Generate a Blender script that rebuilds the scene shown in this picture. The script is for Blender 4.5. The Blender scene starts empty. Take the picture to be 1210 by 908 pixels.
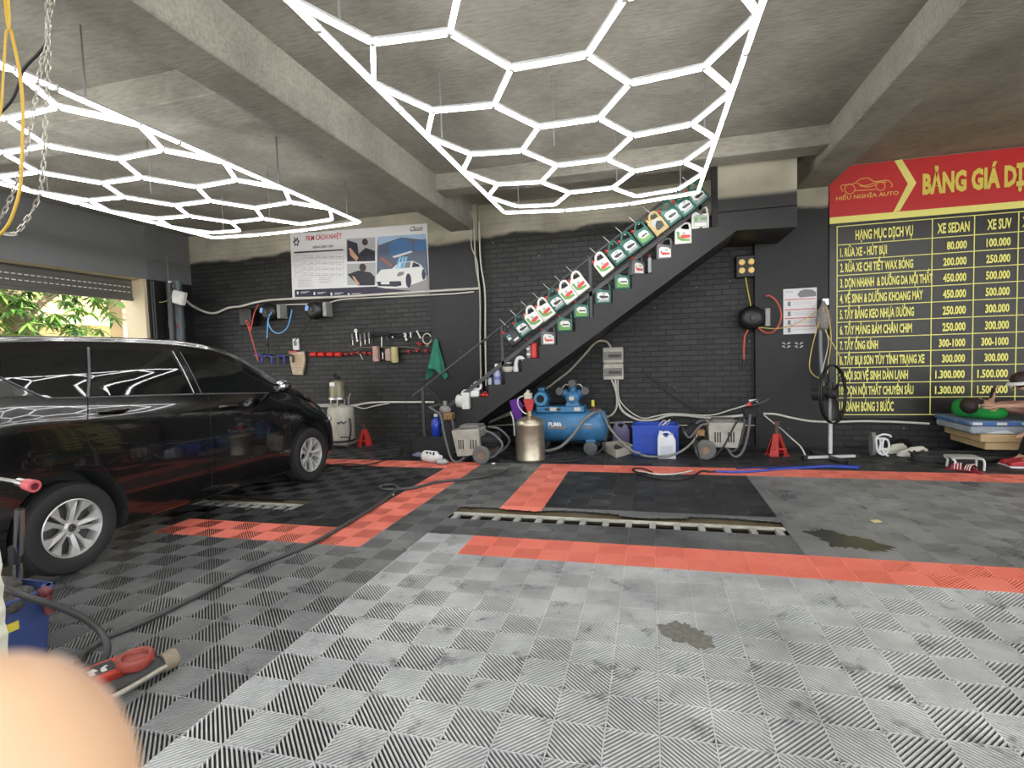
import bpy, bmesh, math, random
import numpy as np
from mathutils import Vector, Matrix, Euler
random.seed(7)
SC = bpy.context.scene
COL = SC.collection
PI = math.pi

# ------------------------------------------------------------------ camera
F_PX = 622.81
YAW, PITCH, ROLL = 0.258577, 0.0562349, -0.0321391
CAM = Vector((0, 0, 1.5))
_cy, _sy = math.cos(YAW), math.sin(YAW)
_f = Vector((-_sy*math.cos(PITCH), _cy*math.cos(PITCH), -math.sin(PITCH)))
_r0 = Vector((_cy, _sy, 0)); _u0 = _r0.cross(_f)
_cr, _sr = math.cos(ROLL), math.sin(ROLL)
_r = _cr*_r0 + _sr*_u0
_u = -_sr*_r0 + _cr*_u0
cd = bpy.data.cameras.new('camera'); cam = bpy.data.objects.new('camera', cd); COL.objects.link(cam)
m3 = Matrix((_r, _u, -_f)).transposed()
cam.matrix_world = Matrix.Translation(CAM) @ m3.to_4x4()
cd.sensor_width = 36.0; cd.sensor_fit = 'HORIZONTAL'; cd.lens = F_PX/1210*36.0
cd.clip_start = 0.01; cd.clip_end = 200
cd.dof.use_dof = True; cd.dof.focus_distance = 6.0; cd.dof.aperture_fstop = 15.0
SC.camera = cam

# ------------------------------------------------------------------ exposure, sky, sun
vs = SC.view_settings
vs.view_transform = 'Standard'; vs.look = 'None'; vs.gamma = 1.0; vs.use_curve_mapping = False
vs.exposure = 0.45
LED = 13.0
w = bpy.data.worlds.new('sky'); SC.world = w; w.use_nodes = True
bg = w.node_tree.nodes['Background']
bg.inputs['Color'].default_value = (0.93, 0.96, 1.0, 1); bg.inputs['Strength'].default_value = 2.4
sd = bpy.data.lights.new('sun', 'SUN'); sd.energy = 8.0; sd.angle = 0.01; sd.color = (1, 0.94, 0.84)
so = bpy.data.objects.new('sun', sd); COL.objects.link(so)
so.rotation_euler = (math.radians(-12), math.radians(38), 0)

# ------------------------------------------------------------------ pixel measurement -> place on a known plane of the room
def at(px, py, x=None, y=None, z=None):
    d = _f + (px-605)/F_PX*_r - (py-454)/F_PX*_u
    t = x/d.x if x is not None else y/d.y if y is not None else (z-CAM.z)/d.z
    return CAM + d*t

# ------------------------------------------------------------------ materials
MATS = {}
def nd(nt, t, **k):
    n = nt.nodes.new(t)
    for a, b in k.items(): setattr(n, a, b)
    return n
def mat(name, col, rough=.5, metal=0, spec=.5, noise=0, nscale=8, bump=0, bscale=40, emit=0, coat=0, col2=None, alpha=1, trans=0, rvar=0):
    if name in MATS: return MATS[name]
    m = bpy.data.materials.new(name); m.use_nodes = True
    nt = m.node_tree; b = nt.nodes['Principled BSDF']
    b.inputs['Base Color'].default_value = (*col, 1)
    b.inputs['Roughness'].default_value = rough; b.inputs['Metallic'].default_value = metal
    b.inputs['Specular IOR Level'].default_value = spec
    if coat: b.inputs['Coat Weight'].default_value = coat; b.inputs['Coat Roughness'].default_value = .03
    if trans: b.inputs['Transmission Weight'].default_value = trans
    if alpha < 1: b.inputs['Alpha'].default_value = alpha
    if emit: b.inputs['Emission Color'].default_value = (*col, 1); b.inputs['Emission Strength'].default_value = emit
    if noise or col2 or rvar:
        tc = nd(nt, 'ShaderNodeTexCoord'); n = nd(nt, 'ShaderNodeTexNoise')
        n.inputs['Scale'].default_value = nscale; n.inputs['Detail'].default_value = 5; n.inputs['Roughness'].default_value = .6
        nt.links.new(tc.outputs['Object'], n.inputs['Vector'])
        cr = nd(nt, 'ShaderNodeValToRGB'); cr.color_ramp.elements[0].position = .3; cr.color_ramp.elements[1].position = .7
        c2 = col2 or tuple(max(0, c*(1-noise)) for c in col)
        cr.color_ramp.elements[0].color = (*c2, 1); cr.color_ramp.elements[1].color = (*col, 1)
        nt.links.new(n.outputs['Fac'], cr.inputs['Fac']); nt.links.new(cr.outputs['Color'], b.inputs['Base Color'])
        if rvar:
            mr = nd(nt, 'ShaderNodeMapRange'); mr.inputs['From Min'].default_value = .3; mr.inputs['From Max'].default_value = .7
            mr.inputs['To Min'].default_value = rough-rvar; mr.inputs['To Max'].default_value = rough+rvar
            nt.links.new(n.outputs['Fac'], mr.inputs['Value']); nt.links.new(mr.outputs['Result'], b.inputs['Roughness'])
    if bump:
        tc = nd(nt, 'ShaderNodeTexCoord'); n = nd(nt, 'ShaderNodeTexNoise'); n.inputs['Scale'].default_value = bscale; n.inputs['Detail'].default_value = 6
        nt.links.new(tc.outputs['Object'], n.inputs['Vector'])
        bp = nd(nt, 'ShaderNodeBump'); bp.inputs['Strength'].default_value = bump; bp.inputs['Distance'].default_value = .02
        nt.links.new(n.outputs['Fac'], bp.inputs['Height']); nt.links.new(bp.outputs['Normal'], b.inputs['Normal'])
    MATS[name] = m
    return m

def concrete_mat():
    """grey cast concrete, stained, formwork bands"""
    m = bpy.data.materials.new('concrete'); m.use_nodes = True; nt = m.node_tree; b = nt.nodes['Principled BSDF']
    tc = nd(nt, 'ShaderNodeTexCoord')
    n1 = nd(nt, 'ShaderNodeTexNoise'); n1.inputs['Scale'].default_value = 1.1; n1.inputs['Detail'].default_value = 8; n1.inputs['Roughness'].default_value = .65
    n2 = nd(nt, 'ShaderNodeTexNoise'); n2.inputs['Scale'].default_value = 9; n2.inputs['Detail'].default_value = 6
    mp = nd(nt, 'ShaderNodeMapping'); mp.inputs['Scale'].default_value = (1, 4, 4)
    nt.links.new(tc.outputs['Object'], n1.inputs['Vector']); nt.links.new(tc.outputs['Object'], mp.inputs['Vector']); nt.links.new(mp.outputs['Vector'], n2.inputs['Vector'])
    c1 = nd(nt, 'ShaderNodeValToRGB'); c1.color_ramp.elements[0].position = .32; c1.color_ramp.elements[1].position = .7
    c1.color_ramp.elements[0].color = (.26, .25, .215, 1); c1.color_ramp.elements[1].color = (.45, .43, .37, 1)
    c2 = nd(nt, 'ShaderNodeValToRGB'); c2.color_ramp.elements[0].position = .25; c2.color_ramp.elements[1].position = .6
    c2.color_ramp.elements[0].color = (.55, .54, .5, 1); c2.color_ramp.elements[1].color = (1, 1, 1, 1)
    mx = nd(nt, 'ShaderNodeMix', data_type='RGBA', blend_type='MULTIPLY'); mx.inputs['Factor'].default_value = .6
    nt.links.new(n1.outputs['Fac'], c1.inputs['Fac']); nt.links.new(n2.outputs['Fac'], c2.inputs['Fac'])
    nt.links.new(c1.outputs['Color'], mx.inputs[6]); nt.links.new(c2.outputs['Color'], mx.inputs[7])
    nt.links.new(mx.outputs[2], b.inputs['Base Color']); b.inputs['Roughness'].default_value = .85; b.inputs['Specular IOR Level'].default_value = .2
    bp = nd(nt, 'ShaderNodeBump'); bp.inputs['Strength'].default_value = .25; bp.inputs['Distance'].default_value = .02
    nt.links.new(n2.outputs['Fac'], bp.inputs['Height']); nt.links.new(bp.outputs['Normal'], b.inputs['Normal'])
    return m

def painted_wall_mat(name, brick, line, axis='x', ragged=.12, grey=0.0):
    """black paint up to a ragged line, bare concrete above; with or without brickwork relief"""
    m = bpy.data.materials.new(name); m.use_nodes = True; nt = m.node_tree; b = nt.nodes['Principled BSDF']; L = nt.links.new
    tc = nd(nt, 'ShaderNodeTexCoord'); sp = nd(nt, 'ShaderNodeSeparateXYZ'); L(tc.outputs['Object'], sp.inputs[0])
    n = nd(nt, 'ShaderNodeTexNoise'); n.inputs['Scale'].default_value = 1.6; n.inputs['Detail'].default_value = 8; L(tc.outputs['Object'], n.inputs['Vector'])
    nf = nd(nt, 'ShaderNodeTexNoise'); nf.inputs['Scale'].default_value = 22; nf.inputs['Detail'].default_value = 6; L(tc.outputs['Object'], nf.inputs['Vector'])
    ad = nd(nt, 'ShaderNodeMath', operation='MULTIPLY_ADD'); L(n.outputs['Fac'], ad.inputs[0]); ad.inputs[1].default_value = -ragged*2; L(sp.outputs['Z'], ad.inputs[2])
    mr = nd(nt, 'ShaderNodeMapRange', interpolation_type='SMOOTHSTEP'); L(ad.outputs[0], mr.inputs['Value'])
    mr.inputs['From Min'].default_value = line-ragged-.03; mr.inputs['From Max'].default_value = line-ragged+.05
    # bare concrete above
    cc = nd(nt, 'ShaderNodeValToRGB'); L(n.outputs['Fac'], cc.inputs['Fac'])
    cc.color_ramp.elements[0].position = .3; cc.color_ramp.elements[1].position = .7
    cc.color_ramp.elements[0].color = (.3, .28, .22, 1); cc.color_ramp.elements[1].color = (.5, .47, .37, 1)
    # black paint
    pc = nd(nt, 'ShaderNodeValToRGB'); L(n.outputs['Fac'], pc.inputs['Fac'])
    pc.color_ramp.elements[0].position = .3; pc.color_ramp.elements[1].position = .75
    g = grey
    pc.color_ramp.elements[0].color = (.008+g, .0083+g, .009+g, 1); pc.color_ramp.elements[1].color = (.021+g, .0215+g, .022+g, 1)
    paint = pc.outputs['Color']
    hsrc = nf.outputs['Fac']
    if brick:
        cb = nd(nt, 'ShaderNodeCombineXYZ'); L(sp.outputs['X' if axis == 'x' else 'Y'], cb.inputs[0]); L(sp.outputs['Z'], cb.inputs[1])
        bt = nd(nt, 'ShaderNodeTexBrick'); L(cb.outputs[0], bt.inputs['Vector'])
        bt.inputs['Scale'].default_value = 1; bt.inputs['Brick Width'].default_value = .235; bt.inputs['Row Height'].default_value = .082
        bt.inputs['Mortar Size'].default_value = .0075; bt.inputs['Mortar Smooth'].default_value = .3; bt.offset = .5
        bt.inputs['Color1'].default_value = (.020, .020, .0195, 1); bt.inputs['Color2'].default_value = (.042, .042, .040, 1); bt.inputs['Mortar'].default_value = (.005, .005, .005, 1)
        mm = nd(nt, 'ShaderNodeMix', data_type='RGBA', blend_type='MIX'); mm.inputs['Factor'].default_value = .3
        L(bt.outputs['Color'], mm.inputs[6]); L(pc.outputs['Color'], mm.inputs[7]); paint = mm.outputs[2]
        hh = nd(nt, 'ShaderNodeMath', operation='MULTIPLY_ADD'); L(bt.outputs['Fac'], hh.inputs[0]); hh.inputs[1].default_value = -1.0
        h2 = nd(nt, 'ShaderNodeMath', operation='MULTIPLY'); L(nf.outputs['Fac'], h2.inputs[0]); h2.inputs[1].default_value = .5; L(h2.outputs[0], hh.inputs[2])
        hsrc = hh.outputs[0]
    # pale scuffs and chips
    vo = nd(nt, 'ShaderNodeTexVoronoi'); vo.inputs['Scale'].default_value = 3.2; L(tc.outputs['Object'], vo.inputs['Vector'])
    vr = nd(nt, 'ShaderNodeMapRange'); L(vo.outputs['Distance'], vr.inputs['Value']); vr.inputs['From Min'].default_value = .028; vr.inputs['From Max'].default_value = .045
    vr.inputs['To Min'].default_value = .55; vr.inputs['To Max'].default_value = 0
    sc = nd(nt, 'ShaderNodeMix', data_type='RGBA'); L(vr.outputs[0], sc.inputs[0]); L(paint, sc.inputs[6]); sc.inputs[7].default_value = (.35, .35, .33, 1)
    mx = nd(nt, 'ShaderNodeMix', data_type='RGBA'); L(mr.outputs[0], mx.inputs[0]); L(sc.outputs[2], mx.inputs[6]); L(cc.outputs['Color'], mx.inputs[7])
    L(mx.outputs[2], b.inputs['Base Color'])
    rr = nd(nt, 'ShaderNodeMapRange'); L(mr.outputs[0], rr.inputs['Value']); rr.inputs['To Min'].default_value = .5; rr.inputs['To Max'].default_value = .9; L(rr.outputs[0], b.inputs['Roughness'])
    b.inputs['Specular IOR Level'].default_value = .4
    bp = nd(nt, 'ShaderNodeBump'); bp.inputs['Strength'].default_value = .7 if brick else .2; bp.inputs['Distance'].default_value = .008
    L(hsrc, bp.inputs['Height']); L(bp.outputs['Normal'], b.inputs['Normal'])
    return m

def tile_mat(name, c_lo, c_hi, rough=.42, dirt=(.03, .03, .03), amount=.5):
    """ribbed plastic floor tile, scuffed and stained"""
    m = bpy.data.materials.new(name); m.use_nodes = True; nt = m.node_tree; b = nt.nodes['Principled BSDF']; L = nt.links.new
    tc = nd(nt, 'ShaderNodeTexCoord')
    n = nd(nt, 'ShaderNodeTexNoise'); n.inputs['Scale'].default_value = 1.3; n.inputs['Detail'].default_value = 9; n.inputs['Roughness'].default_value = .7; L(tc.outputs['Object'], n.inputs['Vector'])
    n2 = nd(nt, 'ShaderNodeTexNoise'); n2.inputs['Scale'].default_value = 5.5; n2.inputs['Detail'].default_value = 9; n2.inputs['Roughness'].default_value = .68; n2.inputs['Distortion'].default_value = .4; L(tc.outputs['Object'], n2.inputs['Vector'])
    c = nd(nt, 'ShaderNodeValToRGB'); c.color_ramp.elements[0].position = .3; c.color_ramp.elements[1].position = .7
    c.color_ramp.elements[0].color = (*c_lo, 1); c.color_ramp.elements[1].color = (*c_hi, 1); L(n.outputs['Fac'], c.inputs['Fac'])
    d = nd(nt, 'ShaderNodeMapRange'); d.inputs['From Min'].default_value = .57; d.inputs['From Max'].default_value = .68; d.inputs['To Max'].default_value = amount; L(n2.outputs['Fac'], d.inputs['Value'])
    mx = nd(nt, 'ShaderNodeMix', data_type='RGBA'); L(d.outputs[0], mx.inputs[0]); L(c.outputs['Color'], mx.inputs[6]); mx.inputs[7].default_value = (*dirt, 1)
    L(mx.outputs[2], b.inputs['Base Color'])
    r = nd(nt, 'ShaderNodeMapRange'); r.inputs['From Min'].default_value = .3; r.inputs['From Max'].default_value = .7; r.inputs['To Min'].default_value = rough-.14; r.inputs['To Max'].default_value = rough+.16
    L(n.outputs['Fac'], r.inputs['Value']); L(r.outputs[0], b.inputs['Roughness'])
    return m

# ------------------------------------------------------------------ mesh helpers
def catmull(pts, n=6):
    P = [Vector(p) for p in pts]
    if len(P) < 3: return P
    out = []
    for i in range(len(P)-1):
        p0 = P[i-1] if i else P[0]*2-P[1]; p1, p2 = P[i], P[i+1]; p3 = P[i+2] if i+2 < len(P) else P[-1]*2-P[-2]
        for k in range(n):
            t = k/n
            out.append(.5*((2*p1)+(p2-p0)*t+(2*p0-5*p1+4*p2-p3)*t*t+(3*p1-p0-3*p2+p3)*t**3))
    out.append(P[-1]); return out

class MB:
    def __init__(s): s.bm = bmesh.new(); s.mi = 0
    def _new(s, before):
        for f in s.bm.faces:
            if f not in before: f.material_index = s.mi
    def m(s, i): s.mi = i; return s
    def _face(s, vs):
        try:
            f = s.bm.faces.new(vs); f.material_index = s.mi; return f
        except ValueError: return None
    def box(s, c, d, rot=None, bev=0, seg=1):
        t = bmesh.new(); bmesh.ops.create_cube(t, size=1)
        for v in t.verts: v.co = Vector((v.co.x*d[0], v.co.y*d[1], v.co.z*d[2]))
        if bev: bmesh.ops.bevel(t, geom=t.edges[:], offset=bev, segments=seg, affect='EDGES', profile=.7)
        R = Euler(rot).to_matrix() if rot is not None and not isinstance(rot, Matrix) else (rot or Matrix.Identity(3))
        return s.merge(t, Matrix.Translation(Vector(c)) @ R.to_4x4())
    def b2(s, a, b, bev=0):
        a, b = Vector(a), Vector(b)
        return s.box((a+b)/2, [abs(q) for q in (b-a)], bev=bev)
    def merge(s, t, M=None):
        if M is not None: t.transform(M)
        mp = {}
        for v in t.verts: mp[v] = s.bm.verts.new(v.co)
        for f in t.faces:
            g = s._face([mp[v] for v in f.verts])
        t.free(); return s
    def prism(s, pts, a, b, axis='y', bev=0, seg=2, M=None):
        """polygon extruded: axis y -> pts are (x,z); axis x -> (y,z); axis z -> (x,y)"""
        t = bmesh.new()
        mk = {'y': lambda p, q: (p[0], q, p[1]), 'x': lambda p, q: (q, p[0], p[1]), 'z': lambda p, q: (p[0], p[1], q)}[axis]
        A = [t.verts.new(mk(p, a)) for p in pts]; B = [t.verts.new(mk(p, b)) for p in pts]
        t.faces.new(A); t.faces.new(B[::-1]); n = len(pts)
        for i in range(n): t.faces.new((A[i], B[i], B[(i+1) % n], A[(i+1) % n]))
        bmesh.ops.recalc_face_normals(t, faces=t.faces[:])
        if bev: bmesh.ops.bevel(t, geom=t.edges[:], offset=bev, segments=seg, affect='EDGES', profile=.6)
        if len(pts) > 4: bmesh.ops.triangulate(t, faces=[f for f in t.faces if len(f.verts) > 4])
        return s.merge(t, M)
    def cyl(s, p0, p1, r0, r1=None, n=16, caps=True):
        p0, p1 = Vector(p0), Vector(p1); r1 = r0 if r1 is None else r1
        d = (p1-p0).normalized(); a = d.orthogonal().normalized(); b = d.cross(a)
        A, B = [], []
        for i in range(n):
            q = a*math.cos(2*PI*i/n)+b*math.sin(2*PI*i/n)
            A.append(s.bm.verts.new(p0+q*r0)); B.append(s.bm.verts.new(p1+q*r1))
        for i in range(n): s._face((A[i], A[(i+1) % n], B[(i+1) % n], B[i]))
        if caps: s._face(A[::-1]); s._face(B)
        return s
    def tube(s, pts, r, n=8, smooth=4, closed=False, flat=1.0):
        P = catmull(pts, smooth) if smooth else [Vector(p) for p in pts]
        if closed: P = P[:-1] if (P[0]-P[-1]).length < 1e-6 else P
        N = len(P); rings = []; prev = None
        for i in range(N):
            if closed: d = P[(i+1) % N]-P[i-1]
            else: d = P[min(i+1, N-1)]-P[max(i-1, 0)]
            d.normalize() if d.length > 1e-9 else None
            if prev is None: a = d.orthogonal().normalized()
            else:
                a = prev-d*prev.dot(d); a = a.normalized() if a.length > 1e-6 else d.orthogonal().normalized()
            prev = a; b = d.cross(a); rr = r(i/(N-1)) if callable(r) else r
            rings.append([s.bm.verts.new(P[i]+a*rr*math.cos(2*PI*k/n)+b*rr*flat*math.sin(2*PI*k/n)) for k in range(n)])
        for i in range(N if closed else N-1):
            A, B = rings[i], rings[(i+1) % N]
            for k in range(n): s._face((A[k], A[(k+1) % n], B[(k+1) % n], B[k]))
        if not closed: s._face(rings[0][::-1]); s._face(rings[-1])
        return s
    def lathe(s, prof, n=24, M=None, cap=True):
        t = bmesh.new(); rings = []
        for r, z in prof: rings.append([t.verts.new((max(r, 1e-4)*math.cos(2*PI*i/n), max(r, 1e-4)*math.sin(2*PI*i/n), z)) for i in range(n)])
        for A, B in zip(rings, rings[1:]):
            for i in range(n): t.faces.new((A[i], A[(i+1) % n], B[(i+1) % n], B[i]))
        if cap: t.faces.new(rings[0][::-1]); t.faces.new(rings[-1])
        return s.merge(t, M)
    def ball(s, c, r, sc=(1, 1, 1), n=12, M=None):
        t = bmesh.new(); bmesh.ops.create_uvsphere(t, u_segments=n, v_segments=max(6, n*2//3), radius=r)
        for v in t.verts: v.co = Vector((v.co.x*sc[0], v.co.y*sc[1], v.co.z*sc[2]))
        if M is not None: t.transform(M)
        return s.merge(t, Matrix.Translation(Vector(c)))
    def plate(s, pts3, nrm, th):
        """thin sheet: planar polygon in 3-D given thickness along nrm"""
        t = bmesh.new(); n = Vector(nrm)*th
        A = [t.verts.new(Vector(p)) for p in pts3]; B = [t.verts.new(Vector(p)+n) for p in pts3]
        t.faces.new(A); t.faces.new(B[::-1])
        for i in range(len(A)): t.faces.new((A[i], B[i], B[(i+1) % len(A)], A[(i+1) % len(A)]))
        bmesh.ops.recalc_face_normals(t, faces=t.faces[:])
        if len(A) > 4: bmesh.ops.triangulate(t, faces=[f for f in t.faces if len(f.verts) > 4])
        return s.merge(t)
    def text(s, txt, M, h, width=None, bold=0.0, align='LEFT', xs=1.0, th=.002, shear=0):
        """lettering: cap height h, in M's local XY plane, squeezed to width if given"""
        cu = bpy.data.curves.new('t', 'FONT'); cu.body = txt; cu.offset = bold; cu.extrude = 0; cu.resolution_u = 2; cu.shear = shear
        ob = bpy.data.objects.new('t', cu); COL.objects.link(ob)
        bpy.context.view_layer.update()
        me = ob.evaluated_get(bpy.context.evaluated_depsgraph_get()).to_mesh()
        t = bmesh.new(); t.from_mesh(me); ob.evaluated_get(bpy.context.evaluated_depsgraph_get()).to_mesh_clear()
        bpy.data.objects.remove(ob); bpy.data.curves.remove(cu)
        if not t.verts: t.free(); return s
        x0 = min(v.co.x for v in t.verts); x1 = max(v.co.x for v in t.verts)
        k = h/.70
        sx = (width/(x1-x0)) if width else k*xs
        off = {'LEFT': 0, 'CENTER': -(x1-x0)*sx/2, 'RIGHT': -(x1-x0)*sx}[align]
        for v in t.verts: v.co = Vector(((v.co.x-x0)*sx+off, v.co.y*k, 0))
        r = bmesh.ops.extrude_face_region(t, geom=t.faces[:])
        for g in r['geom']:
            if isinstance(g, bmesh.types.BMVert): g.co.z += th
        return s.merge(t, M)
    def build(s, name, mats, parent=None, smooth=0, loc=None, local=False):
        """link as one mesh object; vertices are world coordinates unless local"""
        me = bpy.data.meshes.new(name); bmesh.ops.remove_doubles(s.bm, verts=s.bm.verts[:], dist=1e-6)
        bmesh.ops.recalc_face_normals(s.bm, faces=s.bm.faces[:])
        o = bpy.data.objects.new(name, me); COL.objects.link(o)
        L = Vector((0, 0, 0))
        if parent is not None:
            o.parent = parent; L = wloc(parent)
        if parent is None:
            if loc is None and s.bm.verts:
                xs = [v.co for v in s.bm.verts]
                loc = ((min(v.x for v in xs)+max(v.x for v in xs))/2, (min(v.y for v in xs)+max(v.y for v in xs))/2, min(v.z for v in xs))
            o.location = loc or (0, 0, 0); L = Vector(loc or (0, 0, 0))
        if not local: bmesh.ops.translate(s.bm, verts=s.bm.verts[:], vec=-L)
        s.bm.to_mesh(me); s.bm.free()
        for q in (mats if isinstance(mats, (list, tuple)) else [mats]): me.materials.append(q)
        if smooth:
            me.polygons.foreach_set('use_smooth', [True]*len(me.polygons))
            if smooth < 180:
                me.set_sharp_from_angle(angle=math.radians(smooth))
        return o

def wloc(o):
    L = Vector((0, 0, 0))
    while o is not None: L += o.location; o = o.parent
    return L
def thing(name, label, cat, loc, group=None):
    o = bpy.data.objects.new(name, None); COL.objects.link(o); o.location = loc; o.empty_display_size = .1
    return tag(o, label, cat, group)
def tag(o, label, cat, group=None):
    o['label'] = label; o['category'] = cat
    if group: o['group'] = group
    return o
def struct(o): o['kind'] = 'structure'; return o
def dup(root, loc, rot=None, label=None, group=None, cat=None):
    def cp(o, par):
        c = o.copy(); COL.objects.link(c); c.parent = par
        for ch in [q for q in bpy.data.objects if q.parent == o]: cp(ch, c)
        return c
    r = cp(root, None); r.location = loc
    if rot is not None: r.rotation_euler = rot
    if label: r['label'] = label
    if group: r['group'] = group
    if cat: r['category'] = cat
    return r

# ------------------------------------------------------------------ palette
CONC = concrete_mat()
WALLB = painted_wall_mat('painted_brick', True, 3.5)
WALLP = painted_wall_mat('painted_concrete', False, 3.44)
STAIRM = painted_wall_mat('painted_stair', False, 3.42, ragged=.02, grey=.009)
black = mat('black_plastic', (.012, .012, .013), .4)
blackm = mat('black_matte', (.015, .015, .016), .8)
rubber = mat('rubber', (.018, .018, .018), .75, noise=.4)
dgrey = mat('dark_grey', (.06, .06, .062), .5)
grey = mat('mid_grey', (.22, .22, .22), .5)
steel = mat('steel', (.55, .54, .52), .28, 1)
alu = mat('aluminium', (.6, .6, .61), .35, 1)
white = mat('white_plastic', (.72, .72, .7), .4)
offw = mat('cream_plastic', (.62, .59, .5), .45, noise=.25)
paper = mat('paper', (.75, .75, .76), .6)
red = mat('red_plastic', (.55, .03, .025), .4)
redp = mat('red_paint', (.6, .035, .03), .45, noise=.3)
greenp = mat('green_plastic', (.012, .09, .062), .35)
blueb = mat('blue_paint', (.06, .23, .46), .4, noise=.45, nscale=6)
bluecr = mat('blue_crate', (.02, .07, .45), .45)
yellow = mat('yellow', (.72, .6, .06), .5)
yellowp = mat('print_yellow', (.93, .88, .24), .55)
cable_w = mat('white_cable', (.62, .6, .54), .5)
cable_b = mat('black_cable', (.02, .02, .02), .5)
conduit = mat('beige_conduit', (.5, .47, .37), .5)
skin_ = mat('skin', (.72, .4, .26), .5)
wood = mat('pale_board', (.7, .5, .26), .6, noise=.3, nscale=5)

# ================================================================== STRUCTURE
ZC = 4.02; YB = 8.6; XL = -8.78; XR = 8.0; YF = -2.0
# --- ribbed plastic tile floor: every slat is real, gaps fall to a dark bed
TX, TY = .417, .41; X0, Y0 = -.2, 3.68
grey_tile = tile_mat('grey_tile', (.29, .293, .29), (.66, .663, .65), rough=.36, dirt=(.05, .05, .05), amount=.7)
wet_tile = tile_mat('dark_grey_tile', (.07, .071, .071), (.20, .202, .198), rough=.38, dirt=(.02, .02, .02), amount=.7)
black_tile = tile_mat('black_tile', (.018, .018, .019), (.06, .061, .062), rough=.42, dirt=(.16, .16, .155), amount=.55)
mid_tile = tile_mat('mid_grey_tile', (.13, .131, .13), (.33, .33, .322), rough=.36, dirt=(.04, .04, .04), amount=.7)
red_tile = tile_mat('red_tile', (.76, .17, .115), (.86, .26, .19), rough=.45, dirt=(.5, .10, .07), amount=.35)
bed = mat('floor_bed', (.012, .012, .012), .7)
def slot(ix, iy):
    cx = X0+(ix+.5)*TX
    return iy == 2 and (-1.86 < cx < 1.05 or -5.2 < cx < -3.54)
def kind(ix, iy):
    cx, cy = X0+(ix+.5)*TX, Y0+(iy+.5)*TY
    if iy == 0 and (-4.37 < cx < -2.28 or cx > -1.45): return 3
    if -2.70 < cx < -2.28 and 3.6 < cy < 6.96: return 3
    if -1.451 < cx < -1.03 and 4.9 < cy < 6.96: return 3
    if iy == 7 and (-6.2 < cx < -2.28 or cx > -1.45): return 3
    if cy > 6.96: return 2
    if cx < -2.7 and cy > 4.09: return 2
    if -1.03 < cx < 1.05 and cy > 4.9: return 2
    if cy > 4.09: return 4 if cx > 1.05 else 1
    if cx < -3.1: return 1
    if cx < -1.85: return 4
    return 0
def slat_templates():
    """slats clipped to a unit sub-square, one set per diagonal direction"""
    sx, sy = TX/2, TY/2; out = []
    per = .0232; wd = .0098; e = .0035
    for par in (0, 1):
        quads = []
        a = -sy
        while a < sx:
            def clip(off):
                # line x - y = off (par 0) inside the sub-square
                p = []
                y_at0 = -off+e*0
                for (x, y) in ((e, e-off), (off+e, e), (sx-e, sx-e-off), (sy-e+off, sy-e)):
                    if e-1e-9 <= x <= sx-e+1e-9 and e-1e-9 <= y <= sy-e+1e-9: p.append((x, y))
                if len(p) < 2: return None
                p = sorted(set((round(q[0], 6), round(q[1], 6)) for q in p)); return p[0], p[-1]
            A, B = clip(a), clip(a+wd)
            if A and B and math.dist(A[0], A[1]) > .004 and math.dist(B[0], B[1]) > .004:
                q = [A[0], A[1], B[1], B[0]]
                if par: q = [(sx-x, y) for x, y in q][::-1]
                quads.append(q)
            a += per
        # frame bars round the sub-square
        f = .0028
        for q in ([(0, 0), (sx, 0), (sx, f), (0, f)], [(0, sy-f), (sx, sy-f), (sx, sy), (0, sy)], [(0, 0), (f, 0), (f, sy), (0, sy)], [(sx-f, 0), (sx, 0), (sx, sy), (sx-f, sy)]): quads.append(q)
        out.append(np.array(quads))
    return out
def build_floor():
    T = slat_templates(); V = []; Q = []; MI = []; base = 0
    H = -.012
    for iy in range(-8, 12):
        cy = Y0+(iy+.5)*TY
        for ix in range(-16, 22):
            cx = X0+(ix+.5)*TX
            if slot(ix, iy): continue
            if cx < -1.35*cy-1.6 or cx > .55*cy+1.9 or cx < XL+.1 or cx > 6.5: continue
            k = kind(ix, iy)
            for sx in (0, 1):
                for sy in (0, 1):
                    t = T[(sx+sy+1) % 2]; n = len(t)
                    off = np.array([X0+ix*TX+sx*TX/2, Y0+iy*TY+sy*TY/2])
                    p = (t+off).reshape(-1, 2)
                    top = np.column_stack([p, np.zeros(len(p))]); bot = np.column_stack([p, np.full(len(p), H)])
                    V.append(top); V.append(bot); m = len(p)
                    i = np.arange(n)*4
                    fs = [np.column_stack([i, i+1, i+2, i+3])]
                    for a in range(4):
                        b = (a+1) % 4; fs.append(np.column_stack([i+a, i+m+a, i+m+b, i+b]))
                    fq = np.concatenate(fs)+base; Q.append(fq); MI.append(np.full(len(fq), k)); base += 2*m
    V = np.concatenate(V); Q = np.concatenate(Q); MI = np.concatenate(MI)
    me = bpy.data.meshes.new('floor')
    me.vertices.add(len(V)); me.vertices.foreach_set('co', V.ravel())
    me.loops.add(len(Q)*4); me.loops.foreach_set('vertex_index', Q.ravel().astype(np.int32))
    me.polygons.add(len(Q)); me.polygons.foreach_set('loop_start', np.arange(len(Q), dtype=np.int32)*4)
    for q in (grey_tile, wet_tile, black_tile, red_tile, mid_tile): me.materials.append(q)
    me.polygons.foreach_set('use_smooth', np.zeros(len(Q), dtype=bool)); me.polygons.foreach_set('material_index', MI.astype(np.int32)); me.update(calc_edges=True); me.validate()
    o = bpy.data.objects.new('floor', me); COL.objects.link(o); return struct(o)
build_floor()
mb = MB()
def bedrect(x0, x1, y0, y1): mb.b2((x0, y0, -.06), (x1, y1, -.0115))
bedrect(XL, XR, YF, 4.50); bedrect(XL, XR, 4.91, YB+.2)
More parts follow.
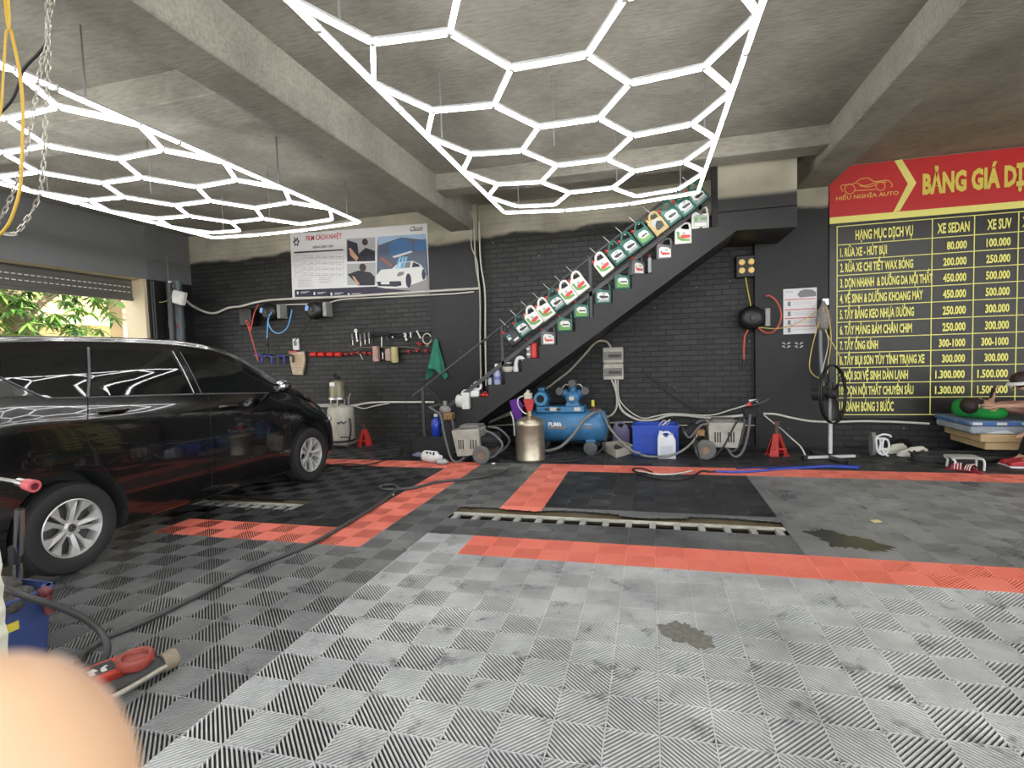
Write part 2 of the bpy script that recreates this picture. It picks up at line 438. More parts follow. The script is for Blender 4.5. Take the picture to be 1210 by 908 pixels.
for a, b in ((XL, -5.2), (-3.536, -1.868), (1.051, XR)): bedrect(a, b, 4.50, 4.91)
mb.b2((XL, YF, -.3), (XR, YB+.2, -.25))
struct(mb.build('floor_bed', bed))
mb = MB(); mb.b2((6.55, YF, -.02), (XR, YB, 0)); struct(mb.build('floor_bounce_strip', mat('pale_floor', (.45, .44, .41), .7, noise=.2)))  # unseen pale floor added to bounce sunlight up to the right ceiling bay
for k_, (pts_, lb_) in enumerate((([(952, 629), (975, 626), (1000, 633), (1022, 637), (1050, 646), (1040, 652), (1010, 648), (985, 646), (968, 636)], 'dark wet patch on the grey tiles right of the floor drain'), ([(775, 741), (800, 735), (820, 742), (838, 752), (846, 765), (828, 768), (812, 760), (795, 757)], 'small brownish stain on the pale tiles in the middle foreground'))):
    mb = MB(); q_ = [at(a_, b_, z=.0006) for a_, b_ in pts_]; q_ = catmull(q_+[q_[0]], 7)[:-1]; c__ = sum(q_, Vector())/len(q_); random.seed(k_)
    q_ = [c__+(v_-c__)*(1+random.uniform(-.16, .16)) for v_ in q_]; mb.plate(q_, (0, 0, 1), .0006); tag(mb.build('floor_stain', mat('stain_dark', (.035, .035, .034), .25) if k_ == 0 else mat('stain_brown', (.20, .19, .16), .5, noise=.6, nscale=30)), lb_, 'stain')
# drain trenches with concrete ribs, the torn mat edge hanging over them
trench = mat('wet_concrete', (.16, .125, .075), .25, noise=.4, nscale=3)
rib = mat('concrete_rib', (.36, .36, .34), .7, noise=.3)
def drain(name, x0, x1, label, n):
    t = thing(name, label, 'drain', ((x0+x1)/2, 4.7, -.07))
    m_ = MB(); m_.b2((x0, 4.72, -.06), (x1, 4.93, -.025)); m_.build('ledge', trench, t)
    m_ = MB(); m_.b2((x0, 4.67, -.028), (x1, 4.725, -.006), bev=.006); m_.build('rail', mat('pale_concrete', (.52, .5, .42), .6, noise=.4, nscale=6), t)
    for i in range(n):
        x = x0+.06+(x1-x0-.12)*i/(n-1); m_ = MB(); m_.b2((x-.026, 4.47, -.04), (x+.026, 4.675, -.004), bev=.004)
        m_.build('grate_bar', rib, t)
drain('floor_drain', -1.868, 1.051, 'long open floor drain with concrete ribs in middle of the tiled floor', 15)
drain('floor_drain', -5.2, -3.54, 'open floor drain with concrete ribs under the black car', 11)
random.seed(3)
def torn(x0, x1, k):
    m_ = MB(); pts = []
    n = int((x1-x0)/.02)
    for i in range(n+1):
        x = x0+(x1-x0)*i/n
        pts.append((x, 4.87-.03*math.sin(x*5+k)+random.uniform(-.012, .012)-(.05 if -.3 < x < .3 else 0)))
    for i in range(n):
        (a, ya), (b, yb) = pts[i], pts[i+1]
        m_.plate([(a, ya, -.004), (b, yb, -.004), (b, 4.95, .002), (a, 4.95, .002)], (0, 0, 1), .004)
    return m_
for x0, x1, mm, nm in ((-1.868, -1.451, wet_tile, 0), (-1.451, -1.034, red_tile, 1), (-1.034, 1.051, wet_tile, 2), (-5.2, -3.9, black_tile, 3)):
    o = torn(x0, x1, nm).build('floor_torn_edge', mm); struct(o)
mb = MB(); mb.b2((XL-40, YF-30, -.12), (XR+30, YF, -.02)); mb.b2((XL-40, YF, -.12), (XL, 30, -.02)); mb.b2((XR, YF, -.12), (XR+30, 30, -.02))
struct(mb.build('ground_outside', mat('paving', (.5, .48, .44), .8, noise=.3, nscale=2)))

# --- ceiling slab and beams
mb = MB(); mb.b2((XL-.4, YF, ZC), (XR+.3, YB+.3, ZC+.25)); struct(mb.build('ceiling', CONC))
def beam(n, a, b):
    m_ = MB(); m_.b2(a, b, bev=.012); o = m_.build(n, CONC); return struct(o)
beam('beam_left', (-3.24, YF, 3.60), (-2.84, YB, ZC+.01))
beam('beam_right', (2.03, YF, 3.72), (2.47, 8.5, ZC+.01))
beam('beam_cross_left', (XL, 3.78, 3.76), (-3.2, 4.33, ZC+.01))
beam('beam_cross_middle', (-2.86, 6.95, 3.80), (2.05, 7.3, ZC+.01))
# --- walls
def wall(n, a, b, m_):
    q = MB(); q.b2(a, b); o = q.build(n, m_, loc=(0, 0, 0)); return struct(o)
wall('wall_back', (XL-.3, YB, -.05), (XR, YB+.25, ZC), WALLB)
wall('pillar_middle', (-3.66, YB-.10, -.02), (-2.76, YB+.1, ZC), WALLP)
wall('pillar_right', (1.50, YB-.12, -.02), (2.46, YB+.1, ZC), WALLP)
wall('wall_right', (XR, 5.2, -.05), (XR+.25, YB+.25, ZC), WALLP)
wall('pillar_front', (XR, YF, -.05), (XR+.25, YF+.4, ZC), WALLP)
wall('trim_2', (XR, YF, 3.6), (XR+.25, 5.2, ZC), CONC)
graypan = mat('grey_panel', (.20, .205, .21), .45)
wall('wall_left', (XL-.28, 7.66, -.05), (XL, YB, ZC), WALLP)
wall('wall_left_panel', (XL-.04, YF, 3.07), (XL, YB, ZC), graypan)
wall('trim_1', (XL-.5, YF, 3.07), (XL-.04, YB, 3.10), mat('cream_paint', (.66, .56, .38), .6))
wall('wall_left_return', (XL-.28, YF, -.05), (XL, -.2, 3.07), WALLP)
# roller shutter half down
sl = MB()
for i in range(7): sl.b2((XL-.34, -.2, 2.75+i*.075), (XL-.31, 7.66, 2.75+i*.075+.075), bev=.006)
sl.b2((XL-.36, -.2, 2.69), (XL-.29, 7.66, 2.75), bev=.008)
shut = sl.build('roller_shutter', mat('shutter_grey', (.13, .125, .11), .5)); tag(shut, 'grey roller shutter rolled most of the way up above the car', 'roller shutter')
mb = MB(); slot_light = mat('slot_light_paint', (.8, .82, .76), .5)  # daylight through the perforations put in as pale dashes on the slats
for r_ in range(2):
    y = 3.0
    while y < 7.55: mb.b2((XL-.308, y, 2.835+r_*.09), (XL-.3085+.004, y+.055, 2.85+r_*.09)); y += .085
mb.build('painted_slot_light', slot_light, shut)
jamb = MB(); jamb.b2((XL-.5, 7.60, -.05), (XL-.04, 7.72, 3.07)); struct(jamb.build('door_jamb', mat('cream_paint', (.66, .56, .38), .6)))
mb = MB()
for dy in (.0, .045): mb.b2((XL-.03, 7.70+dy, 0), (XL+.01, 7.72+dy, 3.05))
tag(mb.build('shutter_rail', alu), 'pale metal guide rail at edge of shutter opening', 'rail')

# --- stairs against the back wall
K = [( -2.318+.2612*k, 1.063+.1822*k) for k in range(-2, 12)]
poly = [(-3.57, -.01), (-3.57, .285), (-3.08, .285), (-3.08, .515), (K[0][0], .515)]
for x, z in K: poly += [(x, z), (x+.2612, z)]
poly += [(K[-1][0]+.2612, 3.25), (1.80, 3.25), (1.80, 2.98), (1.10, 3.0), (-2.66, .40), (-2.90, -.01)]
YS = 7.40
mb = MB(); mb.prism(poly, YS, YB-.01, 'y'); o = mb.build('staircase', STAIRM, loc=(0, 0, 0)); struct(o)
mb = MB(); mb.b2((.86, YS, 3.24), (1.80, YS+.12, ZC)); struct(mb.build('landing_wall', STAIRM, loc=(0, 0, 0)))
mb = MB(); mb.b2((.80, YS-.01, 3.07), (.87, YS+.08, ZC)); struct(mb.build('landing_post', blackm, loc=(0, 0, 0)))

# ================================================================== STAIR RAILING
rl = thing('stair_railing', 'dark steel stair railing with two sloping bars, hung with oil jugs', 'railing', (-1.3, YS+.03, .9))
def slope(off): return lambda x: .992+(x+3.585)*(3.45-.992)/(.80+3.585)*1.0+off
up = lambda x: 1.886+(x+2.121)*.682
lo = lambda x: .754+(x+2.957)*.716
mb = MB(); mb.tube([(-3.55, YS+.03, up(-3.55)), (.84, YS+.03, up(.84))], .017, 8, smooth=0); mb.build('handrail', dgrey, rl, 40)
mb = MB()
a, b = Vector((-2.96, YS+.03, lo(-2.96))), Vector((.84, YS+.03, lo(.84)))
ang = math.atan2(b.z-a.z, b.x-a.x)
mb.box((a+b)/2, ((b-a).length, .03, .055), rot=(0, -ang, 0)); mb.build('lower_bar', dgrey, rl)
for x, z0 in ((-3.38, .29), (-2.09, 1.063+.1822), (-.79, 1.063+.1822*5), (.66, 3.067)):
    mb = MB(); mb.b2((x-.02, YS+.015, z0), (x+.02, YS+.05, up(x))); mb.build('post', dgrey, rl)

# ================================================================== HEXAGON LIGHTS
led = mat("led_tube", (1, 1, 1), .5, emit=LED)
housing = mat('tube_housing', (.5, .51, .52), .4)
def hexlight(x0, dx, dy, yc, sag, label, zl=3.42, skew=0.0):
    """14 hexagons in three columns inside a rectangular frame, flat edges across"""
    t = thing('hexagon_light', label, 'ceiling light', (x0+dx, yc, zl))
    s = dx/1.5
    xc = x0+dx
    def W(p): return Vector((p[0]+skew*(p[1]-yc), p[1], zl-sag*max(0, 1-((p[0]-xc)/1.2)**2)))
    E = {}
    def edge(a, b):
        k = tuple(sorted(((round(a[0], 3), round(a[1], 3)), (round(b[0], 3), round(b[1], 3)))))
        E[k] = 1
    for c in range(3):
        n = 5 if c != 1 else 4
        for k in range(n):
            cx = x0+dx*c; cy = yc+(k-(n-1)/2)*dy
            v = [(cx-s, cy), (cx-s/2, cy+dy/2), (cx+s/2, cy+dy/2), (cx+s, cy), (cx+s/2, cy-dy/2), (cx-s/2, cy-dy/2)]
            for i in range(6): edge(v[i], v[(i+1) % 6])
    fx0, fx1 = x0-s, x0+2*dx+s; fy0, fy1 = yc-2.5*dy-.3, yc+2.5*dy+.3
    for i in range(5):
        a, b = fy0+(fy1-fy0)*i/5, fy0+(fy1-fy0)*(i+1)/5
        edge((fx0, a), (fx0, b)); edge((fx1, a), (fx1, b))
    for i in range(3):
        a, b = fx0+(fx1-fx0)*i/3, fx0+(fx1-fx0)*(i+1)/3
        edge((a, fy0), (b, fy0)); edge((a, fy1), (b, fy1))
    hs = MB(); seen = set()
    for (a, b) in E:
        A, B = W(a), W(b); d = (B-A).normalized()
        A2, B2 = A+d*.014, B-d*.014
        m_ = MB(); side = Vector((-d.y, d.x, 0)); up_ = d.cross(side) if d.cross(side).z > 0 else -d.cross(side)
        R = Matrix((d, side, up_)).transposed()
        m_.box((A2+B2)/2, ((B2-A2).length, .03, .026), rot=R, bev=.008)
        m_.build('light_tube', led, t)
        hs.box((A2+B2)/2+Vector((0, 0, .021)), ((B2-A2).length, .03, .018), rot=R)
        for q in (a, b):
            if q not in seen:
                seen.add(q); cn = MB(); cn.cyl(W(q)+Vector((0, 0, -.010)), W(q)+Vector((0, 0, .028)), .018, n=10); cn.build('corner_joint', white, t)
    hs.build('tube_housing', housing, t)
    for px_, py_ in ((fx0+.15, yc-1.6), (fx0+.1, yc+.1), (fx0+.2, fy1), (fx1-.1, yc-1.2), (fx1-.1, yc+.9), (fx1-.2, fy1), (xc-.2, yc+.5), (xc+.3, yc+1.8)):
        m_ = MB(); m_.cyl(W((px_, py_))+Vector((0, 0, .03)), (W((px_, py_)).x, py_, ZC), .008, n=6)
        m_.build('hanging_rod', grey, t)
    return t
hexlight(-1.36, .745, .935, 4.39, .06, 'large white hexagon light grid hanging in the middle of the ceiling', skew=-.012)
hexlight(4.05, .755, .862, 2.15, .03, 'white hexagon light grid hanging beyond the right ceiling beam')
hexlight(-5.93, .755, .862, 4.30, .03, 'white hexagon light grid hanging above the black car')

# ================================================================== CAR
paint = mat('black_car_paint', (.003, .003, .0035), .18, spec=.5, coat=1.0)
glass = mat('tinted_glass', (.006, .007, .007), .03, spec=.7)
wellm = mat('wheel_well', (.035, .037, .037), .7)
gap = mat('panel_gap', (.002, .002, .002), .8)
chrome_d = mat('window_trim', (.16, .16, .17), .3, .6)
CX = -4.97
ST = [(1.97, .66, 1.10, 1.42, .50, 1.48), (2.05, .78, 1.18, 1.58, .57, 1.64), (2.2, .85, 1.27, 1.66, .59, 1.73), (2.6, .885, 1.325, 1.70, .605, 1.765), (3.0, .89, 1.30, 1.715, .605, 1.782),
      (3.5, .89, 1.26, 1.715, .605, 1.785), (4.0, .89, 1.225, 1.70, .605, 1.78), (4.35, .89, 1.20, 1.665, .605, 1.76), (4.7, .89, 1.18, 1.585, .615, 1.69), (5.0, .89, 1.16, 1.445, .645, 1.56),
      (5.3, .885, 1.13, 1.27, .70, 1.38), (5.5, .88, 1.10, 1.16, .73, 1.26), (5.7, .873, 1.03, 1.07, .75, 1.19), (5.9, .86, .955, .985, .72, 1.13), (6.1, .83, .87, .90, .66, 1.05),
      (6.28, .76, .77, .80, .58, .95), (6.4, .64, .67, .71, .47, .84), (6.47, .46, .56, .60, .32, .70)]
SY = np.array([q[0] for q in ST]); SV = np.array([q[1:] for q in ST])
def station(y):
    i = int(np.clip(np.searchsorted(SY, y)-1, 0, len(SY)-2)); h = SY[i+1]-SY[i]; t = np.clip((y-SY[i])/h, 0, 1)
    def sl(j):
        if j == 0: return (SV[1]-SV[0])/(SY[1]-SY[0])
        if j == len(SY)-1: return (SV[-1]-SV[-2])/(SY[-1]-SY[-2])
        a = (SV[j]-SV[j-1])/(SY[j]-SY[j-1]); b = (SV[j+1]-SV[j])/(SY[j+1]-SY[j])
        return np.where(a*b > 0, 2*a*b/np.where(np.abs(a+b) < 1e-9, 1, a+b), 0)
    return (2*t**3-3*t*t+1)*SV[i]+(t**3-2*t*t+t)*h*sl(i)+(-2*t**3+3*t*t)*SV[i+1]+(t**3-t*t)*h*sl(i+1)
def section(y, n=5):
    w_, bl, zs, hs, zc = station(y); zb = .21; H = bl-zb
    P = [(0, zb), (w_*.5, zb), (w_-.12, zb+.005), (w_-.03, zb+.05), (w_-.004, zb+.2*H), (w_, zb+.38*H), (w_-.004, zb+.55*H), (w_-.014, zb+.70*H), (w_-.030, zb+.81*H), (w_-.062, zb+.9*H), (w_-.108, bl-.008),
         (w_-.116, bl+.012), (.55*(w_-.116)+.45*hs+.018, bl+.45*(zs-bl)), (hs+.02, zs-.03), (hs-.005, zs+.004), (hs-.07, zs+(zc-zs)*.5), (hs*.5, zc-.012), (0, zc)]
    return [(q.x, q.z) for q in catmull([(a, 0, b) for a, b in P], n)]
def car_surf(y, z):
    """x of the near side of the body at (y, z)"""
    s_ = section(y); best = None
    for (a, za), (b, zb_) in zip(s_, s_[1:]):
        if (za-z)*(zb_-z) <= 0 and abs(zb_-za) > 1e-9 and z > .3:
            best = a+(b-a)*(z-za)/(zb_-za)
    if best is None: best = max(s_, key=lambda q: q[1])[0] if z > 1.2 else s_[20][0]
    return CX+best
def pc(px, py):
    x = -4.15
    for _ in range(6):
        p = at(px, py, x=x); x = car_surf(p.y, p.z)
    return p.y, p.z
car = thing('car', 'glossy black minivan parked with its nose towards the brick wall', 'car', (CX, 4.2, 0))
ys = list(np.arange(1.97, 6.20, .03))+list(np.arange(6.2, 6.471, .02))
bm = bmesh.new(); rings = []
for y in ys:
    s_ = section(y); s2 = [(a, z) for a, z in s_]+[(-a, z) for a, z in s_[::-1][1:-1]]
    rings.append([bm.verts.new((CX+a, y, z)) for a, z in s2])
for A, B in zip(rings, rings[1:]):
    n = len(A)
    for i in range(n): bm.faces.new((A[i], A[(i+1) % n], B[(i+1) % n], B[i]))
bm.faces.new(rings[0][::-1]); bm.faces.new(rings[-1])
bmesh.ops.triangulate(bm, faces=[f for f in bm.faces if len(f.verts) > 4]); bmesh.ops.recalc_face_normals(bm, faces=bm.faces[:])
meb = bpy.data.meshes.new('bt'); bm.to_mesh(meb); bm.free(); ob = bpy.data.objects.new('bt', meb); COL.objects.link(ob)
AX = [(2.84, .335), (5.64, .335)]; RW = .335; RA = .415
cut = MB()
for ya, za in AX:
    for sgn in (1, -1): cut.cyl((CX+sgn*.60, ya, za+.01), (CX+sgn*1.1, ya, za+.01), RA, n=48)
oc = cut.build('bc', gap, loc=(0, 0, 0))
md = ob.modifiers.new('b', 'BOOLEAN'); md.operation = 'DIFFERENCE'; md.solver = 'EXACT'; md.object = oc
dg = bpy.context.evaluated_depsgraph_get(); dg.update()
res = bmesh.new(); res.from_mesh(ob.evaluated_get(dg).to_mesh())
bpy.data.objects.remove(ob); bpy.data.objects.remove(oc)
def region(c):
    if abs(c.x-CX) < .72 and c.z > .5 and c.z < 1.1: pass
    if c.x > CX+.6:
        for ya, za in AX:
            if math.hypot(c.y-ya, c.z-za-.01) < RA+.006: return 'body'
        zt = 1.9
        if 2.98 < c.y < 4.085 and c.z > .33 and c.x > CX+.62:
            lim = 2.98+max(0, (.90-c.z))*.55
            if c.y > lim: return 'rear_door'
        if 4.085 <= c.y < 5.22 and c.z > .33 and c.x > CX+.62: return 'front_door'
    return 'body'
parts_ = {'body': bmesh.new(), 'rear_door': bmesh.new(), 'front_door': bmesh.new()}
vm = {k: {} for k in parts_}
for f in res.faces:
    c = f.calc_center_median(); k = region(c); b_ = parts_[k]
    try:
        g = b_.faces.new([vm[k].setdefault(v, b_.verts.new(v.co)) if v not in vm[k] else vm[k][v] for v in f.verts])
    except ValueError: continue
    for ya, za in AX:
        if math.hypot(c.y-ya, c.z-za-.01) < RA-.002 or (abs(math.hypot(c.y-ya, c.z-za-.01)-RA) < .01 and abs(f.normal.x) < .3): g.material_index = 1
    g.smooth = True
cparts = {}
for k, b_ in parts_.items():
    loose = [v for v in b_.verts if not v.link_faces]
    bmesh.ops.delete(b_, geom=loose, context='VERTS')
    me = bpy.data.meshes.new(k); bmesh.ops.translate(b_, verts=b_.verts[:], vec=-Vector(car.location)); b_.to_mesh(me); b_.free()
    me.materials.append(paint); me.materials.append(wellm); me.set_sharp_from_angle(angle=math.radians(35))
    o = bpy.data.objects.new(k, me); COL.objects.link(o); o.parent = car; cparts[k] = o
res.free()
def side_panel(pxs, name, m_, parent, off=.004, n=10):
    """glass following the curved side, outlined by a polygon in (y, z)"""
    P = [pc(*q) for q in pxs] if len(pxs[0]) == 2 and pxs[0][0] > 20 or pxs[0][0] == 0 else pxs
    bm = bmesh.new(); f = bm.faces.new([bm.verts.new((0, a, b)) for a, b in P])
    bmesh.ops.triangulate(bm, faces=[f])
    for _ in range(4): bmesh.ops.subdivide_edges(bm, edges=[e for e in bm.edges if e.calc_length() > .05], cuts=1, use_grid_fill=False); bmesh.ops.triangulate(bm, faces=bm.faces[:])
    m_b = MB(); m_b.bm.free(); m_b.bm = bm
    for v in bm.verts: v.co.x = car_surf(v.co.y, v.co.z)+off
    r = bmesh.ops.extrude_face_region(bm, geom=bm.faces[:])
    for g in r['geom']:
        if isinstance(g, bmesh.types.BMVert): g.co.x -= .012
    return m_b.build(name, m_, parent, 35)
W1 = [(0, 426), (16.5, 420.5), (66, 414), (101.5, 412), (101, 469), (54.5, 470.5), (27, 459), (0, 446)]
W2 = [(107, 413), (150, 413.5), (200, 416.5), (227, 464), (107, 468)]
W3 = [(215, 418), (250, 423), (280, 432.5), (303, 443.5), (316, 463.5), (240, 465)]
side_panel(W1, 'quarter_window', glass, cparts['body'])
side_panel(W2, 'rear_window', glass, cparts['rear_door'])
side_panel(W3, 'front_window', glass, cparts['front_door'])
def sline(pxs, name, r, m_, parent, off=.004):
    pts = []
    for q in pxs:
        y, z = pc(*q); pts.append((y, z))
    P3 = []
    for (a, b), (c, d) in zip(pts, pts[1:]):
        for k in range(12): t = k/12; P3.append((a+(c-a)*t, b+(d-b)*t))
    P3.append(pts[-1])
    m_b = MB(); m_b.tube([(car_surf(y, z)+off, y, z) for y, z in P3], r, 6, smooth=0); return m_b.build(name, m_, parent, 60)
sline([(0, 446), (27, 459), (54.5, 471), (101, 470)], 'window_trim', .006, chrome_d, cparts['body'])
sline([(104, 411), (103.5, 470)], 'pillar_trim', .010, chrome_d, cparts['rear_door'])
sline([(104, 470), (228, 466)], 'window_trim', .007, chrome_d, cparts['rear_door'])
sline([(203.5, 415), (229, 465)], 'pillar_trim', .004, mat('bright_trim', (.5, .5, .5), .25, 1), cparts['rear_door'])
sline([(212.5, 416), (237.5, 465)], 'pillar_trim', .003, chrome_d, cparts['front_door'])
sline([(231, 466), (317, 464.5)], 'window_trim', .007, chrome_d, cparts['front_door'])
sline([(103.5, 471), (102, 505), (104, 522), (115, 542), (130, 563), (150, 604)], 'door_gap', .004, gap, cparts['rear_door'], 0)
sline([(246, 468), (248, 500), (250, 575)], 'door_gap', .004, gap, cparts['front_door'], 0)
sline([(330, 470), (342, 500), (343, 552)], 'door_gap', .004, gap, cparts['front_door'], 0)
def handle(px, py, L, parent):
    y, z = pc(px, py); m_b = MB()
    x = car_surf(y, z)
    m_b.tube([(x-.01, y-L/2, z), (x+.03, y-L/2+.03, z+.002), (x+.035, y, z), (x+.03, y+L/2-.03, z-.004), (x-.01, y+L/2, z-.006)], .014, 8); m_b.build('door_handle', paint, parent, 60)
handle(134, 485, .23, cparts['rear_door']); handle(270, 480, .22, cparts['front_door'])
# mirrors, lamps, grille, plates
for sgn, nm in ((1, 'door_mirror'), (-1, 'door_mirror')):
    mb = MB(); mb.ball((CX+sgn*1.0, 5.02, 1.225), .1, (1.0, .75, .72), 16); mb.tube([(CX+sgn*.80, 5.08, 1.16), (CX+sgn*.95, 5.05, 1.18)], .025, 8, smooth=0)
    o = mb.build(nm, paint, car, 60)
    mb = MB(); mb.ball((CX+sgn*1.0, 4.965, 1.225), .085, (.95, .35, .7), 14); mb.build('mirror_glass', mat('mirror', (.5, .52, .55), .05, 1), o, 60)
for sgn in (1, -1):
    mb = MB(); mb.ball((CX+sgn*.62, 6.30, .70), .13, (.9, .5, .45), 12); mb.build('headlamp', mat('lamp_glass', (.5, .52, .55), .08, .3), car, 60)
    mb = MB(); mb.box((CX+sgn*.70, 2.03, 1.08), (.14, .05, .34), bev=.02); mb.build('tail_lamp', mat('tail_red', (.3, .01, .01), .15), car)
mb = MB(); mb.box((CX, 6.455, .42), (.85, .05, .16), bev=.02); mb.build('grille', black, car)
mb = MB(); tb = bmesh.new(); rows = []
def top_z(y, dx):
    s_ = section(y)
    for (a, za), (b, zb_) in zip(s_[::-1], s_[::-1][1:]):
        if a <= dx <= b: return za+(zb_-za)*(dx-a)/max(1e-6, b-a)
    return s_[-1][1]
for i in range(15):
    y = 4.74+.86*i/14; wx = .56+.08*i/14
    rows.append([tb.verts.new((CX+wx*(2*j/16-1), y, top_z(y, abs(wx*(2*j/16-1)))+.004)) for j in range(17)])
for A, B in zip(rows, rows[1:]):
    for j in range(16): tb.faces.new((A[j], A[j+1], B[j+1], B[j]))
r_ = bmesh.ops.extrude_face_region(tb, geom=tb.faces[:])
for g in r_['geom']:
    if isinstance(g, bmesh.types.BMVert): g.co.z -= .012
mb.merge(tb); mb.build('windscreen', glass, car, 40)
mb = MB(); mb.box((CX, 4.0, .24), (1.5, 3.9, .12), bev=.02); mb.build('underbody', blackm, car)
# wheels: tyre > alloy rim with five split spokes > hub cap
alloy = mat('alloy_rim', (.62, .62, .6), .35, .45); alloyd = mat('alloy_dark', (.1, .1, .1), .5, .4); tyre = mat('tyre', (.02, .02, .021), .7, bump=.15, bscale=30)
def wheel(sgn, ya):
    Mx = Matrix.Translation((CX+sgn*.785, ya, RW)) @ Matrix.Rotation(sgn*PI/2, 4, 'Y') @ Matrix.Rotation(.3, 4, 'Z')
    m_b = MB(); m_b.lathe([(.205, -.10), (.28, -.105), (.315, -.095), (.332, -.06), (RW, -.02), (RW, .02), (.332, .06), (.315, .092), (.28, .1), (.225, .094), (.208, .08), (.205, -.10)], 56, Mx, cap=False)
    for k in range(3):
        z = -.04+k*.04; m_b.lathe([(RW-.001, z-.004), (RW+.0025, z-.012), (RW+.0025, z-.028), (RW-.001, z-.034)], 56, Mx, cap=False)
    ty = m_b.build('wheel', tyre, car, 40)
    m_b = MB(); m_b.lathe([(.212, .086), (.204, .09), (.196, .075), (.190, .02), (.190, -.08)], 56, Mx, cap=False)
    m_b.m(1).lathe([(.0, .0), (.19, -.005)], 40, Mx, cap=False); m_b.m(0)
    for k in range(5):
        a0 = 2*PI*k/5
        for sg in (1, -1):
            # each spoke is a facetted blade that widens to the rim
            ai = a0+sg*.16; ao = a0+sg*.33
            def P(r, a, z): return (r*math.cos(a), r*math.sin(a), z)
            t_ = bmesh.new()
            pts = [P(.045, a0+sg*.02, .062), P(.045, a0+sg*.55, .055), P(.125, ai+sg*.17, .066), P(.200, ao+sg*.13, .082), P(.200, a0+sg*.10, .082), P(.125, a0+sg*.09, .078)]
            A = [t_.verts.new(p) for p in pts]; B = [t_.verts.new((p[0], p[1], p[2]-.03)) for p in pts]
            t_.faces.new(A); t_.faces.new(B[::-1])
            for i in range(6): t_.faces.new((A[i], B[i], B[(i+1) % 6], A[(i+1) % 6]))
            bmesh.ops.triangulate(t_, faces=[f for f in t_.faces if len(f.verts) > 4]); bmesh.ops.recalc_face_normals(t_, faces=t_.faces[:])
            m_b.merge(t_, Mx)
    m_b.lathe([(.0, .07), (.03, .069), (.05, .06), (.055, .02)], 24, Mx, cap=False)
    for k in range(5):
        a = 2*PI*(k+.5)/5; c = Mx @ Vector((.057*math.cos(a), .057*math.sin(a), .045)); c2 = Mx @ Vector((.057*math.cos(a), .057*math.sin(a), .066)); m_b.cyl(c, c2, .011, n=8)
    rm = m_b.build('rim', [alloy, alloyd], ty, 25)
    m_b = MB(); m_b.lathe([(.0, .075), (.024, .074), (.03, .068), (.03, .06)], 20, Mx, cap=False); hc = m_b.build('hub_cap', black, ty, 40)
    m_b = MB()
    Mt = Matrix.Translation((CX+sgn*(.785+.0755), ya, RW)) @ Matrix.Rotation(sgn*PI/2, 4, 'Z') @ Matrix.Rotation(PI/2, 4, 'X')
    m_b.text('H', Mt @ Matrix.Translation((0, -.011, 0)), .022, align='CENTER', bold=.01, shear=.3, th=.002, xs=1.3)
    el = [(.026*math.cos(q*PI/10), .018*math.sin(q*PI/10), 0) for q in range(21)]
    m_b.tube([Mt @ Vector(p) for p in el[:-1]], .0022, 6, smooth=0, closed=True); m_b.build('emblem', steel, ty)
for sgn in (1, -1):
    for ya, _ in AX: wheel(sgn, ya)

# ================================================================== PRICE BOARD (right wall)
YW = YB-.02
def Mxz(x, y, z, s=1): return Matrix.Translation((x, y, z)) @ Matrix.Rotation(PI/2, 4, 'X')
bx0, bx1 = 2.50, 6.35
bd = thing('price_board', 'big red and black wall board of car wash prices in yellow letters', 'price board', ((bx0+bx1)/2, YW, .42))
k_ = (YW-.03)/8.5
def bp(px, py): p = at(px, py, y=YW-.03); return p.x, p.z
zr = bp(983, 262)[1]-.03      # lower edge of the red header
ztop = 4.0
mb = MB(); mb.b2((bx0, YW-.02, .42), (bx1, YW+.015, zr)); mb.build('table_panel', mat('board_black', (.018, .017, .014), .35, noise=.5, nscale=2), bd)
mb = MB(); mb.b2((bx0, YW-.022, zr+.07), (bx1, YW+.015, ztop)); mb.build('header_panel', mat('board_red', (.60, .022, .022), .45), bd)
mb = MB(); mb.b2((bx0, YW-.024, zr), (bx1, YW-.01, zr+.09))
chev = [(3.19, ztop), (3.29, ztop), (3.475, (zr+.09+ztop)/2), (3.24, zr+.09), (3.15, zr+.09), (3.375, (zr+.09+ztop)/2)]
chev = [bp(1057, 190), bp(1066, 188), bp(1083, 216), bp(1063.5, 249), bp(1055.5, 251), bp(1073, 217)]
mb.prism(chev, YW-.026, YW-.02, 'y'); mb.build('chevron_stripe', yellowp, bd)
tx = [bp(987.5, 268)[0]+.02, 3.755, 4.24, 4.73, 5.45, 6.25]
zt0 = bp(1100, 258.5)[1]; zt1 = bp(1040, 490.3)[1]
# row lines measured at the left border
rows_px = [268.1, 289.9, 308.0, 326.0, 344.3, 362.6, 381.3, 399.8, 417.4, 435.1, 453, 470.5, 490.3]
rz = [bp(987.8, q)[1] for q in rows_px]
lw = .0055
mb = MB()
for z in rz: mb.b2((tx[0], YW-.026, z-lw), (tx[-1], YW-.02, z+lw))
for x in tx: mb.b2((x-lw, YW-.0262, rz[-1]-lw), (x+lw, YW-.02, rz[0]+lw))
mb.build('table_lines', yellowp, bd)
mb = MB()
names = ['RỬA XE - HÚT BỤI', 'RỬA XE CHI TIẾT WAX BÓNG', 'DỌN NHANH  & DƯỠNG DA NỘI THẤT', 'VỆ SINH & DƯỠNG KHOANG MÁY', 'TẨY BĂNG KEO NHỰA ĐƯỜNG', 'TẨY MẢNG BÁM CHÂN CHIM', 'TẨY ỐNG KÍNH', 'TẨY BỤI SƠN TÙY TÌNH TRẠNG XE', 'NỘI SOI VỆ SINH DÀN LẠNH', 'DỌN NỘI THẤT CHUYÊN SÂU', 'ĐÁNH BÓNG 3 BƯỚC']
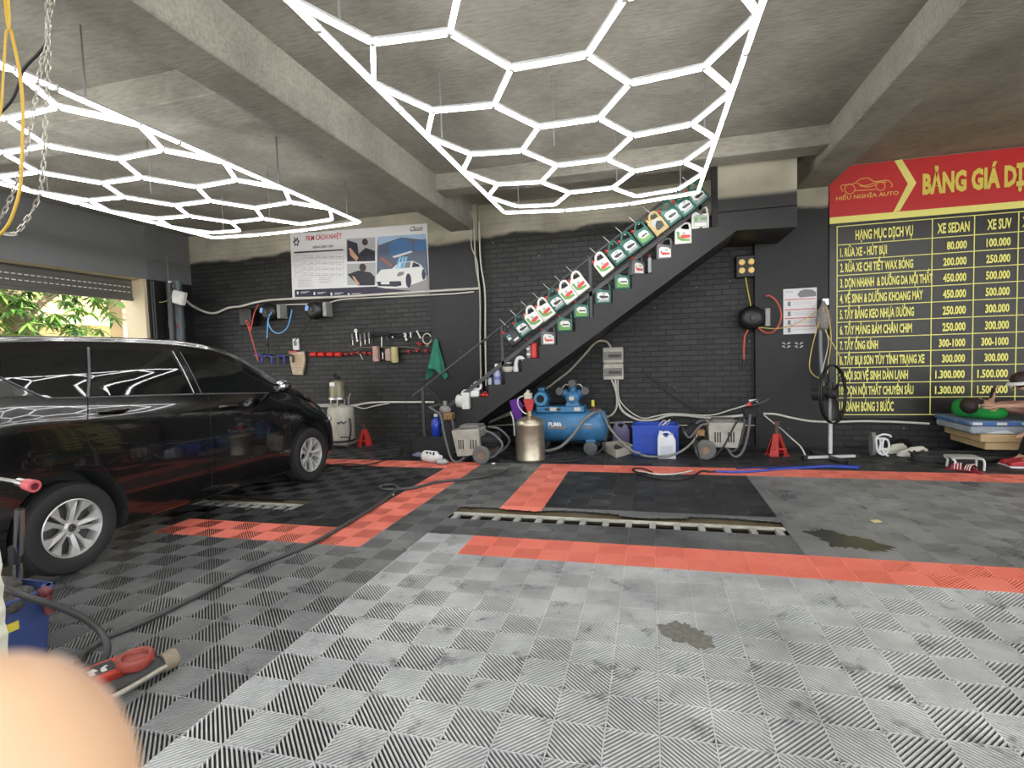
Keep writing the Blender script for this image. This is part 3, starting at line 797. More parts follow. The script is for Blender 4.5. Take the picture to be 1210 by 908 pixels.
wid_px = [(991, 1048), (991, 1079), (991, 1102), (990.5, 1090.5), (990.5, 1080), (990.5, 1077.5), (990.5, 1037.5), (990, 1092.5), (990, 1073), (990, 1079.5), (990, 1056)]
ca = ['80.000', '200.000', '450.000', '450.000', '250.000', '250.000', '300-1000', '300.000', '1.300.000', '1.300.000', '']
cb = ['100.000', '250.000', '500.000', '500.000', '300.000', '300.000', '300-1000', '300.000', '1.500.000', '1.500.000', '']
yt = YW-.028
for i, s_ in enumerate(names):
    zb, zt = rz[i+2], rz[i+1]; h = (zt-zb)*.50; zz = zb+(zt-zb)*.22
    x0_, x1_ = bp(wid_px[i][0], 0)[0]*0+at(wid_px[i][0], rows_px[i+1]+9, y=YW-.03).x, at(wid_px[i][1], rows_px[i+1]+6, y=YW-.03).x
    mb.text('%d. %s' % (i+1, s_), Mxz(x0_+.02, yt, zz), h*1.08, width=x1_-x0_-.02, bold=.032)
    for col_, c0, c1 in ((ca, 1, 2), (cb, 2, 3)):
        if col_[i]:
            wd = .0385*len(col_[i])
            mb.text(col_[i], Mxz(tx[c1]-.085, yt, zz), h*.95, width=wd, align='RIGHT', bold=.035)
h = (rz[0]-rz[1])*.5; zz = rz[1]+(rz[0]-rz[1])*.22
mb.text('HẠNG MỤC DỊCH VỤ', Mxz((tx[0]+tx[1])/2, yt, zz), h, width=.70, align='CENTER', bold=.03)
mb.text('XE SEDAN', Mxz((tx[1]+tx[2])/2, yt, zz), h, width=.37, align='CENTER', bold=.03)
mb.text('XE SUV', Mxz((tx[2]+tx[3])/2+.03, yt, zz), h, width=.27, align='CENTER', bold=.03)
mb.text('X', Mxz(tx[3]+.035, yt, zz), h, bold=.016, xs=.6)
mb.build('lettering', yellowp, bd)
mb = MB()
a = at(1090, 229, y=YW-.03); b = at(1182, 219.5, y=YW-.03); hb = at(1092, 206, y=YW-.03).z-at(1092, 229, y=YW-.03).z
wtxt = (at(1183, 220, y=YW-.03).x-a.x)/6.9*15.2
mb.text('BẢNG GIÁ DỊCH VỤ', Mxz(a.x, yt, a.z), hb*.97, width=wtxt*.865, bold=.05)
mb.build('title_lettering', mat('print_gold', (.85, .68, .12), .5), bd)
mb = MB(); gold = mat('print_gold2', (.88, .55, .14), .5)
a = at(988, 237, y=YW-.03); b = at(1062, 229.5, y=YW-.03)
mb.text('HIẾU NGHĨA AUTO', Mxz(a.x, yt, a.z-.0), .052, width=b.x-a.x, bold=.02)
lg = lambda pts: [Vector((at(px_, py_, y=YW-.028).x, YW-.028, at(px_, py_, y=YW-.028).z)) for px_, py_ in pts]
S_ = lambda x, y: (970+x*.19835, 160+y*.19835)
for pts in ([(130, 335), (120, 300), (190, 290), (235, 262), (280, 255), (320, 275), (395, 268), (425, 295), (418, 308)], [(200, 330), (240, 328), (325, 322)], [(215, 285), (260, 300), (330, 282), (390, 278)], [(230, 300), (275, 308), (330, 295)]):
    mb.tube(lg([S_(*q) for q in pts]), .006, 6)
for cx_, cy_, rr in ((172, 320, 30), (355, 303, 27)):
    mb.tube(lg([S_(cx_+rr*math.cos(t*PI/8), cy_+rr*math.sin(t*PI/8)) for t in range(16)]), .006, 6, smooth=0, closed=True)
mb.build('car_logo', gold, bd)

# ================================================================== WINDOW FILM POSTER
yp = YB-.035
fpw, fph = 2.76, 1.2
fp = thing('film_poster', 'white window film poster with white sports car picture on brick wall', 'poster', (-6.45, yp, 2.66))
fp.rotation_euler = (0, math.radians(1.3), 0)
def PB(px, py):   # poster crop coordinates (1210x701) -> local x, z
    top = 203-(px-80)*.102; bot = 656-(px-80)*.066
    return ((px-84)/(1110-84)*fpw, (bot-py)/(bot-top)*fph)
def lay(pts, d, name, m_, par=fp):
    q = MB(); q.prism([PB(*p) for p in pts], -.006-d, -.004, 'y'); return q.build(name, m_, par, local=True)
mb = MB(); mb.b2((0, -.006, 0), (fpw, .01, fph)); mb.build('panel', paper, fp, local=True)
navy = mat('print_navy', (.025, .022, .05), .5); pgrey = mat('print_grey', (.2, .2, .22), .5); pblue = mat('print_blue', (.06, .17, .38), .5); psky = mat('print_sky', (.35, .5, .68), .5)
lay([(105, 590), (725, 548), (1118, 585), (1115, 583), (105, 640)], .001, 'footer_band', navy)
lay([(110, 326), (494, 294), (494, 302), (110, 336)], .001, 'table_head', navy)
lay([(752, 200), (1092, 170), (1112, 580), (730, 555)], .001, 'car_picture', mat('print_bluegrey', (.10, .13, .19), .5))
lay([(752, 200), (1092, 170), (1094, 215), (920, 200), (755, 260)], .0015, 'picture_sky', psky)
lay([(830, 250), (920, 200), (1000, 245), (1000, 300), (835, 330)], .002, 'picture_house', pblue)
lay([(1010, 230), (1092, 205), (1095, 290), (1020, 290)], .002, 'picture_house', pblue)
lay([(850, 335), (985, 292), (1000, 300), (870, 345)], .0025, 'picture_roof', paper)
lay([(760, 480), (1100, 460), (1112, 580), (740, 556)], .0018, 'picture_road', mat('print_road', (.30, .28, .28), .5))
lay([(728, 545), (735, 470), (770, 430), (850, 420), (900, 375), (1000, 362), (1050, 385), (1085, 430), (1085, 490), (1060, 500), (985, 530), (960, 550), (800, 560)], .003, 'printed_car', white)
lay([(905, 415), (925, 378), (985, 368), (975, 410)], .0035, 'printed_windscreen', pgrey)
lay([(990, 408), (1000, 370), (1040, 385), (1050, 400)], .0035, 'printed_window', navy)
lay([(735, 515), (910, 505), (915, 535), (880, 545), (745, 545)], .0035, 'printed_bumper', navy)
lay([(765, 515), (828, 510), (828, 530), (768, 532)], .004, 'printed_plate', paper)
lay([(880, 470), (895, 445), (935, 437), (930, 460), (900, 472)], .0035, 'printed_headlamp', pgrey)
for cx_, cy_, a_, b_ in ((965, 500, 20, 50), (1072, 455, 13, 38)):
    lay([(cx_+a_*math.cos(t*PI/9), cy_+b_*math.sin(t*PI/9)) for t in range(18)], .0038, 'printed_wheel', navy)
for i in range(3):
    lay([(905+i*22, 335), (918+i*22, 333), (890+i*22, 418), (876+i*22, 420)], .0042, 'printed_arrow', mat('print_cyan', (.25, .55, .85), .5))
lay([(765, 350), (780, 342), (850, 395), (840, 408)], .0042, 'printed_arrow', mat('print_rust', (.45, .13, .07), .5))
for (y0_, y1_, sh) in ((222, 378, 0), (398, 545, 0)):
    lay([(518, y0_), (732, y0_-18), (728, y1_-12), (516, y1_)], .001, 'workshop_picture', mat('print_pale', (.42, .43, .44), .5))
lay([(524, 230), (600, 250), (610, 340), (600, 375), (522, 380)], .0015, 'picture_window', navy)
lay([(600, 330), (660, 280), (728, 300), (728, 370), (590, 378)], .002, 'picture_worker', mat('print_black', (.02, .02, .03), .5))
lay([(520, 470), (600, 440), (690, 450), (722, 480), (720, 540), (600, 545)], .002, 'picture_worker', mat('print_black', (.02, .02, .03), .5))
for cx_, cy_, r_ in ((657, 240, 22), (635, 418, 26)): lay([(cx_+r_*math.cos(t*PI/6), cy_+r_*1.1*math.sin(t*PI/6)) for t in range(12)], .0025, 'picture_head', mat('print_hair', (.05, .03, .025), .5))
for p in ([(535, 285), (550, 285), (605, 350), (590, 375), (545, 335)], [(555, 480), (570, 482), (610, 535), (590, 548)]): lay(p, .003, 'picture_arm', mat('print_skin', (.6, .33, .22), .5))
mb = MB()
def pt(s_, px, py, hh, wd=None, bold=.02, al='LEFT', sh=0):
    x_, z_ = PB(px, py); mb.text(s_, Matrix.Translation((x_, -.0085, z_)) @ Matrix.Rotation(math.radians(.0), 4, 'Y') @ Matrix.Rotation(PI/2, 4, 'X'), hh, width=wd, bold=bold, align=al, th=.0015, shear=sh)
pt('FILM CÁCH NHIỆT', 210, 245, .085, .74, .012); mb.build('title_lettering', mat('print_crimson', (.62, .03, .06), .5), fp, local=True)
mb = MB(); pt('BẢNG BÁO GIÁ', 262, 297, .042, .42, .01); pt('Classis', 985, 157, .085, .24, .008, sh=.4)
for i, (px_, py_) in enumerate(((128, 250), (118, 232), (140, 232), (112, 255), (150, 250), (120, 278), (142, 278))):
    x_, z_ = PB(px_, py_); mb.box((x_, -.0075, z_), (.04, .003, .02), rot=(0, i*.9, 0))
x_, z_ = PB(132, 255)
mb.tube([(x_+.045*math.cos(t*PI/6), -.008, z_+.045*math.sin(t*PI/6)) for t in range(12)], .009, 6, smooth=0, closed=True)
mb.build('lettering', navy, fp, local=True)
mb = MB()
for i in range(5):
    y_ = 338+i*40
    (xa, za), (xb, zb) = PB(112, y_), PB(492, y_-32); mb.b2((xa, -.0072, za-.002), (xb, -.006, za+.002))
for i in range(8):
    xx = 112+i*54; (xa, za), (xb, zb) = PB(xx, 338), PB(xx, 500); mb.b2((xa-.0015, -.0072, zb), (xa+.0015, -.006, za))
for r_ in range(4):
    for c_ in range(7):
        for q in range(2 if c_ else 1):
            xa, za = PB(122+c_*54, 352+r_*40+q*12); mb.b2((xa, -.0072, za), (xa+.08, -.006, za+.007))
for i in range(6):
    xa, za = PB(135, 515+i*11); mb.b2((xa, -.0072, za), (xa+.26+.03*(i % 3), -.006, za+.006))
    if i < 4: xa, za = PB(300, 502+i*12); mb.b2((xa, -.0072, za), (xa+.28-.04*(i % 2), -.006, za+.006))
mb.build('table_print', mat('print_mid', (.32, .32, .36), .5), fp, local=True)
mb = MB()
for i in range(4):
    xa, za = PB(122+i*132, 612-i*0); mb.b2((xa, -.0085, za-.025), (xa+.035, -.007, za+.03)); mb.b2((xa+.08, -.0085, za+.01), (xa+.26, -.007, za+.02)); mb.b2((xa+.08, -.0085, za-.01), (xa+.2, -.007, za-.004))
mb.build('footer_print', paper, fp, local=True)

# ================================================================== PAPER PRICE LIST on the pillar
yq = YB-.125
a = at(925.5, 342, y=yq); b = at(965, 394, y=yq)
pl = thing('paper_price_list', 'white paper list with small car picture taped to the black pillar', 'notice', ((a.x+b.x)/2, yq, b.z))
mb = MB(); mb.b2((a.x, yq-.004, b.z), (b.x, yq+.004, a.z)); mb.build('sheet', paper, pl)
W_, H_ = b.x-a.x, a.z-b.z
mb = MB()
for f_ in (.24, .46, .65, .83): mb.b2((a.x+.02, yq-.006, a.z-H_*f_-.006), (b.x-.02, yq-.004, a.z-H_*f_+.006))
mb.build('red_rule', red, pl)
mb = MB(); mb.prism([(a.x+W_*.42, a.z-H_*.14), (a.x+W_*.5, a.z-H_*.06), (a.x+W_*.62, a.z-H_*.03), (a.x+W_*.85, a.z-H_*.04), (b.x-.01, a.z-H_*.1), (b.x-.01, a.z-H_*.19), (a.x+W_*.5, a.z-H_*.2)], yq-.006, yq-.004, 'y')
for f_ in (.28, .5, .69, .86): mb.b2((a.x+W_*.13, yq-.006, a.z-H_*(f_+.1)), (a.x+W_*.22, yq-.004, a.z-H_*f_))
mb.build('picture', pgrey, pl)
mb = MB()
for f_ in (.30, .34, .52, .56, .71, .75, .9): mb.b2((a.x+W_*.3, yq-.0055, a.z-H_*f_-.004), (b.x-.05, yq-.004, a.z-H_*f_+.003))
mb.b2((a.x+.03, yq-.0055, a.z-.05), (a.x+.13, yq-.004, a.z-.035)); mb.build('text_lines', mat('print_light', (.5, .5, .5), .5), pl)
mb = MB()
for i in range(4):
    for j in range(2):
        p = at(926+[0, 6, 15, 21][i], 406+j*4, y=YB-.125); mb.box(p, (.05, .004, .014), rot=(0, .5-(i % 2), 0)); mb.box(p+Vector((0, 0, .012)), (.03, .004, .008), rot=(0, -.3, 0))
tag(mb.build('pen_marking', mat('chalk', (.5, .5, .48), .8)), 'white scribbled numbers on the black pillar below the paper list', 'writing')

# ================================================================== SIX LAMP FLOODLIGHT
yl = YB-.05
a = at(868.5, 303, y=yl); b = at(906, 327, y=yl)
fl = thing('floodlight', 'black floodlight with six round amber lamps on brick wall under stairs', 'floodlight', ((a.x+b.x)/2, yl, b.z))
mb = MB(); mb.b2((a.x, yl-.05, b.z), (b.x, yl+.05, a.z), bev=.015); mb.build('housing', black, fl)
amber = mat('amber_lamp', (.95, .66, .22), .4, emit=.12)
for i in range(3):
    for j in range(2):
        c = Vector((a.x+(b.x-a.x)*(.2+.3*i), yl-.05, b.z+(a.z-b.z)*(.32+.37*j)))
        mb = MB(); mb.lathe([(.0, .016), (.035, .014), (.046, 0), (.046, -.01)], 20, Matrix.Translation(c) @ Matrix.Rotation(PI/2, 4, 'X')); mb.build('lamp', amber, fl, 40)

# ================================================================== ELECTRIC BOX, CONDUITS, CABLES
ye = YB-.08
a = at(712.3, 411, y=ye); b = at(737, 448.5, y=ye)
eb = thing('electric_box', 'cream breaker box with two windows on brick wall under stairs', 'electric box', ((a.x+b.x)/2, ye, b.z))
mz = (a.z+b.z)/2
for z0, z1 in ((b.z, mz-.003), (mz+.003, a.z)):
    mb = MB(); mb.b2((a.x, ye-.05, z0), (b.x, ye+.085, z1), bev=.012); cs = mb.build('case', offw, eb)
    mb = MB(); mb.b2((a.x+.02, ye-.058, z0+(z1-z0)*.22), (b.x-.02, ye-.045, z0+(z1-z0)*.72), bev=.005); cs2 = mb.build('window', mat('smoked_cover', (.16, .155, .14), .2), cs)
    mb = MB(); mb.b2((a.x+.09, ye-.0605, z0+(z1-z0)*.36), (b.x-.04, ye-.056, z0+(z1-z0)*.56))
    mb.build('breaker_row', dgrey, cs)
def pxline(pts, y): return [tuple(at(p[0], p[1], y=(p[2] if len(p) > 2 else y))) for p in pts]
def wire(name, label, cat, pts, y, r, m_, n=8, smooth=5, group=None):
    q = MB(); q.tube(pxline(pts, y), r, n, smooth=smooth); return tag(q.build(name, m_, None, 60), label, cat, group)
yc = YB-.075
wire('power_cable', 'pale cable sagging from junction box and running along wall under the poster', 'cable', [(217, 353, 7.88), (228, 362, 8.2), (243, 369), (255, 370), (270, 364), (285, 362), (305, 357), (330, 354), (400, 351), (480, 346), (505, 344.5), (512, 344, YB-.14), (566, 341, YB-.14)], yc, .022, cable_w)
wire('power_cable', 'thin pale cable running just below the long cable under the poster', 'cable', [(316, 362), (345, 360), (384, 359), (392, 357), (410, 353.5), (480, 350), (503, 349), (512, 348.5, YB-.13), (540, 347, YB-.13), (560, 345, YB-.13)], YB-.02, .014, cable_w)
for i, (x0_, m_, lb) in enumerate(((562, conduit, 'beige conduit on left of the pair down the middle pillar'), (568, cable_w, 'pale conduit on right of the pair down the middle pillar'))):
    wire('wall_conduit', lb, 'conduit', [(x0_-2+i*0, 262), (x0_, 310), (x0_+5, 345), (x0_+5.5, 400), (x0_+6.5, 456)], YB-.13, .014, m_)
wire('power_cable', 'thin pale cable crossing between pillar conduits near ceiling beam', 'cable', [(557, 250), (557, 290), (564, 310), (566, 342)], YB-.135, .008, cable_w)
wire('wall_conduit', 'white conduit along bottom of brick wall behind the gas cylinder', 'conduit', [(356, 480), (410, 480), (440, 476), (480, 475.5), (545, 475.5)], YB-.035, .020, cable_w)
wire('wall_conduit', 'thin white conduit crossing behind the white cylinder by the car', 'conduit', [(356, 479), (402, 478), (418, 480), (430, 483), (442, 480), (460, 477)], YB-.06, .012, cable_w)
wire('railing_tube', 'short bright tube upright beside the lower stair railing', 'pole', [(521.5, 441), (523, 475)], YB-.05, .012, white, smooth=0)
wire('power_cable', 'white cable bundle hanging from breaker box and running right along wall', 'cable', [(727, 448), (729, 465), (733, 482), (742, 491), (757, 497), (775, 496), (790, 491), (810, 491), (840, 494), (870, 492), (893, 489)], YB-.06, .022, cable_w)
wire('power_cable', 'thin white cable from breaker box running above the white cable bundle', 'cable', [(730, 448), (732, 472), (745, 487), (760, 494.5), (775, 492), (795, 489), (838, 491), (862, 485), (885, 478)], YB-.085, .011, cable_w)
wire('power_cable', 'white cables curving from breaker box down to the blue compressor', 'cable', [(722, 448), (727, 460), (729, 472), (728, 483), (722, 491), (712, 494)], YB-.10, .016, cable_w)
wire('power_cable', 'white cable running right from the wall pipe to the price board end', 'cable', [(902, 489), (918, 490), (935, 494), (958, 498), (985, 499), (1020, 498), (1060, 499), (1098, 501)], YB-.14, .017, cable_w)
wire('wall_conduit', 'tall beige pipe on brick wall left of the right pillar', 'conduit', [(904.5, 351), (902, 400), (900, 460), (899, 489)], YB-.05, .020, conduit, smooth=2)
wire('wall_conduit', 'beige pipe turning from wall pipe along the wall behind pressure washer', 'conduit', [(899, 488), (902.5, 489), (902, 503), (899, 503.2), (860, 502.5), (800, 503), (745, 499), (715, 500)], YB-.035, .013, conduit, smooth=0)
wire('wall_conduit', 'beige cable climbing under the sloping stairs to the breaker box', 'conduit', [(578, 500), (582, 497), (600, 489), (625, 476), (650, 456), (672, 439), (690, 420), (703, 405.5), (712, 403), (718, 405), (722, 411)], YB-.08, .018, conduit)
for i, (pts, lb) in enumerate((([(577, 504), (590, 503), (622, 501), (650, 500)], 'lower of two beige pipes behind the steel tank'), ([(580, 499), (594, 493), (606, 490), (616, 490)], 'upper of two beige pipes behind the steel tank'))):
    wire('wall_conduit', lb, 'conduit', pts, YB-.2, .014, conduit)
wire('power_cable', 'thin black cable drooping across bricks right of the breaker box', 'cable', [(757, 438), (775, 452), (800, 472), (828, 488), (845, 492)], YB-.03, .006, cable_b)
# junction box, camera and downpipes in the left corner
a = at(212, 352, y=7.88)
jb = thing('junction_box', 'white square junction box hanging askew on the grey downpipe', 'junction box', (a.x, a.y, a.z-.1))
mb = MB(); mb.box(a, (.24, .09, .24), rot=(0, .28, .1), bev=.012); mb.build('case', white, jb)
mb = MB(); mb.box(a+Vector((0, -.05, 0)), (.22, .02, .22), rot=(0, .28, .1), bev=.008); mb.build('lid', white, jb)
c = at(201, 338, y=7.85)
cm = thing('security_camera', 'small white security camera above the junction box', 'camera', (c.x, c.y, c.z-.08))
mb = MB(); mb.cyl(c+Vector((0, 0, .09)), c+Vector((0, 0, .02)), .03); mb.ball(c, .055); mb.build('body', white, cm, 40)
mb = MB(); mb.ball(c+Vector((.025, -.04, -.01)), .026); mb.build('lens', black, cm, 40)
wire('power_cable', 'thin grey cable dropping from ceiling to the white camera', 'cable', [(197, 302), (199, 330)], 7.85, .005, grey, smooth=0)
for (px_, y_, r_, zt, lb, m_) in ((213.5, 8.05, .075, 3.07, 'thick grey downpipe in the corner behind the car', mat('pipe_grey', (.10, .12, .135), .45)), (204, 7.82, .05, 3.0, 'thin dark downpipe left of the thick grey downpipe', mat('pipe_dark', (.05, .055, .06), .5))):
    a = at(px_-1, 380, y=y_); mb = MB(); mb.cyl((a.x, y_, 0), (a.x, y_, zt), r_, n=20)
    for z in (1.3, 2.2): mb.cyl((a.x, y_, z), (a.x, y_, z+.12), r_*1.14, n=20)
    tag(mb.build('downpipe', m_, None, 40), lb, 'pipe')
wire('power_cable', 'red and grey wires dangling from the junction box', 'cable', [(207, 358), (203, 366), (206, 378), (210, 388)], 7.9, .010, red)
wire('power_cable', 'yellowish wires looping from shutter housing to junction box', 'cable', [(177, 338), (180, 350), (188, 357), (196, 356), (206, 352)], 7.86, .008, mat('wire_yellow', (.5, .42, .15), .5))

# ================================================================== HOSE REELS
def reel(px, py, y, r, label, ring=True):
    c = at(px, py, y=y)
    t = thing('hose_reel', label, 'hose reel', (c.x, c.y, c.z-r))
    M_ = Matrix.Translation(c) @ Matrix.Rotation(PI/2, 4, 'X')
    mb = MB(); mb.lathe([(.02, .10), (r*.5, .105), (r*.88, .07), (r, .03), (r, -.05), (r*.9, -.09), (.02, -.1)], 32, M_); mb.build('drum', black, t, 40)
    mb = MB(); mb.lathe([(.0, .13), (.035, .125), (.045, .09)], 16, M_); mb.build('hub', dgrey, t, 40)
    mb = MB(); mb.b2((c.x+r*1.02, y-.04, c.z-.13), (c.x+r*1.02+.07, YB, c.z+.13), bev=.01); mb.b2((c.x-.03, y+.05, c.z-.03), (c.x+.03, YB+.01, c.z+.03)); mb.build('bracket', mat('bracket_grey', (.3, .3, .29), .4), t)
    return t, c
t1, c1 = reel(319, 369, 8.42, .17, 'black hose reel with blue air hose, left of the other wall reel')
t2, c2 = reel(372.5, 366.5, 8.42, .17, 'black hose reel below the poster, nearest the tool racks')
for t, c in ((t1, c1), (t2, c2)):
    mb = MB(); mb.box(c+Vector((-.10, -.105, .03)), (.06, .012, .09), rot=(0, .3, 0)); mb.build('blue_sticker', mat('sticker_blue', (.25, .45, .9), .4), t)
a = at(294, 375, y=8.42)
hb = thing('hose_reel', 'boxy black hose reel left of the two round reels', 'hose reel', (a.x, a.y, a.z-.2))
mb = MB(); mb.box(a, (.26, .22, .34), bev=.05, seg=3); mb.build('case', black, hb, 40)
mb = MB(); mb.b2((a.x-.20, 8.4, a.z-.15), (a.x-.15, YB, a.z+.16), bev=.01); mb.build('bracket', grey, hb)
wire('air_hose', 'red air hose hanging from boxy reel in two strands', 'hose', [(305, 360), (300, 372), (296, 391), (294, 382), (291, 379), (296, 395), (301, 412), (305, 427)], 8.3, .011, mat('hose_red', (.6, .09, .06), .45))
wire('air_hose', 'black strand hanging beside the red air hose', 'hose', [(289, 380), (286, 398), (283, 420)], 8.4, .008, cable_b)
hb2 = thing('air_hose', 'light blue air hose looping from left round reel', 'hose', tuple(at(315, 412, y=8.28)))
mb = MB(); mb.tube(pxline([(345, 366), (343, 376), (339, 388), (330, 394), (322, 391), (317, 382), (318, 374), (321, 370, 8.25), (320, 369, 8.31)], 8.25), .011, 8); mb.tube(pxline([(318, 374), (316.5, 380), (315.5, 400)], 8.25), .011, 8); mb.build('tube', mat('hose_blue', (.15, .42, .75), .4), hb2, 60)
mb = MB(); mb.tube(pxline([(315.5, 400), (316, 405), (317, 417)], 8.25), .018, 8); mb.ball(at(316, 407, y=8.24), .03); mb.build('nozzle', black, hb2, 60)
wire('air_hose', 'dark hose slanting from right round reel down to wall switch', 'hose', [(368, 376), (357, 392), (347, 405)], 8.45, .008, cable_b)
# right reel
c = at(888, 376, y=8.40)
t3, c3 = reel(888, 376, 8.40, .175, 'glossy black round hose reel with red hose on right brick wall')
wire('air_hose', 'red hose looping from right reel over the beige pipe', 'hose', [(893, 377), (896, 387), (905, 393.5), (914, 392), (921, 383), (923, 370), (918, 357), (910, 350), (905, 350)], 8.36, .012, mat('hose_red', (.6, .09, .06), .45))
h3 = thing('air_hose', 'short red hose end hanging below the right hose reel', 'hose', tuple(at(879, 437, y=8.38)))
mb = MB(); mb.tube(pxline([(884, 390), (880, 398), (879, 412), (879, 426)], 8.38), .012, 8); mb.build('tube', mat('hose_red', (.6, .09, .06), .45), h3, 60)
mb = MB(); mb.tube(pxline([(879, 425), (878, 437)], 8.38), .018, 8); mb.build('nozzle', black, h3, 60)
wire('power_cable', 'yellow cord from floodlight down to right hose reel', 'cable', [(881, 328), (884, 345), (887.5, 363)], 8.45, .008, yellow)
wire('power_cable', 'yellow cord draped across the paper list to the pillar hook', 'cable', [(897, 387), (915, 388.5), (932, 386), (950, 378), (965, 368), (976, 362)], 8.33, .007, mat('cord_yellow', (.62, .45, .12), .5))

# ================================================================== WALL TOOLS (left of the middle pillar)
yt_ = YB-.04
def tool(name, label, cat, fn, group=None):
    q = MB(); fn(q); return q
def rackbar(x0_, x1_, py_, label):
    a_, b_ = at(x0_, py_, y=yt_), at(x1_, py_, y=yt_); q = MB(); q.b2((a_.x, yt_-.02, a_.z-.03), (b_.x, YB+.002, a_.z+.02), bev=.006)
    return tag(q.build('tool_rack', black), label, 'tool rack')
rackbar(414, 510, 395, 'upper black tool rack strip on brick wall')
rackbar(366, 512, 419, 'lower black rack strip with red holders on brick wall')
rackbar(303, 349, 421, 'black rack strip holding blue spray guns left of paper bag')
for i, px_ in enumerate((371, 380.5, 390.5, 400)):
    c = at(px_, 419, y=yt_-.05); mb = MB(); mb.cyl(c+Vector((-.06, -.0, 0)), c+Vector((.06, 0, 0)), .045, n=16); mb.b2((c.x-.03, c.y, c.z-.02), (c.x+.03, YB-.05, c.z+.02))
    tag(mb.build('socket_holder', red, None, 40), ['leftmost red round holder on the lower tool rack', 'second red round holder from left on the lower tool rack', 'third red round holder from left on the lower tool rack', 'red round holder nearest the small red clips on lower rack'][i], 'holder', 'red round holders on the lower rack')
for i, (px_, py_) in enumerate(((409, 418), (416, 417.5), (423, 416.5), (431, 416.5), (437.5, 417), (483, 415), (493, 414), (503.5, 414), (495, 406))):
    c = at(px_, py_, y=yt_-.04); mb = MB(); mb.box(c, (.075, .07, .02), bev=.006); mb.b2((c.x-.03, c.y+.03, c.z-.035), (c.x+.03, YB-.02, c.z+.015)); mb.b2((c.x-.01, c.y-.02, c.z-.035), (c.x+.01, c.y+.0, c.z))
    nmz = ['first', 'second', 'third', 'fourth', 'fifth']
    lb = (nmz[i]+' small red clip right of the red round holders') if i < 5 else ['small red clip right of the yellow spray cans', 'small red clip under the hanging pliers', 'small red clip nearest the green cloth', 'red clip alone above the lower rack by the ring'][i-5]
    tag(mb.build('tool_clip', red), lb, 'clip', 'small red clips on the tool racks')
# spanners, screwdrivers, pliers and guns of the upper row
def spanner(px_, y0_, y1_, label, m_=steel):
    a_, b_ = at(px_, y0_, y=yt_-.05), at(px_+1.5, y1_, y=yt_-.05); q = MB(); q.tube([a_, b_], .012, 6, smooth=0, flat=.6); q.lathe([(.018, -.008), (.034, -.008), (.034, .008), (.018, .008), (.018, -.008)], 12, Matrix.Translation(a_) @ Matrix.Rotation(PI/2, 4, 'X'), cap=False); q.ball(b_, .024, (1, .5, 1.3), 8)
    q.b2((a_.x-.005, a_.y, a_.z-.02), (a_.x+.005, YB-.02, a_.z-.01)); tag(q.build('spanner', m_, None, 40), label, 'spanner')
spanner(420.5, 391, 403, 'steel spanner standing up at left of the upper tool rack')
spanner(478.5, 396, 402, 'small bright spanner in the middle of the upper rack')
def driver(px_, py_, label):
    c_ = at(px_, py_, y=yt_-.05); t_ = thing('screwdriver', label, 'screwdriver', tuple(c_-Vector((0, 0, .14))))
    q = MB(); q.lathe([(.010, -.05), (.02, -.04), (.022, .03), (.016, .05), (.02, .06), (.012, .07)], 10, Matrix.Translation(c_)); q.build('grip', mat('grip_grey', (.18, .17, .17), .4), t_, 40)
    q = MB(); q.cyl(c_-Vector((0, 0, .14)), c_-Vector((0, 0, .05)), .006, n=6); q.build('shaft', steel, t_)
for i, (px_, py_) in enumerate(((416.5, 399), (426, 400), (431, 398), (436, 397))): driver(px_, py_, ['screwdriver left of the tall steel spanner', 'screwdriver just right of the tall steel spanner', 'third screwdriver from left on the upper rack', 'screwdriver nearest the black T handle'][i])
c = at(441, 400, y=yt_-.05); mb = MB(); mb.tube([at(441, 391, y=yt_-.05), at(442, 412, y=yt_-.05)], .011, 6, smooth=0); mb.tube([at(436, 396, y=yt_-.05), at(447, 395, y=yt_-.05)], .011, 6, smooth=0); tag(mb.build('wrench', blackm), 'black T handle wrench on the upper tool rack', 'wrench')
gi = thing('impact_gun', 'black air impact gun hanging in the middle of upper rack', 'air gun', tuple(at(455, 402, y=yt_-.08)))
mb = MB(); mb.tube([at(444, 396, y=yt_-.08), at(452, 395.5, y=yt_-.08), at(462, 396, y=yt_-.08)], lambda t: .028+.012*math.sin(t*PI), 10); mb.build('body', blackm, gi, 50)
mb = MB(); mb.tube([at(456, 396, y=yt_-.08), at(459, 403, y=yt_-.08)], .022, 8, smooth=0); mb.build('grip', dgrey, gi, 50)
mb = MB(); mb.tube([at(451, 398, y=yt_-.08), at(451, 410, y=yt_-.08)], .007, 6, smooth=0); mb.build('shaft', steel, gi)
g2 = thing('air_gun', 'black blow gun with white tip on upper rack right side', 'air gun', tuple(at(466, 400, y=yt_-.06)))
mb = MB(); mb.tube([at(461, 397, y=yt_-.06), at(470, 398, y=yt_-.06), at(477, 396, y=yt_-.06)], .016, 8); mb.build('body', blackm, g2, 50)
mb = MB(); mb.ball(at(464, 398.5, y=yt_-.085), .018, n=8); mb.build('tip', white, g2, 50)
for i, (p0, p1, lb) in enumerate((((485, 394), (485.5, 399), 'short pale socket bit on upper rack near the pliers'), ((493, 392), (497, 400), 'slanting pale pliers on upper rack'), ((509, 399), (511, 404), 'small dark tool hanging between ring and green cloth'))):
    mb = MB(); mb.tube([at(*p0, y=yt_-.05), at(*p1, y=yt_-.05)], .014, 8, smooth=0); c = at(*p0, y=yt_-.05); mb.ball(c, .02, n=8); mb.b2((c.x-.006, c.y, c.z-.01), (c.x+.006, YB-.01, c.z+.01)); tag(mb.build('hand_tool', white if i < 2 else dgrey, None, 40), lb, 'tool')
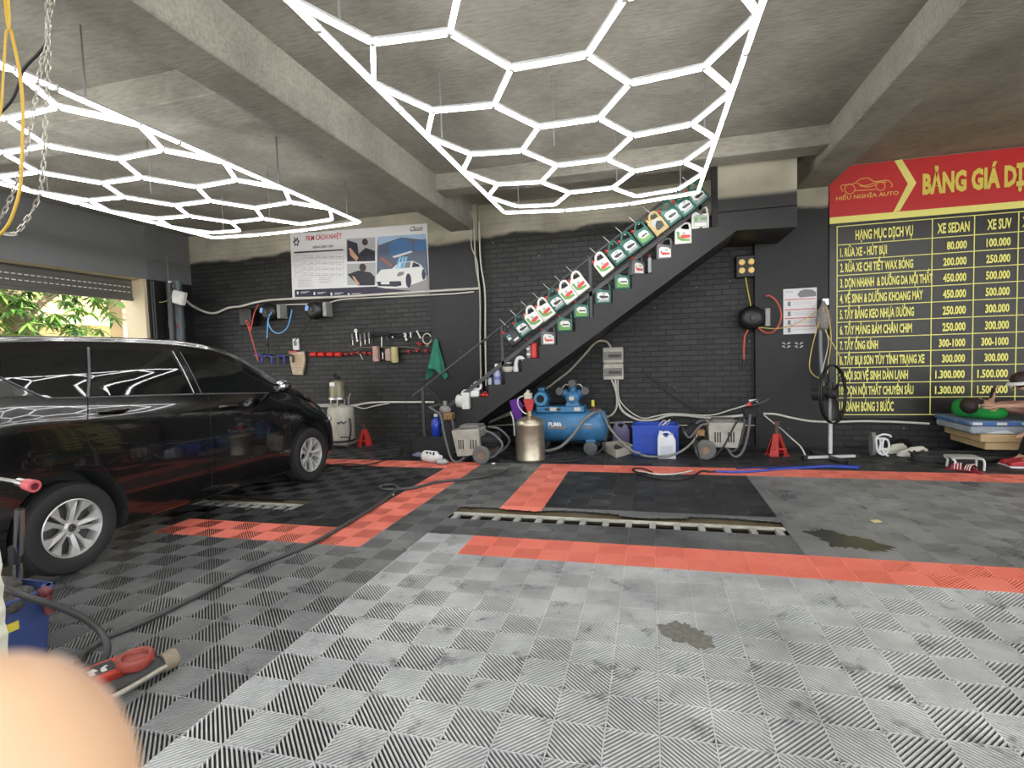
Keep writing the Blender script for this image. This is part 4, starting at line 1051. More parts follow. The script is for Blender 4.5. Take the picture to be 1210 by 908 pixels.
c = at(504.5, 400.5, y=yt_-.05); mb = MB(); mb.tube([c+Vector((.08*math.cos(t*PI/8), 0, .09*math.sin(t*PI/8))) for t in range(16)], .011, 6, smooth=0, closed=True); mb.b2((c.x-.008, c.y-.01, c.z-.13), (c.x+.008, YB, c.z-.09)); tag(mb.build('clamp_ring', mat('pale_ring', (.55, .5, .4), .4), None, 40), 'pale ring clamp hanging beside the green cloth', 'ring')
for i, (px_, col_, lb) in enumerate(((444.5, (.55, .33, .3), 'pink patterned spray can at left of the three cans'), (459.5, (.5, .36, .3), 'pinkish can between pink can and yellow can on lower rack'), (466.5, (.6, .55, .22), 'yellow patterned can on the lower tool rack'))):
    c = at(px_, 419 if i else 418, y=yt_-.06); t_ = thing('spray_can', lb, 'spray can', (c.x, c.y, c.z-.13), 'cans hung on the lower tool rack')
    h = .13 if i != 1 else .10
    mb = MB(); mb.cyl((c.x, c.y, c.z-h), (c.x, c.y, c.z+h), .065, n=16); mb.build('body', mat('can%d' % i, col_, .4, noise=.5, nscale=30), t_, 40)
    mb = MB(); mb.cyl((c.x, c.y, c.z-h-.012), (c.x, c.y, c.z-h), .05, n=16); mb.build('cap', mat('can_cap%d' % i, (.6, .2, .16) if i < 2 else (.7, .66, .3), .4), t_, 40)
mb = MB(); mb.tube(pxline([(417, 414), (425, 411), (455, 410.5), (478, 410), (495, 412.5)], yt_-.1), .010, 6); tag(mb.build('wooden_rod', mat('rod_brown', (.16, .12, .09), .6)), 'thin brown rod lying along the lower tool rack', 'rod')
mb = MB(); mb.tube(pxline([(425, 418), (429, 425)], yt_-.08), .010, 6, smooth=0); mb.tube(pxline([(452, 417), (452.5, 425)], yt_-.08), .008, 6, smooth=0); mb.ball(at(452.5, 424, y=yt_-.08), .025, n=8); tag(mb.build('hand_tool', steel), 'small steel tools dangling from the lower rack', 'tool')
# blue spray guns
for i, (px_, py_, m_) in enumerate(((307, 423, 1), (318.5, 424, 1), (326, 425, 0), (333, 424, 1), (343, 423, 0))):
    c = at(px_, py_, y=yt_-.06); t_ = thing('spray_gun', ['blue spray gun at left end of the blue gun row', 'second blue spray gun from left, under the red hose', 'dark spray gun in the middle of the gun row', 'blue spray gun right of the middle dark gun', 'dark spray gun nearest the paper bag'][i], 'spray gun', (c.x, c.y, c.z-.08), 'spray guns on the left rack')
    mb = MB(); mb.tube([c+Vector((-.09, 0, .05)), c+Vector((.03, 0, .05)), c+Vector((.06, 0, .0)), c+Vector((.05, 0, -.09))], .022, 8); mb.build('body', mat('gun_blue', (.04, .05, .32), .35) if m_ else dgrey, t_, 50)
    mb = MB(); mb.cyl(c+Vector((-.09, 0, .05)), c+Vector((-.13, 0, .05)), .01, n=8); mb.build('tip', steel, t_)
# wall switch and paper bag
a = at(350, 407, y=YB-.02); sw = thing('wall_socket', 'white wall socket just above the hanging paper bag', 'socket', (a.x, a.y, a.z-.1))
mb = MB(); mb.box(a, (.13, .05, .22), bev=.01); mb.build('plate', white, sw); mb = MB(); mb.box(a+Vector((0, -.028, .01)), (.06, .012, .08), bev=.004); mb.build('switch', grey, sw)
a = at(352, 429, y=YB-.04); pb = thing('paper_bag', 'cream paper bag printed brown, hung on wall near the car mirror', 'paper bag', (a.x, a.y, a.z-.23))
mb = MB(); mb.prism([(a.x-.17, a.z+.20), (a.x+.16, a.z+.21), (a.x+.17, a.z+.05), (a.x+.10, a.z-.23), (a.x-.11, a.z-.22), (a.x-.15, a.z)], a.y-.025, a.y+.025, 'y', bev=.01); mb.build('bag', mat('bag_cream', (.62, .5, .36), .7, noise=.3, nscale=14), pb)
mb = MB()
for i in range(5): mb.b2((a.x-.12+.01*i, a.y-.027, a.z+.12-.055*i), (a.x+.12-.01*i, a.y-.024, a.z+.15-.055*i))
mb.build('print', mat('bag_print', (.5, .33, .2), .7), pb); mb = MB(); mb.b2((a.x-.17, a.y-.03, a.z+.195), (a.x+.0, a.y+.03, a.z+.225)); mb.build('clip', red, pb)
# green cloth hung on the pillar edge
c = at(515, 418, y=YB-.13); mb = MB(); t_ = bmesh.new()
n = 22; rings = []
for j in range(9):
    f_ = j/8; z = c.z+.25-.60*f_; wd = .03+.16*f_**1.1; rings.append([t_.verts.new((c.x+.02-.03*f_+wd*math.cos(2*PI*k/n)*(1+.18*math.sin(5*2*PI*k/n)*f_), YB-.13-.02-.0*f_+.35*wd*math.sin(2*PI*k/n)*(1+.5*math.sin(6*2*PI*k/n+1)), z-(.10*math.cos(2*PI*k/n*2+.6) if j == 8 else .10*f_**3*math.cos(2*PI*k/n*2+.6)))) for k in range(n)])
for A, B in zip(rings, rings[1:]):
    for k in range(n): t_.faces.new((A[k], A[(k+1) % n], B[(k+1) % n], B[k]))
t_.faces.new(rings[0]); mb.merge(t_); tag(mb.build('cloth', mat('cloth_green', (.03, .23, .15), .8, noise=.3), None, 180), 'green microfibre cloth hanging at the pillar edge', 'cloth')

# ================================================================== OIL JUGS
jm = {'green': mat('jug_green', (.012, .10, .075), .3), 'white': mat('jug_white', (.74, .73, .68), .35), 'grey': mat('jug_grey', (.11, .112, .115), .35), 'black': mat('jug_black', (.02, .02, .022), .3), 'gold': mat('jug_gold', (.42, .31, .13), .35)}
lab_w = mat('label_white', (.7, .71, .68), .45); lab_r = mat('label_red', (.6, .06, .05), .45); lab_g = mat('label_green', (.13, .33, .07), .45); lab_gr = mat('label_grey', (.33, .36, .36), .45); lab_k = mat('label_black', (.025, .025, .025), .45)
def jug_proto(col, style):
    t = thing('oil_jug', 'oil jug', 'oil jug', (0, 0, 0))
    m_ = jm[col]; D = .052
    mb = MB(); mb.prism([(-.10, 0), (.10, 0), (.10, .195), (.055, .205), (.0, .212), (-.035, .232), (-.055, .245), (-.085, .225), (-.10, .20)], -D, D, 'y', bev=.013, seg=2)
    mb.tube([(.086, 0, .18), (.088, 0, .235), (.078, 0, .288), (.045, 0, .305), (.0, 0, .292), (-.04, 0, .245)], .0165, 10, smooth=5)
    mb.build('bottle', m_, t, 40)
    mb = MB(); mb.cyl((-.060, 0, .232), (-.083, 0, .266), .021, n=14); mb.build('cap', {'white': lab_r, 'gold': jm['gold']}.get(col, red), t, 40)
    y0 = -D-.0015
    mb = MB()
    P = lambda pts, i, d=0: mb.m(i).prism(pts, y0-d, -D+.001, 'y')
    if style == 'white':
        P([(-.082, .03), (.072, .03), (.072, .15), (.03, .178), (-.05, .185), (-.082, .17)], 0)
        P([(-.08, .18), (-.075, .075), (-.02, .04), (.07, .035), (.07, .065), (.0, .075), (-.045, .11), (-.05, .18)], 1, .001)
        P([(-.045, .09), (.0, .075), (.075, .085), (.075, .125), (.02, .13), (-.03, .125)], 2, .0015)
        P([(-.012, .135), (.02, .135), (.02, .165), (-.012, .165)], 3, .0015)
    elif style == 'green':
        P([(-.075, .09), (-.03, .06), (.07, .065), (.078, .12), (.055, .165), (-.03, .175), (-.07, .165)], 0)
        P([(-.07, .03), (.075, .03), (.075, .06), (.0, .07), (-.06, .06)], 3, .0005)
        P([(-.05, .105), (-.02, .08), (.065, .085), (.065, .11), (.0, .125), (-.04, .125)], 4, .001)
        P([(-.01, .135), (.03, .135), (.03, .16), (-.01, .16)], 3, .001)
    elif style == 'lime':
        P([(-.05, .08), (.06, .075), (.07, .12), (.045, .168), (-.035, .175), (-.06, .15)], 0)
        P([(-.075, .03), (.075, .03), (.08, .10), (.06, .075), (-.02, .075), (-.055, .12), (-.075, .17)], 1, .0005)
        P([(-.03, .10), (.055, .10), (.055, .12), (-.03, .122)], 4, .001)
    elif style == 'redlab':
        P([(-.07, .025), (.072, .025), (.072, .14), (.03, .17), (-.05, .18), (-.07, .15)], 0)
        P([(-.055, .10), (-.045, .145), (-.035, .10), (.06, .09), (.06, .065), (-.03, .06)], 2, .001)
        P([(.0, .12), (.035, .12), (.035, .145), (.0, .145)], 3, .001)
    elif style == 'gold':
        P([(-.07, .16), (-.04, .2), (.05, .2), (.05, .15), (.0, .12), (-.05, .12)], 3)
        P([(-.05, .07), (-.02, .05), (.06, .06), (.07, .13), (.02, .17), (-.03, .13)], 4, .0005)
    elif style == 'black':
        P([(-.06, .10), (-.01, .10), (-.01, .13), (-.06, .145)], 0); P([(.0, .04), (.08, .04), (.08, .07), (.0, .07)], 0); P([(-.06, .15), (.0, .15), (.0, .17), (-.06, .17)], 5)
    elif style == 'pale':
        P([(-.08, .02), (.08, .02), (.08, .18), (-.04, .2), (-.08, .18)], 3)
        P([(-.07, .10), (-.03, .10), (-.03, .16), (-.07, .16)], 1, .001); P([(.0, .12), (.07, .12), (.07, .15), (.0, .15)], 1, .001); P([(-.07, .03), (.07, .03), (.07, .08), (-.07, .08)], 0, .001)
    mb.m(0).build('label', [lab_w, lab_g, lab_r, lab_gr, lab_k, mat('label_blue', (.08, .35, .5), .45)], t)
    return t
def with_hook(t):
    mb = MB(); mb.cyl((.03, 0, .29), (.005, .005, .44), .004, n=6); mb.tube([(.03, 0, .29), (.04, 0, .275), (.055, 0, .285)], .004, 6); o = mb.build('hanging_hook', mat('hook_steel', (.55, .56, .58), .3), t); return t
hang = [('black', 'black', (604.3, 397)), ('green', 'green', (616.6, 386)), ('white', 'white', (629.8, 375.8)), ('white', 'white', (643.7, 366)), ('green', 'green', (656.6, 355.4)), ('white', 'white', (669.8, 346)), ('white', 'white', (683.7, 335)),
        ('white', 'white', (711.9, 313)), ('green', 'green', (728, 300)), ('green', 'green', (742.7, 289)), ('green', 'lime', (758.9, 277)), ('gold', 'gold', (775.7, 265)), ('green', 'green', (791.2, 253)), ('green', 'green', (807.4, 242)), ('green', 'green', (822.5, 230))]
hl = ['black oil jug with small white labels, lowest of the jugs hung on the stair rail', 'dark green hung jug between the black jug and two white jugs', 'lower of the two white jugs hung above the lowest green jug', 'upper of the two white jugs hung just below the lone green jug', 'dark green hung jug squeezed between two pairs of white jugs',
      'lower of the two white jugs hung left of the middle railing post', 'white jug hung directly left of the middle railing post', 'white jug hung alone directly right of the middle railing post', 'dark green hung jug next above the white jug right of the post', 'middle one of the three green jugs hung below the gold jug', 'green hung jug with bright lime label just below the gold jug',
      'gold oil jug with black label hung high on the stair rail', 'dark green hung jug next above the gold jug', 'dark green hung jug second above the gold jug, under the light frame', 'topmost green hung jug behind the corner of the hexagon light']
YJ = YS-.045
protos = {}
TILT = -ang
for (c_, s_, (px_, py_)), lb in zip(hang, hl):
    k_ = (c_, s_, 'h')
    p = at(px_, py_, y=YJ)
    off = Vector((0, 0, .145)); off.rotate(Euler((0, TILT, 0)))
    loc = p-off
    if k_ not in protos:
        t = with_hook(jug_proto(c_, s_)); protos[k_] = t; t.location = loc; t.rotation_euler = (0, TILT, 0); t['label'] = lb; t['group'] = 'oil jugs hung along the stair rail'
    else: dup(protos[k_], loc, (0, TILT, 0), lb, 'oil jugs hung along the stair rail')
stand = [('grey', 'redlab', 648, 3, .35, 'dark grey jug with red and white label, lowest jug standing on the stair steps'), ('green', 'lime', 668, 4, .1, 'green jug with lime label standing one step above the lowest grey jug'), ('green', 'lime', 687.5, 5, .1, 'green jug standing on the step just left of the middle railing post'),
         ('green', 'green', 713, 6, .1, 'green jug with silver label standing on the step just right of the middle post'), ('green', 'lime', 735.5, 7, .2, 'green jug standing on the step below the pair of grey jugs'), ('grey', 'redlab', 752.5, 8, .75, 'mid grey jug turned sideways, sharing its step with a slim pale bottle'),
         ('grey', 'redlab', 785, 9, .15, 'dark grey jug with red label standing below the white jug on the steps'), ('white', 'white', 807, 10, .1, 'white jug standing on the second highest step'), ('white', 'pale', 827, 11, .05, 'pale jug with small green print standing on the highest step')]
for c_, s_, px_, k, rz_, lb in stand:
    z = 1.063+.1822*k; p = at(px_, 400, y=YS+.10); x = at(px_, {3: 408, 4: 393, 5: 376, 6: 361, 7: 343, 8: 325, 9: 306, 10: 288, 11: 270}[k], y=YS+.08).x
    k_ = (c_, s_, 's'); loc = (x, YS+.062, z+.002)
    if k_ not in protos:
        t = jug_proto(c_, s_); protos[k_] = t; t.location = loc; t.rotation_euler = (0, 0, rz_); t['label'] = lb; t['group'] = 'oil jugs standing on the stair steps'; t.scale = (1.08, .9, .9)
    else: dup(protos[k_], loc, (0, 0, rz_), lb, 'oil jugs standing on the stair steps')
x = at(768, 324, y=YS+.08).x; z = 1.063+.1822*8
t = thing('oil_bottle', 'slim pale bottle with red cap beside the sideways grey jug', 'bottle', (x, YS+.09, z))
mb = MB(); mb.box((x, YS+.09, z+.12), (.05, .09, .24), bev=.015); mb.build('bottle', jm['grey'], t); mb = MB(); mb.box((x, YS+.04, z+.12), (.04, .012, .19)); mb.build('label', lab_gr, t); mb = MB(); mb.cyl((x, YS+.09, z+.24), (x, YS+.09, z+.265), .018, n=12); mb.build('cap', red, t)

# ------------------------------------------------------------------ odds and ends on the lower steps
def stepz(k): return 1.063+.1822*k
def sx(px_, py_): return at(px_, py_, y=YS+.07).x
ys_ = YS+.075
x = sx(629, 424); z = stepz(2)
t = thing('red_bottle', 'red and grey bottle with black handle on step below the grey jug', 'bottle', (x, ys_, z))
mb = MB(); mb.box((x+.035, ys_, z+.115), (.09, .09, .23), bev=.02); mb.build('red_body', red, t); mb = MB(); mb.box((x-.045, ys_, z+.10), (.06, .08, .2), bev=.015); mb.build('grey_body', grey, t)
mb = MB(); mb.tube([(x-.03, ys_, z+.2), (x-.0, ys_, z+.28), (x+.05, ys_, z+.29), (x+.085, ys_, z+.22)], .012, 8); mb.build('handle', black, t); mb = MB(); mb.cyl((x-.055, ys_, z+.2), (x-.055, ys_, z+.29), .013, n=10); mb.build('cap', red, t)
mb = MB(); mb.b2((x-.075, ys_-.045, z+.05), (x-.02, ys_-.04, z+.08)); mb.b2((x-.075, ys_-.045, z+.13), (x-.03, ys_-.04, z+.16)); mb.build('label', lab_w, t)
x = sx(612, 439); z = stepz(1)
t = thing('foam_sprayer', 'white curved spray nozzle with pink cap standing on lower step', 'sprayer', (x, ys_, z))
mb = MB(); mb.tube([(x-.02, ys_, z), (x-.025, ys_, z+.12), (x-.0, ys_, z+.19), (x+.06, ys_, z+.20), (x+.10, ys_, z+.15)], .03, 10); mb.build('body', white, t, 60); mb = MB(); mb.ball((x+.11, ys_, z+.135), .042, n=12); mb.build('cap', mat('pink', (.62, .33, .32), .4), t, 40)
x = sx(600, 440)-.0; t = thing('wax_pot', 'round cream pot with black and white lid on step beside railing post', 'pot', (x, ys_, z))
mb = MB(); mb.lathe([(.055, 0), (.078, .03), (.08, .075), (.0, .075)], 20, Matrix.Translation((x, ys_, z))); mb.build('bowl', offw, t, 40); mb = MB(); mb.lathe([(.08, .076), (.08, .115), (.06, .125), (.0, .125)], 20, Matrix.Translation((x, ys_, z))); mb.build('band', black, t, 40); mb = MB(); mb.lathe([(.06, .126), (.05, .14), (.0, .14)], 20, Matrix.Translation((x, ys_, z))); mb.build('lid', white, t, 40)
x = sx(606.5, 440)+.0; mb = MB(); mb.box((x+.03, ys_+.02, z+.045), (.06, .05, .09), bev=.006); tag(mb.build('small_box', white), 'tiny white box between the cream pot and white nozzle', 'box')
z = stepz(0); x = sx(588, 455)
t = thing('spray_bottle', 'pale blue bottle with white cap standing on step by railing post', 'spray bottle', (x, ys_, z))
mb = MB(); mb.lathe([(.05, 0), (.056, .01), (.056, .16), (.045, .20), (.03, .23), (.0, .23)], 20, Matrix.Translation((x, ys_, z))); mb.build('bottle', mat('pale_blue', (.33, .37, .55), .25), t, 40); mb = MB(); mb.lathe([(.034, .23), (.036, .29), (.025, .305), (.0, .305)], 16, Matrix.Translation((x, ys_, z))); mb.build('cap', white, t, 40); mb = MB(); mb.lathe([(.057, .07), (.057, .12)], 20, Matrix.Translation((x, ys_, z)), cap=False); mb.build('label', mat('label_navy', (.12, .16, .4), .4), t, 40)
x = sx(579, 455); t = thing('small_bottle', 'small pale bottle with white straw left of the pale blue bottle', 'bottle', (x, ys_, z))
mb = MB(); mb.lathe([(.03, 0), (.033, .07), (.02, .10), (.0, .10)], 14, Matrix.Translation((x, ys_, z))); mb.build('bottle', mat('pale_grey', (.4, .43, .5), .3), t, 40); mb = MB(); mb.cyl((x, ys_, z+.08), (x-.06, ys_, z+.19), .006, n=6); mb.build('straw', white, t)
z = stepz(-1); x = sx(563, 470)
t = thing('tape_dispenser', 'white tape rolls and reel lying on a low step', 'tape', (x, ys_, z))
mb = MB(); mb.box((x-.02, ys_, z+.05), (.13, .1, .10), bev=.015); mb.build('box', white, t); mb = MB(); mb.lathe([(.035, -.025), (.07, -.025), (.07, .025), (.035, .025), (.035, -.025)], 20, Matrix.Translation((x+.02, ys_-.0, z+.165)) @ Matrix.Rotation(PI/2, 4, 'X') @ Matrix.Rotation(.3, 4, 'Y'), cap=False); mb.build('roll', white, t, 40); mb = MB(); mb.cyl((x-.05, ys_, z+.10), (x-.06, ys_, z+.18), .025, n=12); mb.build('knob', white, t, 40)
x = sx(572, 470); mb = MB(); mb.ball((x-.01, ys_, z+.03), .035, (1.2, 1, .8), 10); mb.box((x+.05, ys_, z+.02), (.06, .05, .04), bev=.01); mb.tube([(x-.02, ys_, z+.03), (x+.02, ys_, z+.08), (x+.05, ys_, z+.03)], .008, 6); tag(mb.build('red_coupling', red, None, 50), 'small red coupling lying beside the tape rolls', 'coupling')
z = stepz(-2); x = sx(550, 485)
t = thing('white_canister', 'white ribbed canister with round lid on lowest visible step', 'canister', (x, ys_, z))
mb = MB(); mb.box((x+.03, ys_-.02, z+.13), (.12, .14, .25), bev=.025, seg=2)
for i in range(6): mb.box((x+.03, ys_-.095, z+.05+.033*i), (.1, .012, .012), bev=.003)
mb.build('body', white, t, 40); mb = MB(); mb.lathe([(.10, -.05), (.105, 0), (.09, .05), (.0, .06)], 20, Matrix.Translation((x-.075, ys_, z+.125)) @ Matrix.Rotation(-PI/2, 4, 'Y')); mb.build('drum_end', mat('white_worn', (.6, .59, .56), .5), t, 40); mb = MB(); mb.tube([(x-.06, ys_, z+.22), (x-.02, ys_, z+.28), (x+.06, ys_, z+.28), (x+.08, ys_, z+.24)], .012, 8); mb.build('handle', white, t, 60)

# ================================================================== UNDER THE STAIRS
# stainless pressure tank
x0_, x1_ = at(609, 546, y=7.12).x, at(643.5, 546, y=7.12).x; cx_ = (x0_+x1_)/2; R_ = (x1_-x0_)/2; cy_ = 7.12+R_*.3
t = thing('foam_tank', 'tall brushed steel foam tank standing on floor left of blue compressor', 'tank', (cx_, cy_, 0))
mb = MB(); mb.lathe([(R_*.96, 0), (R_, .02), (R_, .04), (R_*.985, .05), (R_*.985, .50), (R_, .51), (R_*.97, .55), (R_*.7, .60), (R_*.25, .625), (.0, .63)], 40, Matrix.Translation((cx_, cy_, 0))); mb.build('vessel', mat('brushed_steel', (.58, .53, .40), .33, .85, noise=.3, nscale=12), t, 40)
mb = MB(); mb.cyl((cx_, cy_, .62), (cx_, cy_, .70), .035, n=14); mb.cyl((cx_, cy_, .68), (cx_+.0, cy_, .73), .02, n=12); mb.build('neck', mat('brass', (.45, .35, .18), .35, .8), t, 40)
mb = MB(); mb.prism([(cx_-.03, .70), (cx_+.04, .70), (cx_+.075, .84), (cx_+.03, .88), (cx_-.08, .86), (cx_-.06, .80)], cy_-.03, cy_+.03, 'y', bev=.008); mb.build('red_valve', redp, t)
mb = MB(); mb.box((cx_-.01, cy_, .91), (.11, .08, .085), bev=.01); mb.cyl((cx_-.03, cy_, .94), (cx_-.0, cy_, .99), .022, n=10); mb.build('gauge_head', offw, t)
mb = MB(); mb.tube([(cx_-.05, cy_, .92), (cx_-.15, cy_, .88), (cx_-.16, cy_, .78), (cx_-.08, cy_-.02, .68), (cx_-.03, cy_-.02, .66)], .009, 8); mb.build('feed_hose', cable_w, t, 60)
p = at(610, 484, y=7.45); mb = MB(); mb.prism([(p.x-.10, p.z+.13), (p.x+.03, p.z+.17), (p.x+.10, p.z+.06), (p.x+.08, p.z-.12), (p.x-.02, p.z-.17), (p.x-.06, p.z-.05)], 7.43, 7.50, 'y', bev=.02); t2 = mb.build('purple_cloth', mat('cloth_purple', (.10, .02, .24), .8), None, 40); tag(t2, 'purple cloth hung on a white bracket left of the steel tank', 'cloth')
wire('white_bracket', 'white curved tube beside the purple cloth, left of steel tank', 'tube', [(603, 487), (606, 494), (607.5, 505), (608, 515)], 7.42, .012, white)
# compressor
t = thing('air_compressor', 'blue belt driven air compressor on horizontal tank under the stairs', 'air compressor', (-1.15, 7.86, 0))
yc_ = 7.86; xr_ = at(718.5, 510, y=yc_).x; xl_ = xr_-1.22; rz_ = .245; cz = .405
mb = MB(); Mh = Matrix.Translation((xl_, yc_, cz)) @ Matrix.Rotation(PI/2, 4, 'Y')
mb.lathe([(.0, -.02), (rz_*.5, 0), (rz_*.85, .04), (rz_, .11), (rz_, 1.11), (rz_*.85, 1.18), (rz_*.5, 1.215), (.0, 1.235)], 36, Mh); mb.build('tank', blueb, t, 60)
for x in (xr_-.24, xl_+.2):
    mb = MB(); mb.prism([(x-.07, .22), (x+.07, .22), (x+.05, .10), (x-.05, .10)], yc_-.2, yc_+.2, 'y'); mb.build('foot', blueb, t)
    mb = MB()
    mb.lathe([(.0, -.03), (.085, -.03), (.10, -.02), (.10, .02), (.085, .03), (.0, .03)], 20, Matrix.Translation((x, yc_-.24, .10)) @ Matrix.Rotation(PI/2, 4, 'X')); mb.lathe([(.0, -.03), (.085, -.03), (.10, -.02), (.10, .02), (.085, .03), (.0, .03)], 20, Matrix.Translation((x, yc_+.24, .10)) @ Matrix.Rotation(PI/2, 4, 'X')); mb.cyl((x, yc_-.25, .10), (x, yc_+.25, .1), .02); mb.build('wheel', mat('wheel_grey', (.08, .085, .09), .6), t, 40)
ptop = at(648, 488, y=yc_-.2).z
mb = MB(); px0, px1 = at(634, 490, y=yc_-.18).x, at(690, 490, y=yc_-.18).x; mb.b2((px0, yc_-.18, cz+rz_-.03), (px1, yc_+.18, cz+rz_+.055), bev=.005); mb.build('base_plate', mat('blue_plate', (.05, .22, .42), .45, noise=.3), t)
mb = MB(); q = cz+rz_
for a_, b_ in ((.18, .27), (.42, .52)): mb.b2((px0+(px1-px0)*a_, yc_-.186, q), (px0+(px1-px0)*b_, yc_-.178, q+.03))
mb.build('slot', black, t)
mb = MB()
for a_, b_ in ((.29, .43), (.80, .93)): mb.b2((px0+(px1-px0)*a_, yc_-.187, q-.01), (px0+(px1-px0)*b_, yc_-.179, q+.045))
mb.build('sticker', offw, t)
zt_ = cz+rz_+.055
c = at(639, 480, y=yc_-.14); c = Vector((c.x, yc_-.02, zt_+.115))
mb = MB(); mb.cyl((c.x, yc_-.14, c.z), (c.x, yc_+.17, c.z), .105, n=24); mb.b2((c.x-.08, yc_-.1, zt_), (c.x+.08, yc_+.12, zt_+.05)); mb.prism([(c.x-.04, c.z+.08), (c.x+.04, c.z+.08), (c.x+.055, c.z+.16), (c.x-.055, c.z+.16)], yc_-.08, yc_+.06, 'y', bev=.008)
for k in range(14):
    a_ = 2*PI*k/14; mb.box((c.x+.108*math.cos(a_), yc_+.02, c.z+.108*math.sin(a_)), (.02, .24, .006), rot=(0, -a_, 0))
mo = mb.build('motor', blueb, t, 40)
mb = MB(); mb.lathe([(.06, -.02), (.098, -.02), (.105, 0), (.098, .012), (.06, .012), (.06, -.02)], 28, Matrix.Translation((c.x, yc_-.15, c.z)) @ Matrix.Rotation(PI/2, 4, 'X'), cap=False); mb.build('fan_ring', mat('blue_light', (.07, .3, .5), .4), mo, 40); mb = MB(); mb.cyl((c.x, yc_-.155, c.z), (c.x, yc_-.14, c.z), .06, n=20); mb.build('fan_grille', blackm, mo)
c = at(676.5, 480, y=yc_-.1); c = Vector((c.x, yc_-.02, zt_+.12))
mb = MB(); mb.lathe([(.06, -.15), (.095, -.13), (.10, .08), (.06, .12), (.0, .12)], 24, Matrix.Translation(c) @ Matrix.Rotation(PI/2, 4, 'X') @ Matrix.Rotation(0, 4, 'Z')); mb.prism([(c.x-.11, zt_), (c.x+.11, zt_), (c.x+.06, zt_+.09), (c.x-.06, zt_+.09)], yc_-.12, yc_+.08, 'y'); pump = mb.build('pump', blueb, t, 40)
mb = MB(); mb.box(c+Vector((0, -.155, .0)), (.075, .02, .06), bev=.004); mb.build('label_plate', offw, pump)
for a_ in (-1.08, 0, 1.08):
    d = Vector((math.sin(a_), 0, math.cos(a_))); mb = MB()
    mb.cyl(c+d*.07, c+d*.165, .052, n=16)
    for k in range(4): mb.cyl(c+d*(.085+.02*k), c+d*(.093+.02*k), .068, n=16)
    hd = mb.build('cylinder_head', blueb, t, 40)
    mb = MB(); cc = c+d*.215; mb.lathe([(.0, -.03), (.058, -.03), (.062, -.02), (.062, .02), (.055, .03), (.0, .03)], 20, Matrix.Translation(cc+Vector((0, -.06, 0))) @ Matrix.Rotation(PI/2, 4, 'X')); mb.cyl(c+d*.15, cc, .025, n=10); mb.build('air_filter', mat('filter_grey', (.10, .10, .10), .6), hd, 40)
mb = MB(); mb.tube([c+Vector((-.16, -.03, .14)), c+Vector((-.1, -.03, .2)), c+Vector((-.03, -.03, .17))], .01, 8); mb.tube([c+Vector((.16, -.03, .14)), c+Vector((.1, -.03, .2)), c+Vector((.03, -.03, .17))], .01, 8); mb.build('air_pipe', steel, t, 60)
mb = MB(); mb.prism([(at(637, 470, y=yc_).x, zt_+.03), (at(680, 470, y=yc_).x, zt_+.03), (at(688, 470, y=yc_).x, zt_+.20), (at(670, 470, y=yc_).x, zt_+.30), (at(637, 470, y=yc_).x, zt_+.22)], yc_+.13, yc_+.20, 'y', bev=.01); mb.build('belt_guard', blackm, t)
v = at(702, 485, y=yc_-.06); mb = MB(); mb.tube([v+Vector((-.07, 0, -.01)), v, v+Vector((.08, 0, .015))], .022, 8, smooth=0); mb.cyl(v+Vector((0, 0, -.10)), v+Vector((0, 0, .06)), .018, n=10); mb.cyl(v+Vector((.05, -.02, .0)), v+Vector((.05, -.06, .0)), .03, n=12); mb.ball(v+Vector((-.05, -.03, 0)), .03, n=8); mb.build('valve', mat('valve_rust', (.13, .05, .045), .5, noise=.4, nscale=40), t, 40)
mb = MB(); mb.cyl(v+Vector((-.015, 0, .06)), v+Vector((-.015, 0, .15)), .022, n=12); mb.build('yellow_cap', yellow, t)
mb = MB(); a = at(648, 503, y=yc_-rz_)
mb.text('PUMA', Matrix.Translation((a.x, yc_-rz_*1.0-.006, a.z-.012)) @ Matrix.Rotation(PI/2-.27, 4, 'X'), .060, width=.20, bold=.03); b_ = at(690, 503, y=yc_-rz_); mb.b2((b_.x, yc_-rz_*.98, b_.z), (b_.x+.10, yc_-rz_*.93, b_.z+.022)); mb.build('lettering', mat('letter_white', (.8, .82, .85), .5), t)
mb = MB(); mb.b2((a.x, yc_-rz_*1.0, a.z-.05), (a.x+.25, yc_-rz_*.95, a.z-.018)); mb.b2((b_.x+.02, yc_-rz_*1.0, b_.z-.045), (b_.x+.11, yc_-rz_*.95, b_.z-.015)); mb.build('peeling_strip', mat('strip_tan', (.33, .25, .2), .6, noise=.5, nscale=40), t)
# hoses of the compressor
def fl(pts, r, z=None): return [tuple(at(p[0], p[1], z=r if z is None else z)) for p in pts]
wire('air_hose', 'grey hose looping from compressor valve across the blue tank', 'hose', [(709, 486, 7.80), (700, 489, 7.6), (690, 497, 7.52), (678, 513, 7.5), (664, 527, 7.46), (650, 532.5, 7.45), (643, 532.5, 7.45)], 7.5, .022, mat('hose_grey', (.2, .195, .18), .5))
wire('air_hose', 'grey hose from compressor valve slanting down to the white tray', 'hose', [(711, 487, 7.75), (716, 496, 7.6), (722, 508, 7.5), (735, 523, 7.42), (747, 533, 7.4), (757, 536.5, 7.4)], 7.5, .018, mat('hose_grey', (.2, .195, .18), .5))
wire('air_hose', 'thin black hose looping on floor below the compressor', 'hose', [(720, 492, 7.55), (718, 512, 7.5), (712, 530, 7.4), (700, 539, 7.3), (680, 544.5, 7.12), (660, 545.5, 7.1), (644, 545, 7.12)], 7.4, .009, cable_b)
